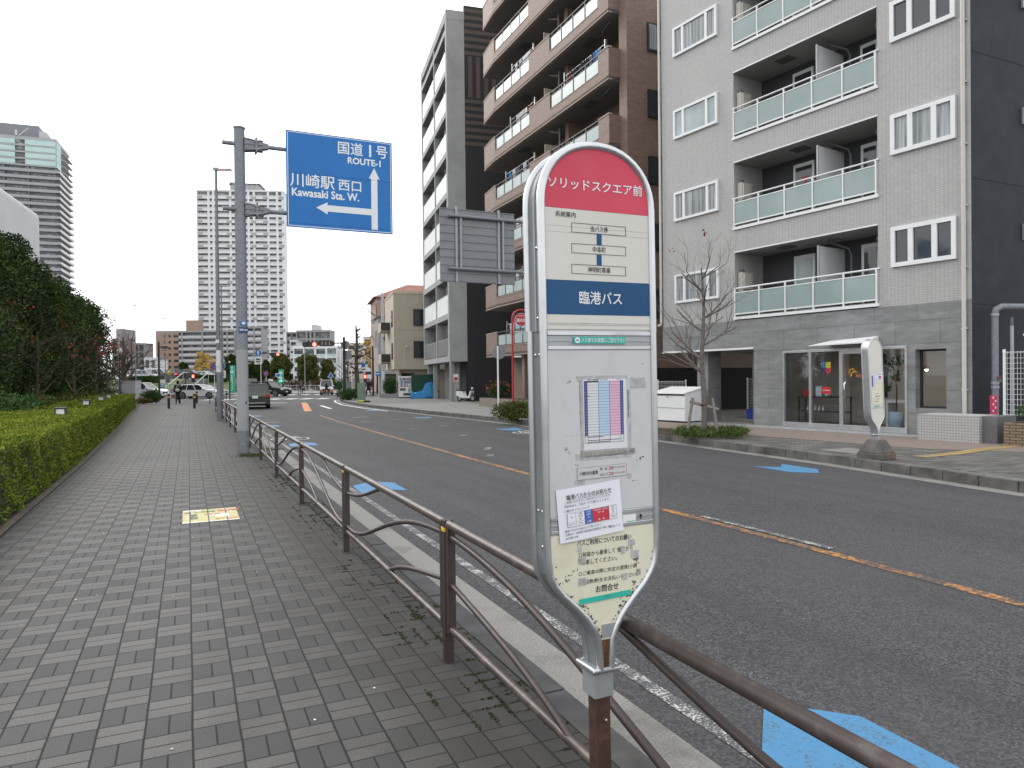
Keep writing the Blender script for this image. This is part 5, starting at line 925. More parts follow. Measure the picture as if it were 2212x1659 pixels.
for k in range(NB):
    z = ZB + FB * k; pl = [(-.9, .22), (1.1, 0), (13.6, 0), (13.6, .93), (13.55, 1.85), (-.9, 1.85)]; b = MB()
    b.prism(pl, z, z + .16, 'soffit')
    def band(pts, z0, z1, th=.15, mat='brickB'):
        for (xa, ya), (xb, yb) in zip(pts, pts[1:]): b.prism([(xa, ya), (xb, yb), (xb, yb + th), (xa, ya + th)], z0, z1, mat)
    band([(-.9, .22), (1.1, 0), (13.6, 0)], z + .005, z + .54); band([(-.9, .22), (1.1, 0), (1.3, 0)], z + .54, z + 1.36); band([(5.85, 0), (8.2, 0)], z + .54, z + 1.36); band([(12.75, 0), (13.6, 0)], z + .54, z + 1.36)
    b.prism([(13.45, .15), (13.6, .15), (13.6, .93), (13.45, .93)], z + .005, z + 1.36, 'brickB'); b.prism([(-.9, .37), (-.75, .37), (-.75, 1.85), (-.9, 1.85)], z + .005, z + 1.36, 'brickB')
    for x0, x1 in ((1.3, 5.85), (8.2, 12.75)): b.prism([(x0, -.015), (x1, -.015), (x1, .17), (x0, .17)], z + .54, z + .575, 'copingB')
    band([(-.92, .20), (1.1, -.02), (1.32, -.02)], z + 1.36, z + 1.42, .19, 'copingB'); band([(5.83, -.02), (8.22, -.02)], z + 1.36, z + 1.42, .19, 'copingB'); band([(12.73, -.02), (13.62, -.02)], z + 1.36, z + 1.42, .19, 'copingB'); band([(-.92, .20), (1.1, -.02), (13.62, -.02)], z - .02, z + .03, .2, 'copingB')
    o = b.obj('balcony', t)
    for x0, x1 in ((1.34, 5.81), (8.24, 12.71)):
        s = MB(); s.box(x0, x1, .03, .08, z + 1.36, z + 1.41, 'dgrey'); s.box(x0, x1, .04, .07, z + 1.20, z + 1.23, 'dgrey'); s.box(x0, x1, .04, .07, z + .60, z + .62, 'dgrey')
        for i in range(5): x = x0 + (x1 - x0) * i / 4; s.box(x - .025, x + .025, .03, .08, z + .575, z + 1.37, 'dgrey')
        s.obj('railing', o)
        for i in range(4): x = x0 + (x1 - x0) * i / 4; s = MB(); s.box(x + .03, x + (x1 - x0) / 4 - .03, .05, .06, z + .63, z + 1.20, 'frostb' if (k * 3 + i) % 4 else 'frost'); s.obj('glass_panel', o)
    b = MB(); b.box(2.2, 4.7, 1.80, 1.85, z + .2, z + 2.2, 'win'); b.box(3.42, 3.48, 1.78, 1.80, z + .2, z + 2.2, 'dgrey'); b.obj('balcony_window', t); b = MB(); b.box(9.3, 12.2, 1.80, 1.85, z + .2, z + 2.2, 'win'); b.box(10.72, 10.78, 1.78, 1.80, z + .2, z + 2.2, 'dgrey'); b.obj('balcony_window', t)
    b = MB(); b.box(7.0, 7.04, .3, 1.8, z + .2, z + 2.1, mk('cream_partition', (.42, .37, .32), .7)); b.cyl((7.9, .7, z + .2), (7.9, .7, z + 2.7), .05, 'greyp', n=8); b.ring([(7.9, .7, z + 2.45), (7.5, .6, z + 2.6), (7.2, .5, z + 2.72)], .05, 'greyp', 6); b.box(3.4, 4.2, .5, 1.0, z - .03, z, 'smear'); b.box(10.4, 11.3, .5, 1.0, z - .03, z, 'smear'); b.ring([(13.0, .45, z - .1), (12.2, .6, z - .12), (11.8, .9, z - .1)], .05, 'greyp', 6); b.obj('partition', t)
    b = MB(); b.box(14.14, 14.22, 1.6, 2.45, z + 1.25, z + 2.45, 'black'); o = b.obj('window', t); s = MB(); s.box(14.215, 14.225, 1.68, 2.4, z + 1.32, z + 2.38, 'wincurt' if k in (4, 6) else 'win'); s.obj('pane', o)
    if k > 0: b = MB(); b.box(14.14, 14.7, 2.2, 3.2, z - .35, z - .25, 'brickB'); b.box(14.14, 14.5, 2.3, 3.2, z - .25, z + .0, 'brickB'); b.obj('side_ledge', t)
MB().box(14.141, 14.16, .9, 9, .1, 2.0, 'dark').obj('bay_shade_sheet', t); MB().box(9.6, 12.6, 1.75, 1.85, 0, 2.4, 'dark').obj('entrance', t); MB().box(2, 3.6, 1.72, 1.85, .1, 2.3, 'win').obj('window', t)  # near-black sheet added to the side wall stands in for shade in the bay
for x0, x1, y1 in ((10.2, 10.35, .6), (12.9, 13.4, .8), (4.0, 4.35, .65)): MB().box(x0, x1, .3, y1, 0, 2.93, 'brickB').obj('column', t)
RLB = random.Random(4)
for k, xa, xb, n in ((3, 2.6, 5.6, 6), (4, 3.3, 5.7, 6), (5, 3.6, 5.6, 4), (2, 3, 5.6, 5), (6, 8.6, 12.4, 8), (4, 9.6, 12.6, 6), (1, 1.8, 4, 4), (0, 2.5, 5.5, 4)):
    z = ZB + FB * k + (1.78 if k != 6 else 2.0)
    o = MB().cyl((xa - .3, .25, z + .02), (xb + .4, .25, z + .02), .014, 'alu', n=6).box(xa - .3, xa - .27, .2, .3, z - 1.0, z + .2, 'alu').box(xb + .37, xb + .4, .2, .3, z - 1.0, z + .2, 'alu').obj('drying_pole', loc=inB(0, 0, 0), rot=RB); tag(o, 'metal drying pole above a balcony railing of the brick block', 'drying pole', 'drying poles on the brick block')
    for i in range(n):
        x = xa + (xb - xa) * (i + .5) / n; wd, hh = RLB.uniform(.3, .5), RLB.uniform(.4, .75); m_ = RLB.choice(['white', 'white', 'ltblue', 'cloth2', 'curtain', 'dgrey', 'signblue', 'maroon'] if k < 5 else ['white', 'curtain', 'paper']); b = MB(); q = 6
        for j in range(q): a0, a1 = -wd / 2 + wd * j / q, -wd / 2 + wd * (j + 1) / q; y0, y1 = .03 * math.sin(j * 2.1 + i), .03 * math.sin((j + 1) * 2.1 + i); b.add([(a0, y0, 0), (a1, y1, 0), (a1 * .95, y1 * 1.8, -hh), (a0 * .95, y0 * 1.8, -hh)], [(0, 1, 2, 3)], m_, True)
        o = b.obj('laundry', loc=inB(x, .22, z), rot=RB + RLB.uniform(-.2, .2)); tag(o, 'laundry item hanging above a balcony railing of the brick block', 'laundry', 'laundry on the brick block balconies')

# ---- grey concrete block with dark patterned side wall
RC = math.atan2(-.96, .28); OC = Vector((-7.5, 60.75, 0)); inC = lambda x, y, z=0: Vector((OC.x, OC.y, z)) + Vector((math.cos(RC), math.sin(RC), 0)) * x + Vector((-math.sin(RC), math.cos(RC), 0)) * y
t = thing('apartment_building', 'narrow concrete apartment block with white balcony panels and charcoal striped side wall', 'building', OC, RC)
b = MB(); b.box(10.7, 11.2, 0, 1.28, 2.85, 27.5, 'concC'); b.box(0, .3, 0, 1.3, 2.85, 27.5, 'concC'); b.box(5.95, 6.15, 0, .9, 2.85, 27.2, 'concC'); b.box(0, 11.21, -.01, 1.3, 26.9, 27.55, 'concC')
for k in range(8): z = 6.3 + 2.87 * k if k else 6.3; b.box(.3, 10.7, .003, 1.2, z - .42, z - .02, 'concC')
b.box(.3, 10.7, .003, 1.2, 2.85, 3.25, 'concC'); b.obj('frame_wall', t)
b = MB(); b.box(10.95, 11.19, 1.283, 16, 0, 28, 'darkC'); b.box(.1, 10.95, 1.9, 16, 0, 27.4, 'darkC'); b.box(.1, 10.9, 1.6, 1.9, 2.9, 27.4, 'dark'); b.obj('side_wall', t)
b = MB()
for k in range(7): b.box(11.19, 11.2, 1.3, 16, 24.55 + k * .5, 24.80 + k * .5, 'brownC'); b.box(11.19, 11.2, 1.3, 16, 18.15 + k * .5, 18.40 + k * .5, 'brownC')
for k in range(24): b.box(11.19, 11.2, 1.55 + k * .58, 1.84 + k * .58, 21.55, 24.45, 'brownC')
b.obj('brown_bands', t)
for k in range(8):
    z = 6.3 + 2.87 * (k - 1) if k else 3.3
    for x0, x1 in ((.32, 5.93), (6.17, 10.68)):
        b = MB(); n = 6
        for i in range(n): a = x0 + (x1 - x0) * i / n; b.box(a + .008, a + (x1 - x0) / n - .008, .06, .09, z, z + (1.3 if k else 1.16), 'frostw' if k else 'greyp')
        b.box(x0, x1, .05, .1, z + (1.3 if k else 1.16), z + (1.34 if k else 1.2), 'alu'); b.obj('balcony_panel', t)
    b = MB(); b.box(3.2, 3.25, .3, 1.6, z, z + 2.2, 'greyp'); b.box(8.6, 8.65, .3, 1.6, z, z + 2.2, 'aludull'); b.obj('partition', t)
for x0, x1, y0, y1, m_ in ((0, .35, .3, 1.3, 'concC'), (3.4, 3.6, .2, .5, 'concC'), (10.6, 10.8, .2, .4, 'concC'), (11.0, 11.19, .02, .12, 'alu')): MB().box(x0, x1, y0, y1, 0, 2.85, m_).obj('column', t)
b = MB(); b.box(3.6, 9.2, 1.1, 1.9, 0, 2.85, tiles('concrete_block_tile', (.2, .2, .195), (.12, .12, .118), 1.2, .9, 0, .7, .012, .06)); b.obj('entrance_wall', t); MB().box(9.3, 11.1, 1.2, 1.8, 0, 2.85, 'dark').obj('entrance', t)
b = MB(); b.box(11.195, 11.205, .25, .6, 1.45, 1.95, 'white'); b.box(11.2, 11.207, .3, .55, 1.5, 1.75, 'red'); b.obj('notice', t)
o = MB().box(-.15, .15, 0, .08, 0, .3, 'cream').cyl((0, 0, 0), (0, -.1, -.1), .04, 'white', n=8).obj('ceiling_camera', loc=inC(8, .8, 2.5)); bpy.data.objects.remove(o)

# ---- beige house, grey tiled house and red-roofed house further along
RDd = math.radians(16.3); q = P(853, 830, 65); OD = Vector((q.x, q.y, 0)); inD = lambda x, y, z=0: Vector((OD.x, OD.y, z)) + Vector((math.cos(RDd), math.sin(RDd), 0)) * x + Vector((-math.sin(RDd), math.cos(RDd), 0)) * y
M['beige'] = mk('beige_render', (.43, .375, .295), .85, 0, .05, .9, .2, 60, .3, ((.30, .25, .19), .35, .5)); M['beigel'] = mk('pale_beige_render', (.52, .455, .36), .85, 0, .05, .9)
t = thing('house', 'beige three-storey corner house with overhanging upper floors', 'building', OD, RDd)
b = MB(); b.box(0, 9, 0, 7, 2.55, 9.5, 'beige'); b.box(-.06, .0, -.02, 7, 2.55, 9.5, 'beigel'); b.box(1.2, 9, .8, 7, 0, 2.55, 'beige'); b.box(-.1, 9.05, -.05, 7.05, 9.5, 9.72, 'beigel'); b.box(0, 9, -.006, 0, 6.15, 6.17, 'brownC'); b.box(.2, .45, .2, .45, 0, 2.55, 'beigel'); b.obj('wall', t)
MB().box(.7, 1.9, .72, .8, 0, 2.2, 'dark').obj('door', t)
for z in (3.6, 6.55): window(t, 1.75, 2.9, z, z + 1.55, 0, 'black', 'win', (1, 1), .06, .08)
X = RZ(-PI / 2)
for z in (3.5, 6.5):
    b = MB(); b.box(-.12, -.06, .6, 1.5, z, z + 1.5, 'black'); o = b.obj('window', t); MB().box(-.13, -.12, .68, 1.42, z + .08, z + 1.42, 'win').obj('pane', o)
    b = MB(); b.box(-.9, -.06, 2.8, 5.2, z - .35, z - .2, 'beigel'); b.box(-.95, -.88, 2.8, 5.2, z - .35, z + .55, 'beigel'); b.box(-.9, -.06, 2.8, 2.86, z - .35, z + .55, 'black'); b.obj('balcony', t)
MB().cyl((.9, -.05, 3.1), (.9, -.05, 4.5), .02, 'curtain', n=6).blob(1.05, -.2, 4.6, .12, .12, .1, 'curtain', 8, 5).obj('security_lamp', t)
q = P(818, 830, 84); t = thing('house', 'narrow grey tiled house behind the concrete utility pole', 'building', (q.x, q.y, 0), RDd)
b = MB(); b.box(0, 9, 0, 4.6, 2.3, 9.0, tiles('light_grey_block', (.32, .315, .31), (.2, .2, .195), .5, .25, .5, .7, .04, .06)); b.box(.4, 9, .6, 4.6, 0, 2.3, 'greyp'); b.box(.6, 1.4, -.02, 0, 6.2, 8.0, 'win'); b.box(.7, 1.6, -.02, 0, 3.0, 4.4, 'win'); b.box(-.02, 0, 1, 1.8, 5.5, 7.6, 'win'); b.box(-.02, 0, 3, 3.6, 5.5, 7.6, 'win'); b.obj('wall', t); MB().box(-.2, 9.2, -.2, 4.8, 9.0, 9.2, 'greyp').obj('roof', t)
q = P(866, 830, 92); t = thing('house', 'pinkish building with red tiled hip roof rising behind the beige house', 'building', (q.x - 3, q.y, 0), RDd)
b = MB(); b.box(0, 12, 0, 9, 0, 12.3, mk('pink_brick', (.38, .25, .20), .85, 0, .12, 5)); b.obj('wall', t); b = MB(); b.add([(-.5, -.5, 12.3), (12.5, -.5, 12.3), (12.5, 9.5, 12.3), (-.5, 9.5, 12.3), (4.5, 4.5, 14.6), (8, 4.5, 14.6)], [(0, 1, 5, 4), (1, 2, 5), (2, 3, 4, 5), (3, 0, 4), (3, 2, 1, 0)], tiles('red_roof_tile', (.30, .13, .085), (.15, .07, .05), .25, .22, .5, .7, .1, .2)); b.obj('roof', t)

# ------------------------------------------------------------------ the far city
for nm, cl in (('white_tower_wall', (.62, .625, .63)), ('tower_grey', (.33, .33, .33)), ('tower_dark', (.10, .105, .115)), ('tower_rail', (.30, .31, .325)), ('glass_mint', (.42, .55, .53)), ('tan_tile', (.29, .20, .155)), ('grey_block', (.25, .245, .245)), ('grey_block_dark', (.15, .15, .152)), ('pale_block', (.45, .45, .45)), ('mauve_block', (.26, .235, .24)), ('beige_block', (.42, .37, .31)), ('lavender_grey', (.20, .205, .225))): M[nm] = mk(nm, cl, .75, 0, .06, .2)
def block(label, x0px, x1px, toppx, Y, floors, bays, wall, back='tower_dark', rail='tower_rail', rot=None, depth=8, fh=3.0, railh=.42, pier=.35, span=.28, wh=None, name='apartment_building', rails=True, group=None, acc=None, side_w=0, extra=None):
    """balconied block: white or grey piers and slabs standing proud of a dark recessed wall"""
    a = P(x0px, 830, Y); rot = .02 if rot is None else rot; kx = (x1px - 1106) / FPX; W_ = (kx * Y - a.x) / (math.cos(rot) - kx * math.sin(rot)); H_ = P((x0px + x1px) / 2, toppx, Y).z
    t = thing(name, label, 'building', (a.x, a.y, 0), rot, group); tot = sum(bays); xs = [0]
    for v_ in bays: xs.append(xs[-1] + W_ * v_ / tot)
    b = MB(); b.box(.05, W_ - .05, 1.3, depth, 0, H_ - .3, back); b.obj('inner_wall', t)
    b = MB()
    for x in xs: b.box(max(0, x - pier), min(W_, x + pier), 0, 1.3, 0, H_ - .02, wall)
    b.box(-.05, .05, 1.3, depth, 0, H_, wall); b.box(W_ - .05, W_ + .05, 1.3, depth, 0, H_, wall); b.box(-.05, W_ + .05, -.03, depth, H_ - .9, H_, wall); b.obj('wall', t)
    k0 = max(0, floors - 100)
    for k in range(floors):
        z = H_ - .9 - fh * (k + 1)
        if z < 0: break
        b = MB(); b.box(.02, W_ - .02, .02, 1.3, z - fh * span * .5, z + fh * span * .5, wall)
        if rails: [b.box(xs[i] + pier, xs[i + 1] - pier, .05, .12, z + fh * span * .5, z + fh * (span * .5 + railh), rail) for i in range(len(bays))]
        b.obj('balcony', t)
        MB().box(pier, W_ - pier, 1.22, 1.3, z + .45, z + 2.3, 'winband').obj('window_band', t)
        if acc and k % 2 == 0:
            for f in acc: MB().box(W_ * f - W_ * .03, W_ * f + W_ * .03, -.03, .04, z - fh * .28, z + fh * .22, 'tower_grey').obj('accent_panel', t)
    if extra: extra(t, W_, H_)
    return t
def roofbox(f0, f1, h, m_):
    def go(t, W_, H_): MB().box(W_ * f0, W_ * f1, 2, 12, H_, H_ + h, m_).obj('roof_house', t)
    return go
def wt(t, W_, H_):
    MB().box(W_ * .37, W_ * .71, 3, 14, H_ - .2, H_ + 3.2, 'tower_grey').box(W_ * .37, W_ * .41, 3, 4, H_ + 3.2, H_ + 4.6, 'tower_dark').box(W_ * .36, W_ * .72, 3, 14, H_ + 3.2, H_ + 4.2, 'tower_dark').obj('roof_house', t)
    b = MB(); [b.cyl((W_ * f, .3, H_), (W_ * f, .3, H_ + 4), .12, 'pale_block', n=4) for f in np.linspace(.01, .99, 18)]; b.box(0, W_, .2, .4, H_ + 3.8, H_ + 4, 'pale_block'); b.obj('roof_screen', t)
block('tall white residential tower with grey accent panels behind the blue road sign', 429.5, 615.5, 408, 370, 32, (1.05, .42, 1.5, .5, 1.1, .5, 1.25, .8, .5), 'white_tower_wall', back='tower_grey', rail='pale_block', rot=.08, depth=9, fh=3.16, pier=.55, span=.40, railh=.26, acc=(.04, .375, .66, .80, .985), extra=wt)  # grey back wall and pale rails put distance haze into the colours
# balconied glass-topped tower on the left
RL = math.radians(20); q = P(135, 830, 330); inL = lambda x, y, z=0: Vector((q.x, q.y, z)) + Vector((math.cos(RL), math.sin(RL), 0)) * x + Vector((-math.sin(RL), math.cos(RL), 0)) * y
t = thing('apartment_tower', 'dark high-rise tower with pale balcony bands and glazed top floors at left', 'building', (q.x, q.y, 0), RL); HT = 115
b = MB(); b.box(-64, -1.5, 1.5, 26, 0, HT, 'lavender_grey'); b.box(-64, -1.2, 1.2, 26.3, HT - 1.6, HT, 'tower_grey'); b.obj('wall', t); MB().box(-29, -9, 5, 20, HT, HT + 6.5, 'lavender_grey').box(-9, -6, 5, 20, HT, HT + 4, 'pale_block').obj('roof_house', t); MB().cyl((-16, 1, HT), (-12, 1, HT + 4), .25, 'pale_block').cyl((-17, 1, HT), (-17, 1, HT + 2.5), .5, 'pale_block').obj('roof_crane', t)
for k in range(36):
    z = HT - 4.2 - 3.0 * k; b = MB()
    if k < 4:
        b.box(-64, -17.5, .6, 1.5, z + .4, z + 2.5, 'glass_mint'); b.box(-13.5, -1.0, .4, 1.5, z + .3, z + 2.5, 'glass_mint'); b.box(-1.4, -.9, .4, 8, z - .3, z + 2.6, 'glass_mint'); b.box(-64, -1, .5, 1.5, z - .4, z + .3, 'tower_grey'); b.box(-1.2, .2, 9, 27, z - .5, z - .2, 'pale_block')
    else:
        b.box(-64, .2, 0, 1.5, z - .15, z + .1, 'tower_grey'); b.box(-64, .2, -.05, .1, z + .1, z + 1.15, 'tower_rail'); b.box(-1.5, .2, 0, 27, z - .15, z + .1, 'pale_block'); b.box(.1, .25, 0, 27, z + .1, z + 1.15, 'white_tower_wall')
        for x in (-44, -30, -22, -12.5): b.box(x, x + .5, .3, 1.5, z + .1, z + 2.9, 'grey_block_dark')
    b.obj('balcony', t)
    MB().box(-63, -1.6, 1.35, 1.5, z + .3, z + 2.4, 'winband').obj('window_band', t)
# curved white building
q = P(94, 830, 80); t = thing('office_building', 'smooth pale grey building with rounded roof edge above the evergreens', 'building', (q.x, q.y, 0), math.radians(19) - PI / 2)
MB().box(0, 45, -30, 0, 0, 20.7, mk('pale_smooth_cladding', (.31, .32, .325), .45, 0, .04, .15)).obj('wall', t, bevel=.8, seg=4)
MB().box(13.8, 16, -.02, .05, 9.5, 12.5, 'win').obj('window', t)
def bt(t, W_, H_):
    MB().box(W_ * .36, W_ * .51, 2, 8, H_, H_ + 5, 'tan_tile').obj('roof_house', t)
    for k in range(7):
        for x, wd in ((4.2, 1.0), (6.4, 1.0), (9.4, 2.2)): MB().box(x - wd / 2, x + wd / 2, -.06, -.02, H_ - 3 - 2.9 * k, H_ - 1.8 - 2.9 * k, 'win').obj('window', t)
    MB().box(0, W_ * .29, -.02, 1.3, 0, H_ + .05, 'tan_tile').obj('end_wall', t)
block('seven-storey tan and grey apartment block left of the white tower', 338, 508, 714, 330, 8, (1.15, .25, 1.1, 1.1, .25, .4), 'grey_block', rail='pale_block', fh=2.75, railh=.36, span=.2, rot=0, extra=bt)
block('grey apartment block with white balconies right behind the thick sign pole', 533, 567, 705, 325, 9, (1, 1), 'grey_block', rail='pale_block', fh=2.9)
block('mid-grey office block with stepped roof in the street gap', 641, 715, 713, 300, 4, (1.3, .5, .5, 2), 'grey_block', 'grey_block', 'grey_block', fh=3, rails=False, extra=roofbox(.42, .55, 2.5, 'pale_block'))
block('white and glass low block behind the round green trees', 634, 729, 747, 235, 4, (1, 1, 1, 1), 'white_tower_wall', 'glass_mint', 'glass_mint', fh=2.9, pier=.3, span=.16, railh=.3)
block('narrow dark grey block beside the white tower', 620, 643, 717, 310, 8, (1, 1), 'grey_block_dark', rail='grey_block', fh=2.9)
block('small white block of stacked windows right of the white tower', 627, 642, 734, 270, 6, (1,), 'pale_block', rail='pale_block', fh=2.9)
block('mauve grey building with roof tank near the evergreen row', 244, 272, 731, 300, 6, (1, 1), 'mauve_block', 'mauve_block', rails=False, fh=3, extra=roofbox(.1, .65, 4.2, 'mauve_block'))
block('hazy mauve building behind the leafless tree', 273, 313, 741, 310, 6, (1, 1, 1), 'mauve_block', 'mauve_block', rails=False, fh=3)
block('pale distant apartment building at the end of the street', 752, 794, 741, 260, 5, (1, 1.4), 'beige_block', 'mauve_block', 'beige_block', fh=3)
block('distant grey building with balconies at the end of the street', 786, 806, 727, 210, 7, (1,), 'pale_block', 'grey_block', 'pale_block', fh=3)
block('low pale parking structure beyond the car park', 312, 338, 772, 230, 3, (1, 1), 'pale_block', 'grey_block', rails=False, fh=3)
block('grey distant block at the far end of the street', 716, 756, 776, 300, 3, (1, 1, 1), 'grey_block', 'grey_block_dark', rails=False, fh=3)
q = P(757, 830, 185); t = thing('footbridge', 'pale footbridge deck crossing the far end of the street', 'bridge', (q.x, q.y, 0)); MB().box(-5, 14, -1, 1, 5.0, 5.6, 'pale_block').obj('deck', t); b = MB(); [b.cyl((x, -1, 5.6), (x, -1, 6.7), .05, 'pale_block', n=5) for x in range(-5, 15)]; b.box(-5, 14, -1.05, -.95, 6.6, 6.7, 'pale_block'); b.obj('railing', t); [MB().cyl((x, 0, 0), (x, 0, 5), .4, 'pale_block').obj('pier', t) for x in (-4, 12)]

# raised car park, bank, stairs and hedges across the junction
b = MB(); b.prism([(-105, 112), (-42, 112), (-42, 210), (-105, 210)], -.1, 2.05, 'conc'); struct(b.obj('car_park_terrace'))
b = MB(); b.quad([(-105, 105, 0), (-42, 105, 0), (-42, 112, 2.1), (-105, 112, 2.1)], mk('turf', (.10, .13, .045), .95, 0, .3, 2)); struct(b.obj('grass_bank'))
b = MB(); b.quad([(-90, 100, -.06), (-12, 92, -.06), (-12, 150, -.06), (-42, 150, -.06), (-42, 105, -.06), (-90, 105, -.06)], 'conc'); struct(b.obj('pavement_north'))
def box_hedge(label, p0, p1, H_, wd, mat='shrubg', n=3500, size=.22, group=None):
    a, q = Vector(p0), Vector(p1); L = (q - a).length; t = thing('hedge', label, 'hedge', (a.x, a.y, a.z), math.atan2(q.y - a.y, q.x - a.x), group)
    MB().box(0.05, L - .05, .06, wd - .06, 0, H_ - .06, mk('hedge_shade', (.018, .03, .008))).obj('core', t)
    u = RNG.random((n, 3)); f = RNG.random(n); p = np.stack([u[:, 0] * L, np.where(f < .6, 0, u[:, 1] * wd), np.where(f < .6, u[:, 2] * H_, H_)], 1) + RNG.normal(size=(n, 3)) * .03; leaves('foliage', p, size, mat, .6, .2, np.where(f[:, None] < .6, np.array([0, -1., .3]), np.array([0, 0, 1.])), t); return t
box_hedge('dark clipped hedge on the bank below the parked white cars', P(272, 830, 110).xy.to_3d() + Vector((0, 0, .4)), P(346, 830, 110).xy.to_3d() + Vector((0, 0, .4)), 2.1, 1.5)
box_hedge('dark clipped hedge on the bank behind the passing white wagon', P(417, 830, 110).xy.to_3d() + Vector((0, 0, .9)), P(490, 830, 110).xy.to_3d() + Vector((0, 0, .9)), 1.7, 1.5)
q = P(362, 830, 104); t = thing('stairs', 'stairs with pale sloping handrails climbing to the raised car park', 'stairs', (q.x, q.y, 0)); b = MB(); [b.box(0, 3.6, i * .42, i * .42 + .5, 0, .16 * (i + 1), 'conc') for i in range(13)]; b.obj('steps', t)
for x in (-.2, 3.7): b = MB(); b.ring([(x, -1.2, .95), (x, 0, 1.0), (x, 5.4, 3.05), (x, 7, 3.05)], .07, 'pale_block', 6); [b.cyl((x, y, 0), (x, y, 1 + .38 * y), .04, 'pale_block', n=5) for y in (0, 1.8, 3.6, 5.4)]; b.obj('handrail', t)
t = thing('railing', 'green mesh railing at the foot of the far stairs', 'fence', P(352, 830, 98).xy.to_3d()); b = MB(); [b.cyl((x, 0, 0), (x, 0, 1.3), .03, 'green', n=4) for x in np.arange(0, 5.5, .3)]; b.box(0, 5.3, -.03, .03, 1.25, 1.3, 'green'); b.box(0, 5.3, -.03, .03, .1, .15, 'green'); b.obj('rail_panel', t)

# round trees and others across the junction
def at_px(px, Y, z=0): q = P(px, 830, Y); q.z = z; return q
for px, Y, top, bot, hw, lb, mt in ((607, 122, 764, 815, 27, 'round-topped olive green tree, left of the three behind the crossing', 'olive'), (664, 122, 765, 825, 28, 'round-topped olive green tree, middle of the three behind the crossing', 'olive'), (708, 128, 776, 822, 17, 'round-topped olive green tree, right and smallest of the three', 'olive'), (500, 112, 762, 830, 16, 'narrow dark green tree behind the green pylon sign', 'ever'), (552, 118, 781, 832, 20, 'dense green tree behind the departing dark car', 'ever'), (397, 150, 783, 806, 11, 'small dark round tree in front of the tan apartment block', 'ever'), (575, 135, 776, 830, 14, 'green conifer-like tree behind the blue arrow sign', 'everb')):
    H_ = P(px, top, Y).z; rx = hw * Y / FPX; z0 = max(.03, P(px, bot, Y).z / H_); leafy_tree('round_tree' if mt == 'olive' else 'green_tree', lb, at_px(px, Y), H_, rx, mt, 7500, .30, z0 * .8, int(px), group='trees beyond the crossing', lobes=15, topw=.8)
leafy_tree('willow_tree', 'golden yellow autumn tree in front of the tan apartment block', at_px(442, 150, 2), P(442, 761, 150).z - 2, 2.2, 'gold', 2600, .36, .1, 77, lobes=13, topw=.8)
shrub('golden yellow clipped shrub beside the golden autumn tree', at_px(418, 150, 2), 2.6, 1.5, 3.2, 'gold', 1200, .3)
leafy_tree('ginkgo_tree', 'slender golden yellow street tree beside the grey tiled house', at_px(803, 112), P(803, 722, 112).z, 1.3, 'gold', 1500, .3, .32, 78, lobes=12, topw=.8)
bare_tree('pruned_tree', 'tall pollarded bare street tree with stubby branches near the traffic signal', at_px(771, 78), P(771, 702, 78).z, .30, 'bark', seed=5, levels=(.35, .5, .6, .7, .8, .9), L=.12, depth=2)
bare_tree('bare_tree', 'leafless spreading tree left of the round mirror pole', at_px(268, 90), 7.4, .42, 'bark', seed=8, levels=(.25, .35, .45, .55, .7), L=.5, depth=3)
bare_tree('bare_tree', 'small leafless tree growing beside the traffic signal pole', at_px(752, 66), 4.2, .09, 'bark', seed=9, levels=(.3, .42, .55, .7), L=.5, depth=3)
bare_tree('bare_tree', 'leafless street tree behind the concrete utility pole', at_px(815, 92), 11.5, .16, 'bark', seed=12, levels=(.35, .5, .62, .75, .85), L=.3, depth=3)
for px, Y, H_, rx, mt, lb in ((690, 116, 1.9, 2.6, 'brownleaf', 'brownish low shrub below the right round tree'), (640, 118, 2.0, 2.6, 'brownleaf', 'reddish brown shrub between the left and middle round trees'), (590, 116, 1.7, 2.4, 'brownleaf', 'brown-leaved shrub left of the second green pylon'), (528, 108, 1.6, 2.0, 'shrubg', 'green shrub behind the thick sign pole'), (730, 116, 1.8, 2.0, 'shrubg', 'dark shrub right of the small crossing van')):
    shrub(lb, at_px(px, Y), rx, 1.2, H_, mt, 1100, .26, group='shrubs beyond the crossing')
shrub('dark clipped dome shrub at the end of the pavement near the bollards', at_px(326, 55), .95, .8, 1.15, 'shrubg', 2600, .12); shrub('low yellowish shrub beside the dark dome shrub', at_px(310, 53), .7, .6, .5, 'shruby', 700, .12)
# cabinet, round mirror back, globe lamp on the west side
t = thing('utility_cabinet', 'large plain light grey utility cabinet at the end of the hedge', 'cabinet', at_px(248, 56), .0); MB().box(0, 1.6, 0, .9, .1, 1.72, 'pale_block').box(-.02, 1.62, -.02, .92, 1.72, 1.78, 'grey_block').box(.05, 1.55, .05, .85, 0, .1, 'conc').obj('body', t, bevel=.01); MB().box(.56, .575, -.006, 0, .12, 1.7, 'smear').box(.02, .55, -.004, 0, .14, 1.7, 'tower_grey').obj('door', t); MB().box(.18, .3, -.03, -.005, 1.1, 1.25, 'white').obj('notice', t)
t = thing('round_sign', 'back of a round beige sign on a thin brown pole near the leafless tree', 'sign', at_px(286, 66)); MB().cyl((0, 0, 0), (0, 0, 4.9), .045, 'brown', n=8).obj('pole', t); MB().disc(0, 4.9, .40, -.07, -.04, mk('sign_back_beige', (.36, .30, .235), .6), 22).box(-.03, .03, -.1, -.07, 4.5, 5.3, 'brown').obj('sign_disc', t)
t = thing('street_lamp', 'black post lamp with pale globe head beside the grey cabinet', 'street lamp', at_px(259, 53)); MB().cyl((0, 0, 0), (0, 0, 3.7), .045, 'black', n=8).obj('pole', t); MB().lathe([(.08, 3.7), (.2, 3.85), (.22, 4.0), (.12, 4.12), (.02, 4.15)], 'pale_block', 12).obj('lamp_head', t)
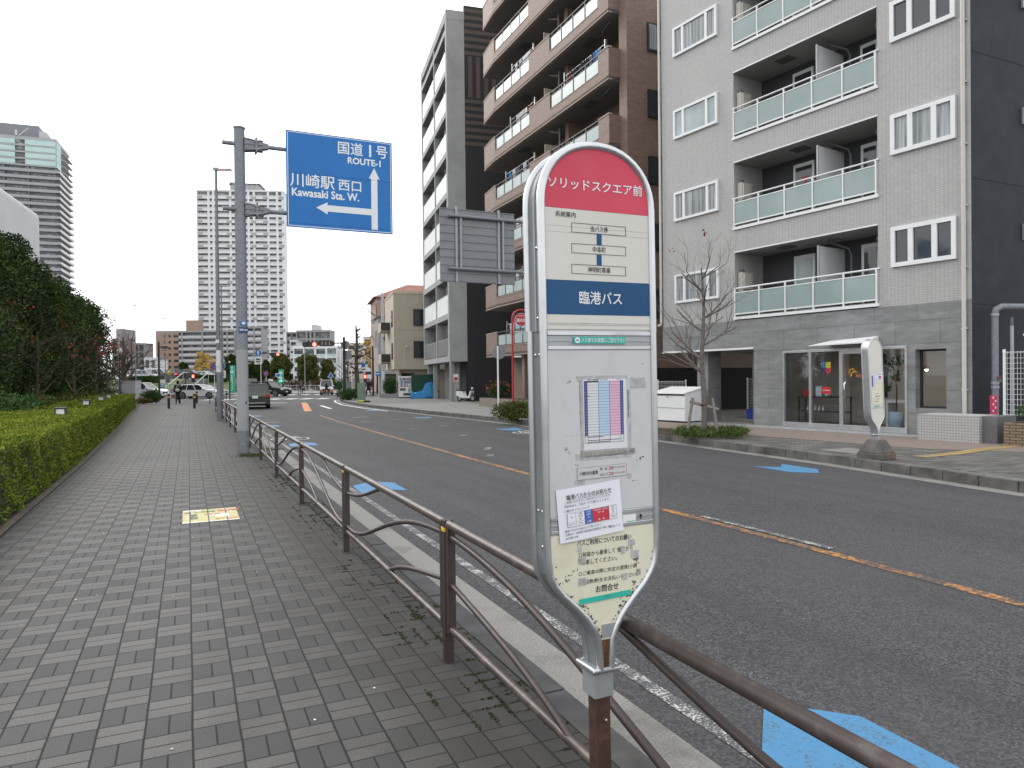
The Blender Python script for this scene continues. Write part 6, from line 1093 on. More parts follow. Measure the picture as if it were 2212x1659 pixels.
t = thing('notice_board', 'teal and white information board at the foot of the far stairs', 'notice board', at_px(346, 82)); MB().box(0, .55, 0, .08, 0, 1.9, 'white').box(.02, .53, -.01, 0, .05, 1.45, mk('teal_sign', (.03, .22, .25), .5)).obj('board', t); b = MB(); [b.box(.06, .48, -.015, -.01, z, z + .09, 'white') for z in (.3, .6, .85, 1.1, 1.3)]; b.obj('printed_panel', t)

# bollards
def bollard(label, px, py, H_, col='black'):
    t = thing('bollard', label, 'bollard', G(px, py), 0, 'bollards at the end of the pavement'); MB().cyl((0, 0, 0), (0, 0, H_), .075, col, n=14).lathe([(.075, H_), (.06, H_ + .03), (.0, H_ + .045)], col, 14).obj('post', t); MB().cyl((0, 0, H_ - .22), (0, 0, H_ - .10), .078, mk('orange_reflector', (.60, .33, .03), .4), n=14).obj('reflector', t); return t
bollard('dark bollard with orange band in front of the person in black', 364.8, 882.5, .86); bollard('dark bollard with orange band in the middle of the pavement, right of the walker', 420.2, 882.5, .86); bollard('brown bollard beside the legs of the person in black', 388, 871, .86, 'brown'); bollard('farther dark bollard right behind the middle one', 425.2, 871, .86); bollard('thick black bollard in front of the dome shrub', 338, 870.5, 1.1)

# ------------------------------------------------------------------ signals and small road signs
def lens(b, x, y, z, r, m_): b.disc(x, z, r, y - .012, y, m_, 16)
def signal(t, x, y, z, s=1.0, lit=True, name='signal_head'):
    b = MB(); r = .16 * s; b.prism([(x + dx + .21 * s * math.cos(a), z + .21 * s * math.sin(a)) for dx, a0 in ((.4 * s, -PI / 2), (-.4 * s, PI / 2)) for a in np.linspace(a0, a0 + PI, 8)], -y, -y + .18, 'black', FACE)
    for i in (-1, 0, 1): b.ring([(x + .39 * s * i + r * 1.1 * math.cos(a), y - .32 + .1 * abs(math.sin(a) - 1) * .5, z + r * 1.1 * math.sin(a)) for a in np.linspace(.1, PI - .1, 9)], .02, 'black', 4); lens(b, x + .39 * s * i, y - .18, z, r, 'redlit' if lit and i == 1 else 'dgrey')
    return b.obj(name, t)
q = at_px(744, 58); t = thing('traffic_signal', 'traffic signal lit red on a long arm over the right-hand corner', 'traffic signal', (q.x, q.y, .03)); b = MB(); b.cyl((0, 0, 0), (0, 0, 5.1), .13, 'brown', .1, 14); b.cyl((0, 0, 4.62), (-3.25, 0, 4.6), .05, 'brown', .035, 8); b.obj('pole', t); signal(t, -2.75, 0, 4.52, 1.0); b = MB(); b.prism([(-1.45 + dx + .23 * math.cos(a), 4.6 + .23 * math.sin(a)) for dx, a0 in ((.42, -PI / 2), (-.42, PI / 2)) for a in np.linspace(a0, a0 + PI, 8)], -.15, .1, 'brown', FACE); [b.box(-1.45 + dx - .03, -1.45 + dx + .03, -.12, -.1, 4.46, 4.74, 'aludull') for dx in (-.3, 0, .3)]; b.obj('rear_signal_head', t)
MB().disc(.1, 4.45, .35, .1, .13, 'signgrey').obj('round_sign_back', t); MB().box(-.15, .58, .1, .13, 3.3, 4.0, 'signgrey').obj('square_sign_back', t)
q = at_px(531, 92); t = thing('traffic_signal', 'traffic signal lit red on an arm with a black street name board', 'traffic signal', (q.x, q.y, 0)); MB().cyl((0, 0, 0), (0, 0, 5.6), .13, 'brown', n=12).cyl((0, 0, 5.25), (4.4, 0, 5.2), .05, 'brown', n=8).obj('pole', t); signal(t, 3.85, 0, 5.05, 1.05); b = MB(); b.box(1.75, 3.0, -.08, -.03, 5.05, 5.45, 'black'); b.box(1.8, 2.95, -.085, -.08, 5.1, 5.4, 'white'); b.box(1.84, 2.91, -.087, -.085, 5.14, 5.36, 'black'); b.obj('street_name_board', t)
def ped_signal(t, x, z, y=0): MB().box(x - .16, x + .16, y - .14, y, z - .42, z + .42, 'black').obj('signal_head', t); MB().box(x - .1, x + .1, y - .15, y - .141, z + .06, z + .34, 'redlit').obj('red_lamp', t)
q = at_px(806, 71); t = thing('street_lamp', 'brown lamp post with curved lamp and red pedestrian signal at the right corner', 'street lamp', (q.x, q.y, .03)); MB().cyl((0, 0, 0), (0, 0, 5.0), .11, 'brown', .09, 12).cyl((0, 0, 2.2), (-.85, 0, 2.2), .03, 'brown', n=6).cyl((0, 0, 4.7), (-.9, 0, 4.72), .03, 'brown', n=6).obj('pole', t); MB().blob(-.85, 0, 4.72, .32, .16, .10, 'galv', 12, 6).obj('lamp_head', t); ped_signal(t, -.75, 1.72)
q = at_px(344, 72); t = thing('street_lamp', 'brown lamp post with twin flat lamps near the far stairs', 'street lamp', (q.x, q.y, 0)); MB().cyl((0, 0, 0), (0, 0, 5.7), .10, 'brown', n=12).cyl((0, 0, 5.2), (.9, 0, 5.25), .05, 'brown', n=6).cyl((0, 0, 2.4), (.95, 0, 2.4), .03, 'brown', n=6).obj('pole', t); MB().blob(.65, 0, 5.1, .5, .2, .1, 'brown', 10, 5).blob(.6, 0, 4.85, .3, .18, .08, 'galv', 10, 5).obj('lamp_head', t); MB().box(.75, 1.1, -.1, .1, 1.55, 2.3, 'grey_block_dark').obj('rear_signal_head', t)
q = at_px(401, 74); t = thing('pedestrian_signal', 'red pedestrian signal on a thin brown post by the white wagon', 'pedestrian signal', (q.x, q.y, 0)); MB().cyl((0, 0, 0), (0, 0, 2.6), .06, 'brown', n=8).cyl((0, 0, 2.3), (.85, 0, 2.3), .03, 'brown', n=6).obj('pole', t); ped_signal(t, .85, 1.98)
q = at_px(485, 62); t = thing('street_lamp', 'short dark brown post standing behind the two grey lamp posts', 'post', (q.x + 0.45, q.y, 0)); MB().cyl((0, 0, 0), (0, 0, 3.2), .06, 'brown', n=8).lathe([(.06, 3.2), (.12, 3.25), (.1, 3.35), (.01, 3.4)], 'pale_block', 10).obj('post', t)
def arrow_sign(label, px, Y, z, pole_px=None, plate=True):
    q = at_px(pole_px or px, Y); dx = (px - (pole_px or px)) * Y / FPX; t = thing('road_sign', label, 'road sign', (q.x, q.y, 0)); MB().cyl((0, 0, 0), (0, 0, z + .35), .035, 'white', n=8).obj('pole', t)
    b = MB(); b.disc(dx, z, .30, -.06, -.04, 'white'); b.disc(dx, z, .285, -.064, -.06, 'signblue'); b.prism([(dx - .045, z - .2), (dx + .045, z - .2), (dx + .045, z + .05), (dx + .13, z + .05), (dx, z + .22), (dx - .13, z + .05), (dx - .045, z + .05)], .064, .068, 'white', FACE); b.obj('arrow_disc', t)
    if plate: b = MB(); b.box(dx - .33, dx + .33, -.06, -.04, z - 1.0, z - .36, 'white'); b.prism([(dx - .2, z - .62), (dx - .2, z - .48), (dx + .02, z - .48), (dx + .2, z - .56), (dx + .2, z - .62)], .06, .064, 'ink', FACE); b.box(dx - .2, dx + .2, -.064, -.06, z - .8, z - .70, 'ink'); b.text('積3t', dx, z - .9, .12, 'ink', -.065); b.obj('truck_plate', t)
    return t
arrow_sign('blue round straight-ahead sign with white truck plate right of the lamp posts', 480, 60, 2.9); arrow_sign('blue round straight-ahead sign with white truck plate right of the thick pole', 559, 63, 4.1, 564)
def noparking(label, px, Y, z, r=.3, pole=True):
    q = at_px(px, Y); t = thing('road_sign', label, 'road sign', (q.x, q.y, 0)); MB().cyl((0, 0, 0), (0, 0, z), .035, 'white', n=8).obj('pole', t); b = MB(); b.disc(0, z, r, -.06, -.04, 'red'); b.disc(0, z, r * .74, -.064, -.06, 'signblue'); b.box(-r * .74, r * .74, -.068, -.064, -r * .1, r * .1, 'red', T(0, 0, z) @ RY(PI / 4)); b.obj('sign_disc', t); return t
noparking('red and blue no-parking sign half hidden by the tall lamp post', 463.6, 57, 2.85, .31); noparking('small red and blue no-parking sign in front of the far tree', 575, 100, 2.65, .36)
def pylon(label, px, py0, py1, Y, wpx, full=True):
    q = at_px(px, Y); W_ = wpx * Y / FPX; H_ = P(px, py0, Y).z; t = thing('sign_pylon', label, 'sign', (q.x, q.y, 0)); MB().box(0, W_, 0, .3, 0, H_, 'green').obj('body', t, bevel=.02); b = MB(); c_ = W_ / 2
    if full:
        b.box(.0, W_, -.012, 0, H_ * .62, H_ * .99, 'teal'); b.prism([(c_ - .05, H_ * .86), (c_ + .05, H_ * .86), (c_ + .05, H_ * .92), (c_ + .15, H_ * .92), (c_, H_ * .97), (c_ - .15, H_ * .92), (c_ - .05, H_ * .92)], .012, .02, 'white', FACE); b.disc(c_, H_ * .77, .22, -.02, -.012, 'white', 16); b.text('P', c_, H_ * .77, .3, 'green', -.022, None, .02); b.text('LAZONA', c_ - .05, H_ * .52, .3, 'white', -.015, H_ * .27, .03, PI / 2, None, .26)
        for k in range(6): b.box(c_ - .1 + .12 * (k % 2), c_ + .12 * (k % 2), -.012, -.002, H_ * (.08 + .05 * k), H_ * (.12 + .05 * k), 'white')
    else:
        for f in (.84, .60): b.disc(c_, H_ * f, .24, -.02, -.005, 'white', 16); b.text('P', c_, H_ * f, .32, 'green', -.025, None, .02)
        b.box(.1, W_ - .1, -.02, 0, H_ * .42, H_ * .5, 'greenlit'); b.box(.05, W_ - .05, -.02, 0, H_ * .05, H_ * .3, 'glass_mint')
    b.obj('printed_panel', t); return t
pylon('tall green shopping centre parking pylon with white arrow and lettering', 496, 789.6, 848, 100, 11, True); pylon('paler green parking pylon with two white P discs beyond the crossing', 602, 798, 842, 112, 9.6, False)
q = at_px(580, 112); t = thing('sign', 'white square notice on a short post left of the paler green pylon', 'sign', (q.x, q.y, 0)); MB().box(0, .7, 0, .05, .2, 1.9, 'white').obj('board', t); MB().disc(.35, 1.45, .2, -.01, 0, 'red', 14).disc(.35, 1.45, .13, -.015, -.01, 'white', 14).box(.15, .55, -.01, 0, .4, .8, 'green').obj('printed_panel', t)
q = at_px(607, 108); t = thing('sign', 'small shield-shaped white and blue sign on a grey post', 'sign', (q.x - .4, q.y, 0)); MB().cyl((0, 0, 0), (0, 0, 2.6), .04, 'galv', n=8).obj('pole', t); MB().prism([(-.42, 2.75), (.42, 2.75), (.36, 2.3), (0, 2.05), (-.36, 2.3)], .04, .06, 'white', FACE).prism([(-.32, 2.68), (.32, 2.68), (.28, 2.34), (0, 2.15), (-.28, 2.34)], .06, .065, 'signblue', FACE).obj('shield', t)
q = at_px(715, 118); t = thing('road_sign', 'blue triangular pedestrian crossing sign on a white post', 'road sign', (q.x, q.y, 0)); MB().cyl((0, 0, 0), (0, 0, 2.4), .05, 'white', n=8).obj('pole', t); MB().prism([(-.55, 2.1), (.55, 2.1), (0, 3.0)], .04, .06, 'white', FACE).prism([(-.45, 2.15), (.45, 2.15), (0, 2.88)], .06, .065, 'signblue', FACE).obj('sign_triangle', t)
q = at_px(760, 98); t = thing('road_sign', 'blue round sign on a white post with a curved top', 'road sign', (q.x, q.y, .03)); MB().ring([(0, 0, 0), (0, 0, 2.8), (.08, 0, 3.1), (.35, 0, 3.25), (1.55, 0, 3.25)], .075, 'white', 8).obj('pole', t); MB().disc(1.65, 3.62, .29, -.07, -.04, 'signblue').obj('sign_disc', t); MB().box(1.3, 2.0, -.07, -.04, 2.9, 3.2, 'white').box(1.36, 1.94, -.075, -.07, 2.97, 3.13, 'ink').obj('sub_plate', t)
q = at_px(818, 66); t = thing('road_sign', 'small blue square bus sign on a slim white post by the kerb', 'road sign', (q.x, q.y, .03)); MB().cyl((0, 0, 0), (0, 0, 2.3), .03, 'white', n=8).obj('pole', t); MB().box(-.25, .2, -.05, -.03, 1.95, 2.35, 'signblue').box(-.18, .13, -.055, -.05, 2.1, 2.2, 'white').obj('sign_board', t)
t = thing('utility_pole', 'pale concrete utility pole with lamp in front of the grey tiled house', 'utility pole', at_px(828, 74), 0); b = MB(); b.cyl((0, 0, 0), (0, 0, 10.6), .2, 'pale_block', .14, 14); b.obj('pole', t); MB().box(.02, .3, -.2, .1, 5.9, 6.0, 'dgrey').lathe([(.12, -.1), (.1, .05), (.02, .1)], 'pale_block', 10, T(.35, -.1, 5.9)).obj('lamp_head', t); MB().box(-.12, .12, -.215, -.16, 1.6, 2.5, 'white').obj('pole_notice', t); MB().cyl((0, 0, 10.2), (0, 0, 11.1), .05, 'galv', n=6).box(-.7, .7, -.05, .05, 9.7, 9.8, 'galv').obj('crossarm', t)

# ------------------------------------------------------------------ street furniture along the far pavement
t = thing('vending_machine', 'white drinks vending machine with rows of colourful bottles', 'vending machine', at_px(861, 61, .03), .16); MB().box(0, 1.2, 0, .75, .08, 1.86, 'white').box(.05, 1.15, .05, .7, 0, .08, 'black').obj('body', t, bevel=.02); b = MB(); b.box(.06, 1.1, -.015, 0, .95, 1.78, 'curtain'); RV = random.Random(3)
for r in range(3):
    b.box(.06, 1.1, -.02, -.014, .98 + .27 * r, 1.02 + .27 * r, 'inkblue' if r else 'red')
    for i in range(11): x = .1 + i * .09; b.box(x, x + .06, -.03, -.014, 1.03 + .27 * r, 1.2 + .27 * r, RV.choice(['red', 'inkblue', 'shruby', 'white', 'green', 'worange', 'dgrey', 'ltblue']))
b.obj('display', t); MB().box(.1, .6, -.01, 0, .62, .85, 'smear').box(.4, 1.0, -.02, 0, .22, .42, 'dgrey').box(.8, 1.0, -.02, 0, .5, .85, 'tower_grey').obj('coin_panel', t)
t = NT('blue_net'); t.fin(t.mix(t.ramp(t.noise(30, 3), .4, .6), (.02, .13, .36), (.03, .26, .45)), .8); M['bluenet'] = t.m
q = at_px(886, 58.5, .03); b = MB(); n = 12; v = []; f = []; RQ = random.Random(2)
for i in range(n + 1):
    for j in range(6): v.append((i * .19 + .05 * math.sin(j * 2 + i), -.1 + .1 * math.sin(i * 1.7 + j) - .07 * (5 - j), j / 5 * (.55 + .95 * max(0, 1 - abs(i - 8.4) / 4.2) + .12 * math.sin(i * 2.1))))
for i in range(n): f += [(i * 6 + j, (i + 1) * 6 + j, (i + 1) * 6 + j + 1, i * 6 + j + 1) for j in range(5)]
b.add(v, f, 'bluenet', True); m_ = b.obj('refuse_net', loc=q, rot=.15); s = m_.modifiers.new('thick', 'SOLIDIFY'); s.thickness = .02; tag(m_, 'crumpled blue refuse net hung beside the vending machine', 'net'); [MB().blob(x, .25, .25, .3, .22, .27, mk('pale_rubbish_bag', (.10, .22, .40), .5), 9, 6, .1).obj('rubbish_bag', m_) for x in (.5, 1.1, 1.7)]
t = thing('fence_panel', 'dark green mesh screen behind the blue refuse net', 'fence', at_px(889, 60.2, .03), .2); MB().box(0, 2, 0, .05, 0, 2.0, mk('dark_green_mesh', (.015, .06, .04), .8)).obj('screen', t); MB().box(-.04, 0, 0, .05, 0, 2.05, 'greyp').obj('post', t)
shrub('leafy light green climbing shrub in a planter by the beige house', at_px(843, 62.5, .3), .75, .6, 1.75, 'shrubg', 1800, .15, lobes=9); o = MB().box(-.9, 1.2, -.35, .4, 0, .35, 'grey_block').obj('planter', loc=at_px(843, 62.3, .03)); tag(o, 'grey block planter holding the light green climbing shrub', 'planter')
t = thing('utility_box', 'tall sage green utility box on the far pavement corner', 'cabinet', at_px(772, 51.5, .03), .22); sg = mk('sage_green_paint', (.17, .235, .19), .55, 0, .05); MB().box(0, .57, 0, .45, .06, 1.33, sg).box(-.02, .59, -.02, .47, 1.33, 1.37, sg).box(.03, .54, .03, .42, 0, .06, 'conc').obj('body', t, bevel=.012); MB().box(.05, .52, -.006, 0, .1, 1.28, sg).box(.42, .46, -.02, -.006, .65, .8, 'dgrey').obj('door', t)
t = thing('utility_box', 'second sage green utility box half hidden behind the corner hedge', 'cabinet', at_px(740, 60, .03), .22); MB().box(0, .75, 0, .5, 0, 1.4, sg).box(-.02, .77, -.02, .52, 1.4, 1.44, sg).obj('body', t); MB().box(.06, .69, -.006, 0, .1, 1.34, sg).obj('door', t)
shrub('clipped green corner shrub in front of the traffic signal pole', at_px(752, 56.5, .03), 1.15, .9, 1.1, 'shrubg', 2600, .12, lobes=9)
o = MB().blob(0, 0, .06, .3, .15, .09, mk('yellow_sandbag', (.45, .42, .05), .8), 10, 5, .15).blob(.4, .05, .06, .28, .15, .08, 'black', 10, 5, .15).obj('sandbag', loc=at_px(779, 50.3, .03)); tag(o, 'yellow and black sandbag slumped at the foot of the green utility box', 'sandbag')
t = thing('hydrant_sign', 'red hooped fire hydrant sign pole by the brick block', 'hydrant sign', at_px(1108, 36, .03)); H_ = P(1108, 690, 36).z; r = .46; top = [(0, 0, 0), (0, 0, H_ - .1)] + [(r - r * math.cos(a), 0, H_ + r * math.sin(a)) for a in np.linspace(0, PI, 9)] + [(2 * r, 0, H_ - .25), (1.7 * r, 0, H_ - .5)]; MB().ring(top, .05, 'red', 10).cyl((0, 0, 0), (0, 0, 2.2), .055, 'red', n=10).box(.06, .45, -.02, .02, H_ - 1.95, H_ - 1.87, 'white').obj('pole', t)
b = MB(); b.disc(r, H_ - .05, .335, -.06, -.03, 'white'); b.disc(r, H_ - .05, .315, -.065, -.06, 'red'); b.text('消火栓', r, H_ - .08, .2, 'white', -.067, .50, .03); b.text('FIRE HYDRANT', r, H_ + .14, .06, 'white', -.067, .34, .02); b.obj('sign_disc', t); MB().box(.05, 1.3, .0, .03, H_ - .68, H_ - .64, 'white').box(.05, .08, 0, .03, H_ - .68, H_ - .25, 'white').obj('bracket', t)
t = thing('round_sign', 'back of a round grey road sign on a white post by the kerb shrub', 'road sign', at_px(1076, 28, RWALK)); H_ = P(1078, 763, 28).z; MB().cyl((0, 0, 0), (0, 0, H_ + .25), .035, 'white', n=10).obj('pole', t); MB().disc(.05, H_, .265, .03, .05, 'signgrey').box(-.12, .2, .01, .03, H_ + .1, H_ + .12, 'galv').box(-.12, .2, .01, .03, H_ - .14, H_ - .12, 'galv').obj('sign_disc', t)
shrub('loose green kerbside shrub at the foot of the round grey sign', at_px(1110, 26.6, RWALK), .95, .55, .85, 'olive', 4200, .075, lobes=11)
t = thing('planter', 'low stone planter bed in front of the brick block entrance', 'planter', inB(2.2, -1.3, RWALK), RB); MB().box(-.3, 7.4, -.1, 1.0, 0, .50, mk('stone_planter', (.22, .185, .155), .85, 0, .15, 5, .3, 40)).box(-.2, 7.3, 0, .9, .46, .51, 'earth').obj('planter_box', t)
tt_ = shrub('green camellia bush with red flowers in the stone planter', inB(3.1, -.75, .52), .75, .5, 1.05, 'shrubg', 2800, .09, lobes=9); p, d = ellip(60, 0, 0, .6, .72, .5, .45, .1); leaves('flower', p, .11, mk('camellia_red', (.45, .03, .05), .5), .9, .2, d, tt_)['kind'] = 'stuff'
t = thing('utility_cabinet', 'pale grey electrical cabinet with two vents by the brick block', 'cabinet', inB(7.6, -.35, .03), RB); MB().box(0, 1.0, 0, .45, .1, 2.3, 'pale_block').box(-.03, 1.03, -.03, .48, 2.3, 2.35, 'pale_block').box(.02, .98, .02, .43, 0, .1, 'conc').obj('body', t, bevel=.01); [MB().box(x, x + .28, -.012, 0, z, z + .35, 'smear').obj('vent', t) for x, z in ((.5, 1.7), (.5, .4))]; MB().box(.42, .43, -.005, 0, .12, 2.28, 'smear').obj('door', t)
def scooter(label, pos, rot):
    t = thing('motor_scooter', label, 'scooter', pos, rot)
    for x in (-.62, .62): b = MB(); b.ring([(x + .2 * math.cos(a), 0, .24 + .2 * math.sin(a)) for a in np.linspace(0, 2 * PI, 18)[:-1]], .055, 'tyre', 8, True); b.cyl((x, -.05, .24), (x, .05, .24), .14, 'aludull', n=12); b.obj('wheel', t)
    MB().prism([(-.85, .45), (-.8, .75), (-.2, .72), (-.1, .4), (.3, .32), (.5, .75), (.62, .75), (.45, .25), (-.3, .25)], -.16, .16, 'white', FACE).obj('body', t, bevel=.04); MB().prism([(-.85, .75), (-.8, .84), (-.15, .82), (-.1, .72)], -.15, .15, 'black', FACE).obj('seat', t, bevel=.02); MB().cyl((.52, 0, .7), (.42, 0, 1.05), .04, 'black', n=8).cyl((.38, -.3, 1.05), (.38, .3, 1.05), .02, 'black', n=6).cyl((.62, 0, .24), (.52, 0, .75), .05, 'dgrey', n=8).blob(.58, 0, .92, .08, .1, .09, 'headl', 8, 5).obj('handlebar', t)
    [MB().cyl((.4, y, 1.05), (.38, y * 1.1, 1.25), .008, 'black', n=4).blob(.38, y * 1.15, 1.28, .015, .06, .045, 'black', 8, 5).obj('mirror', t) for y in (-.25, .25)]; return t
scooter('white motor scooter parked beside the charcoal side wall', inC(11.9, 1.0, RWALK), RC + .6)
# bare street tree with stakes
pt = G(1520, 944, RWALK); bare_tree('bare_tree', 'leafless young street tree tied to wooden stakes, a few red leaves left', pt, 4.4, .085, 'barkg', seed=33, levels=(.38, .46, .54, .62, .70, .78, .86, .94), L=.27, depth=3, red=6, lsize=.06, spread=.5)
ws = ('left wooden stake of the bare street tree', 'right wooden stake of the bare street tree')
for i, (dx, dy) in enumerate(((-.42, .1), (.34, -.15))): o = MB().cyl((dx, dy, 0), (dx * .62, dy * .6, 1.02), .042, 'stake', .038, 8).obj('tree_stake', loc=pt); tag(o, ws[i], 'stake')
o = MB().cyl((-.33, .1, .93), (.36, -.14, .72), .04, 'stake', n=8).ring([(.06, .06, .84), (-.06, .07, .85), (-.07, -.06, .84), (.05, -.07, .83)], .025, 'rustdeep', 5, True).obj('stake_crossbar', loc=pt); tag(o, 'wooden crossbar tied between the stakes of the bare tree', 'stake')
gp = []; [gp.append(np.array(G(random.uniform(1458, 1606), random.uniform(936, 950), RWALK)) + RNG.normal(size=(26, 3)) * np.array([.10, .10, .0]) + np.array([0, 0, .10]) + np.stack([np.zeros(26), np.zeros(26), np.abs(RNG.normal(size=26)) * .055], 1)) for _ in range(95)]
o = leaves('grass', np.concatenate(gp), .20, 'lawn', .10, 1.1); tag(o, 'tufty grass and weeds filling the bare tree pit', 'grass', kind='stuff')
b = MB(); b.prism([(11.75, 15.2), (13.0, 15.0), (13.0, 18.6), (11.85, 18.8)], RWALK + .004, RWALK + .03, 'earth'); struct(b.obj('tree_pit', rot=RROT))
t = thing('guard_rail', 'pale pipe guard rail along the pavement beyond the crossing', 'fence', at_px(614, 110)); b = MB(); L = 76 * 110 / FPX; [b.cyl((0, 0, z), (L, 1.2, z), .035, 'pale_block', n=6) for z in (.45, .85)]; b.obj('rails', t); [MB().cyl((L * i / 6, 1.2 * i / 6, 0), (L * i / 6, 1.2 * i / 6, .9), .04, 'pale_block', n=6).obj('post', t) for i in range(7)]

# ------------------------------------------------------------------ vehicles
CAR = dict(
 estate=(4.5, 1.76, 1.56, [(-2.22, .42), (-2.24, .78), (-2.16, .98), (.95, .98), (2.0, .90), (2.20, .75), (2.25, .45)], (-2.10, .98, -1.86, .30), .34),
 suv=(4.6, 1.82, 1.70, [(-2.28, .42), (-2.30, .80), (-2.22, 1.02), (.95, 1.04), (2.0, .95), (2.24, .78), (2.30, .45)], (-2.16, .98, -1.92, .30), .36),
 wagon=(4.65, 1.80, 1.46, [(-2.30, .40), (-2.32, .72), (-2.22, .93), (1.0, .92), (2.0, .82), (2.26, .66), (2.32, .40)], (-2.05, 1.05, -1.45, .25), .32),
 van=(4.7, 1.75, 1.88, [(-2.32, .42), (-2.34, .9), (-2.30, 1.08), (1.55, 1.08), (2.1, .95), (2.30, .75), (2.34, .42)], (-2.28, 1.62, -2.18, .85), .32),
 kei=(3.4, 1.48, 1.80, [(-1.66, .40), (-1.68, .9), (-1.65, 1.02), (1.15, 1.02), (1.55, .92), (1.68, .7), (1.70, .40)], (-1.62, 1.22, -1.56, .90), .27))
def car(label, kind, pos, rot, paint, name='car', two=None, brake=False, plate=True, group=None, cat='car'):
    L, W_, H_, prof, (b0, b1, r0, r1), wr_ = CAR[kind]; t = thing(name, label, cat, pos, rot, group); h = W_ / 2; pm_ = mk(*paint, .22, .15, .03, 1, 0, 80, .6)
    b = MB(); b.prism(prof + [(prof[-1][0] - .05, .26), (prof[0][0] + .05, .26)], -h, h, pm_, FACE); b.box(-L / 2 + .1, L / 2 - .1, -h + .05, h - .05, .2, .3, 'black')
    if two: b.prism([(prof[0][0] - .01, .34), (prof[0][0] - .012, .62), (prof[-1][0] + .012, .62), (prof[-1][0] + .01, .34)], -h - .004, h + .004, mk(*two, .3, .1), FACE)
    o = b.obj('body', t, bevel=.07, seg=3); zb = prof[3][1] - .03; zr = H_ - .05; hr = h * .80; hb = h * .95
    b = MB(); b.taper((b0, b1, -hb, hb), (r0, r1, -hr, hr), zb, zr, 'carglass'); b.obj('windows', t, bevel=.03)
    b = MB(); b.box(r0 - .02, r1 + .05, -hr - .01, hr + .01, zr - .03, H_, pm_); b.obj('roof', t, bevel=.035, seg=3)
    b = MB()
    for s in (-1, 1):
        for f, wd in ((0, .05), (.34, .03), (.66, .035), (1, .045)): b.cyl((b0 + (b1 - b0) * f, s * hb, zb), (r0 + (r1 - r0) * f, s * hr, zr), wd, pm_, n=6)
        b.box(b0, b1, s * h - .01, s * h + .01, zb - .01, zb + .025, 'dgrey')
    b.obj('pillars', t)
    for s in (-1, 1):
        for x in (-L * .29, L * .31):
            b = MB(); b.cyl((x, s * (h - .2), wr_), (x, s * (h + .012), wr_), wr_, 'tyre', n=22); w_ = b.obj('wheel', t, bevel=.03); b = MB(); b.cyl((x, s * (h - .05), wr_), (x, s * (h + .02), wr_), wr_ * .64, 'aludull', n=18); [b.box(-.02, .02, s * (h + .018), s * (h + .028), -wr_ * .6, wr_ * .6, 'dgrey', T(x, 0, wr_) @ RY(a)) for a in (0, PI / 5 * 1, PI / 5 * 2, PI / 5 * 3, PI / 5 * 4)]; b.obj('rim', w_)
            b = MB(); b.prism([(x + (wr_ + .07) * math.cos(a), wr_ + (wr_ + .07) * math.sin(a)) for a in np.linspace(-.2, PI + .2, 14)], -s * (h + .004) - .004, -s * (h + .004) + .004, 'black', FACE); b.obj('wheel_arch', t)
        xe = prof[1][0]; zt_ = prof[2][1]; MB().box(xe - .03, xe + .22, s * h - s * .24, s * h + s * .005, zt_ - .26, zt_ - .06, 'brakelit' if brake else 'lampred').obj('tail_lamp', t, bevel=.02); xf = prof[-2][0]; MB().box(xf - .28, xf + .02, s * h - s * .38, s * h - s * .01, prof[-2][1] - .08, prof[-2][1] + .06, 'headl').obj('headlamp', t, bevel=.02); MB().blob(b1 - .25, s * (h + .1), zb + .08, .1, .12, .08, pm_, 8, 5).obj('door_mirror', t); [MB().box(x, x + .18, s * h - .005 * s, s * (h + .025), zb - .12, zb - .09, pm_).obj('door_handle', t) for x in (-.55, .35)]
    xe = prof[1][0]; b = MB(); b.box(xe - .03, xe, -.17, .17, .66, .83, 'white' if plate else 'dgrey'); b.obj('number_plate', t); MB().box(xe - .035, xe + .1, -h + .08, h - .08, .3, .46, 'black').box(xe - .05, xe + .05, -h + .3, h - .3, .36, .40, 'alu').obj('rear_bumper', t); xf = prof[-2][0]; MB().box(xf - .05, xf + .065, -.45, .45, .5, .72, 'black').box(xf + .04, xf + .07, -.17, .17, .45, .58, 'white').obj('grille', t); MB().box(b0 - .0, b0 + .05, -.02, .02, .9, .95, 'chrome').obj('emblem', t); return t
ANG = lambda x, y: math.atan2(y, x)
t = car('olive green estate car with silver bumper, driving away beside the thick pole', 'estate', G(551, 881, ROADZ), ANG(-.345, .939), ('olive_car_paint', (.062, .07, .048)))
car('black car turning right ahead of the olive green estate', 'suv', G(583, 856, ROADZ), -.35, ('black_car_paint', (.012, .012, .014)))
car('white wagon crossing the junction behind the bollards', 'wagon', P(431, 861, 74).xy.to_3d() + Vector((0, 0, ROADZ)), -.04, ('white_car_paint', (.76, .77, .79)))
car('blue grey wagon passing just behind the white wagon', 'wagon', P(443, 861, 80).xy.to_3d() + Vector((0, 0, ROADZ)), -.04, ('bluegrey_car_paint', (.16, .20, .26)))
car('white compact car near the grey cabinet, partly behind the dome shrub', 'suv', P(312, 861, 76).xy.to_3d() + Vector((0, 0, ROADZ)), -.05, ('white_car_paint', (.76, .77, .79)))
car('white and orange small van waiting at the crossing, facing the camera', 'kei', G(706, 852.5, ROADZ), ANG(.22, -.97), ('pale_van_paint', (.58, .57, .56)), 'van', ('orange_van_trim', (.50, .16, .08)), cat='van')
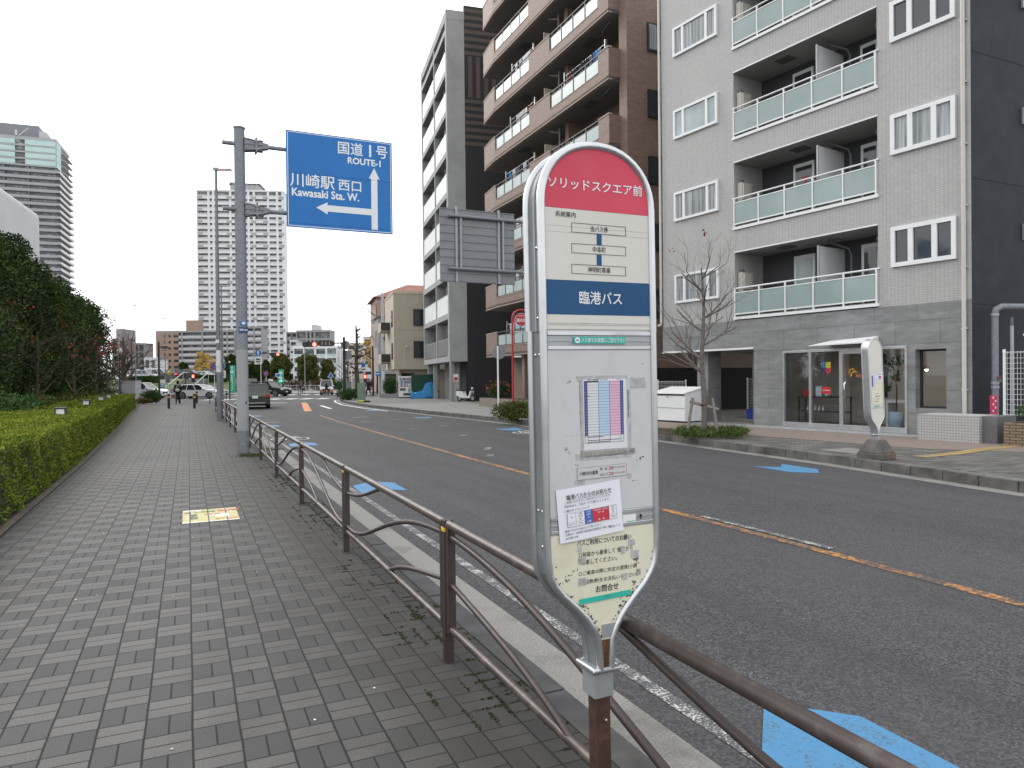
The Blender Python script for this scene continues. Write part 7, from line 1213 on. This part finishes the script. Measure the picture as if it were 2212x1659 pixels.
pk = ((286, 128, 'van', 'white_car_paint', (.76, .77, .79), 'white parked van at the left end of the raised car park'), (316, 124, 'suv', 'silver_car_paint', (.42, .44, .47), 'silver parked car second from the left on the raised car park'), (345, 126, 'van', 'white_car_paint', (.76, .77, .79), 'white parked people carrier above the dark hedge'), (372, 120, 'suv', 'black_car_paint', (.012, .012, .014), 'black parked car with red tail lamp above the far stairs'), (413, 120, 'suv', 'navy_car_paint', (.014, .016, .028), 'very dark blue parked car right of the far stairs'), (444, 128, 'wagon', 'white_car_paint', (.76, .77, .79), 'small white parked car behind the clipped hedge'), (463, 134, 'van', 'dark_grey_car_paint', (.06, .065, .075), 'dark grey parked van by the golden tree'), (258, 126, 'wagon', 'white_car_paint', (.76, .77, .79), 'white parked car glimpsed behind the leafless tree'))
for px, Y, kd, pn, pc, lb in pk: car(lb, kd, P(px, 830, Y).xy.to_3d() + Vector((0, 0, 2.06)), -.12 if 'black' not in pn else 2.6, (pn, pc), 'parked_car', brake='black' in pn, group='cars in the raised car park')

# ------------------------------------------------------------------ people
def skinned(name, pts, edges, mat, parent, sub=1, root=0):
    me = bpy.data.meshes.new(name); me.from_pydata([p[0] for p in pts], edges, []); me.materials.append(M[mat] if isinstance(mat, str) else mat); o = link(name, me, parent); md = o.modifiers.new('skin', 'SKIN'); md.use_smooth_shade = True
    for i, p in enumerate(pts): r = p[1]; me.skin_vertices[0].data[i].radius = r if isinstance(r, tuple) else (r, r)
    me.skin_vertices[0].data[root].use_root = True; s = o.modifiers.new('smooth', 'SUBSURF'); s.levels = s.render_levels = sub; return o
def person(label, pos, rot, H_=1.66, stride=.25, arms=(.15, -.15), top='coat', bottom='coat', coat_len=.55, skirt=None, hat=False, hold=(0, 0), lean=0.0, seated=None, group=None, hairl=.10):
    """walks towards +X; one skinned body, clothes and hair as its parts"""
    k = H_ / 1.66; t = thing('person', label, 'person', pos, rot, group); V = lambda x, y, z: (x * k, y * k, z * k)
    hip, kn = .86, .47
    if seated: hip = .95
    legs = []
    for s, st_ in ((-1, stride), (1, -stride)):
        if seated: a = seated[0] if s < 0 else seated[1]; legs.append([(0, s * .09, hip - .02), (.36, s * .10, hip - .06 - a * .12), (.22, s * .10, .45 + a * .16), (.34, s * .10, .39 + a * .16)])
        else: legs.append([(0, s * .085, hip - .02), (st_ * .55 + .04, s * .09, kn), (st_ * 1.0 - (.10 if st_ < 0 else 0), s * .09, .08 + (.05 if st_ < 0 else 0)), (st_ * 1.0 + .13, s * .095, .035)])
    L = lean; ch = (.02 + L * .45, 0, 1.22); nk = (.03 + L * .62, 0, 1.40); hd = (.05 + L * .72, 0, 1.50)
    arm = []
    for s, sw, hb in ((-1, arms[0], hold[0]), (1, arms[1], hold[1])):
        sh = (nk[0] - .02, s * .17, 1.345); el = (sh[0] + sw * .6 - .02 + (.1 if hb else 0), s * .215, 1.08); wr_ = (el[0] + sw * .6 + .06 + (.16 if hb else 0), s * .20, .86 + (.14 if hb else 0)); arm.append((sh, el, wr_))
    P_ = [(V(0, 0, hip), .115), (V(L * .2, 0, 1.03), .105), (V(*ch), .12), (V(*nk), .052), (V(*hd), .072), (V(hd[0] + .01, 0, 1.575), .083), (V(hd[0], 0, 1.635), .055), (V(hd[0] + .085, 0, 1.545), .012)]; E = [(0, 1), (1, 2), (2, 3), (3, 4), (4, 5), (5, 6), (5, 7)]
    for (sh, el, wr_), s in zip(arm, (-1, 1)):
        n = len(P_); hd_ = (wr_[0] + .02, wr_[1], wr_[2] - .07); P_ += [(V(*sh), .055), (V(*el), .042), (V(*wr_), .027), (V(*hd_), (.034, .02))]; E += [(2, n), (n, n + 1), (n + 1, n + 2), (n + 2, n + 3)]
        for j, (dx, lz) in enumerate(((.03, .075), (.01, .09), (-.01, .085), (-.03, .065))): P_.append((V(hd_[0] + dx, hd_[1], hd_[2] - lz * .6), .009)); P_.append((V(hd_[0] + dx + .012, hd_[1] - s * .01, hd_[2] - lz), .008)); E += [(n + 3, len(P_) - 2), (len(P_) - 2, len(P_) - 1)]
        P_.append((V(hd_[0] + .05, hd_[1], hd_[2] + .0), .010)); P_.append((V(hd_[0] + .065, hd_[1] - s * .01, hd_[2] - .035), .009)); E += [(n + 2, len(P_) - 2), (len(P_) - 2, len(P_) - 1)]
    for lg_ in legs: n = len(P_); P_ += [(V(*lg_[0]), .085), (V(*lg_[1]), .058), (V(*lg_[2]), .042), (V(*lg_[3]), (.045, .03))]; E += [(0, n), (n, n + 1), (n + 1, n + 2), (n + 2, n + 3)]
    skinned('body', P_, E, 'skin', t)
    C = [(V(0, 0, hip), (.145, .17)), (V(L * .2, 0, 1.05), (.125, .15)), (V(*ch), (.14, .17)), (V(nk[0] - .01, 0, 1.375), .075)]; E = [(0, 1), (1, 2), (2, 3)]
    for sh, el, wr_ in arm: n = len(C); C += [(V(*sh), .075), (V(*el), .06), (V(*wr_), .045)]; E += [(2, n), (n, n + 1), (n + 1, n + 2)]
    if coat_len and not seated: C.append((V(0, 0, hip - coat_len * .4), (.16, .185))); E.append((0, len(C) - 1)); C.append((V(0, 0, hip - coat_len * .75), (.17, .19))); E.append((len(C) - 2, len(C) - 1))
    skinned('coat', C, E, top, t)
    C = [(V(0, 0, hip), (.12, .14))]; E = []
    for lg_ in legs: n = len(C); C += [(V(*lg_[0]), .10), (V(*lg_[1]), .072), (V(*lg_[2]), .058)]; E += [(0, n), (n, n + 1), (n + 1, n + 2)]
    skinned('trousers', C, E, bottom, t)
    if skirt: b = MB(); b.lathe([(.13 * k, .95 * k), (.2 * k, .7 * k), (.30 * k, .33 * k), (.29 * k, .30 * k)], skirt, 14); b.obj('skirt', t)
    b = MB(); [b.blob(*V(lg_[3][0] - .04, lg_[3][1], lg_[3][2] + .01), .13 * k, .05 * k, .045 * k, 'black', 8, 5) for lg_ in legs]; b.obj('shoes', t)
    b = MB(); b.blob(*V(hd[0] - .02, 0, 1.60), .10 * k, .095 * k, .085 * k, 'hair', 12, 7); b.blob(*V(hd[0] - .05, 0, 1.53), .065 * k, .085 * k, hairl * k, 'hair', 10, 6)
    if hat: b.lathe([(.15 * k, 1.60 * k), (.15 * k, 1.615 * k), (.10 * k, 1.62 * k), (.095 * k, 1.71 * k), (.02, 1.72 * k)], 'coat', 14, T(hd[0] * k, 0, 0))
    b.obj('hair', t); b = MB(); [b.blob(*V(hd[0] + .082, s * .03, 1.575), .008, .012, .007, 'ink', 6, 4) for s in (-1, 1)]; b.box(*[q * k for q in (hd[0] + .078, hd[0] + .084, -.022, .022, 1.508, 1.514)], 'maroon'); b.obj('face', t); return t
q = G(384.5, 873); a = ANG(-.35, .93); person('person in long black coat and hat walking away with a pale shoulder bag', q, a, 1.66, .22, (.1, -.1), 'coat', 'coat', .75, hat=True)
o = MB().blob(0, 0, 0, .07, .14, .12, 'canvas', 12, 7).ring([(.02, .12, .06), (.05, .0, .3), (.03, -.15, .45)], .018, 'canvas', 6).obj('shoulder_bag', loc=q + Vector((.07, -.2, 1.02)), rot=a + .3); tag(o, 'pale canvas shoulder bag on the back of the person in black', 'bag')
o = MB().taper((-.05, .05, -.11, .11), (-.06, .06, -.13, .13), 0, .28, mk('brown_paper_bag', (.22, .12, .09), .8)).ring([(0, -.06, .28), (0, -.04, .38), (0, .04, .38), (0, .06, .28)], .008, 'brown', 5).obj('carrier_bag', loc=q + Vector((-.3, -.1, .42)), rot=a); tag(o, 'brown carrier bag held by the person in black', 'bag')
person('woman in black top and long maroon skirt stepping over the crossing', G(611, 854.5, ROADZ), .2, 1.62, .22, (.2, -.2), 'coat', 'coat', 0, 'maroon', hairl=.2)
person('man in dark suit walking across in front of the small van', G(705.5, 854, ROADZ), .1, 1.74, .28, (.2, -.2), 'coat', 'coat', .2)
qb_ = G(651, 856, ROADZ); bicycle('silver town bicycle being ridden over the crossing', qb_, -.9, 'alu'); person('cyclist in dark clothes riding over the crossing', qb_ + Vector((math.cos(-.9) * -.22, math.sin(-.9) * -.22, 0)), -.9, 1.66, .1, (.25, .25), 'coat', 'cloth2', 0, hold=(1, 1), lean=.25, seated=(1, .1))
q = G(796, 855.5, .03); person('person in black coat carrying a white plastic bag on the far pavement', q, -1.9, 1.70, .26, (.1, -.1), 'coat', 'cloth2', .45); o = MB().blob(0, 0, -.22, .13, .16, .22, 'white', 10, 6, .08).ring([(0, -.05, -.05), (0, 0, .08), (0, .05, -.05)], .012, 'white', 5).obj('plastic_bag', loc=q + Vector((-.32, -.1, .74))); tag(o, 'white plastic bag in the hand of the person on the far pavement', 'bag')
person('distant person in grey jacket walking behind the one with the white bag', G(803, 846.5, .03), 1.3, 1.70, .2, (.1, -.1), 'cloth2', 'cloth2', .2)
person('person in yellow jacket standing among the parked cars', P(365, 830, 116).xy.to_3d() + Vector((0, 0, 2.06)), 1.0, 1.7, .05, (.1, -.1), mk('yellow_jacket', (.55, .36, .03), .8), 'cloth2', .2)
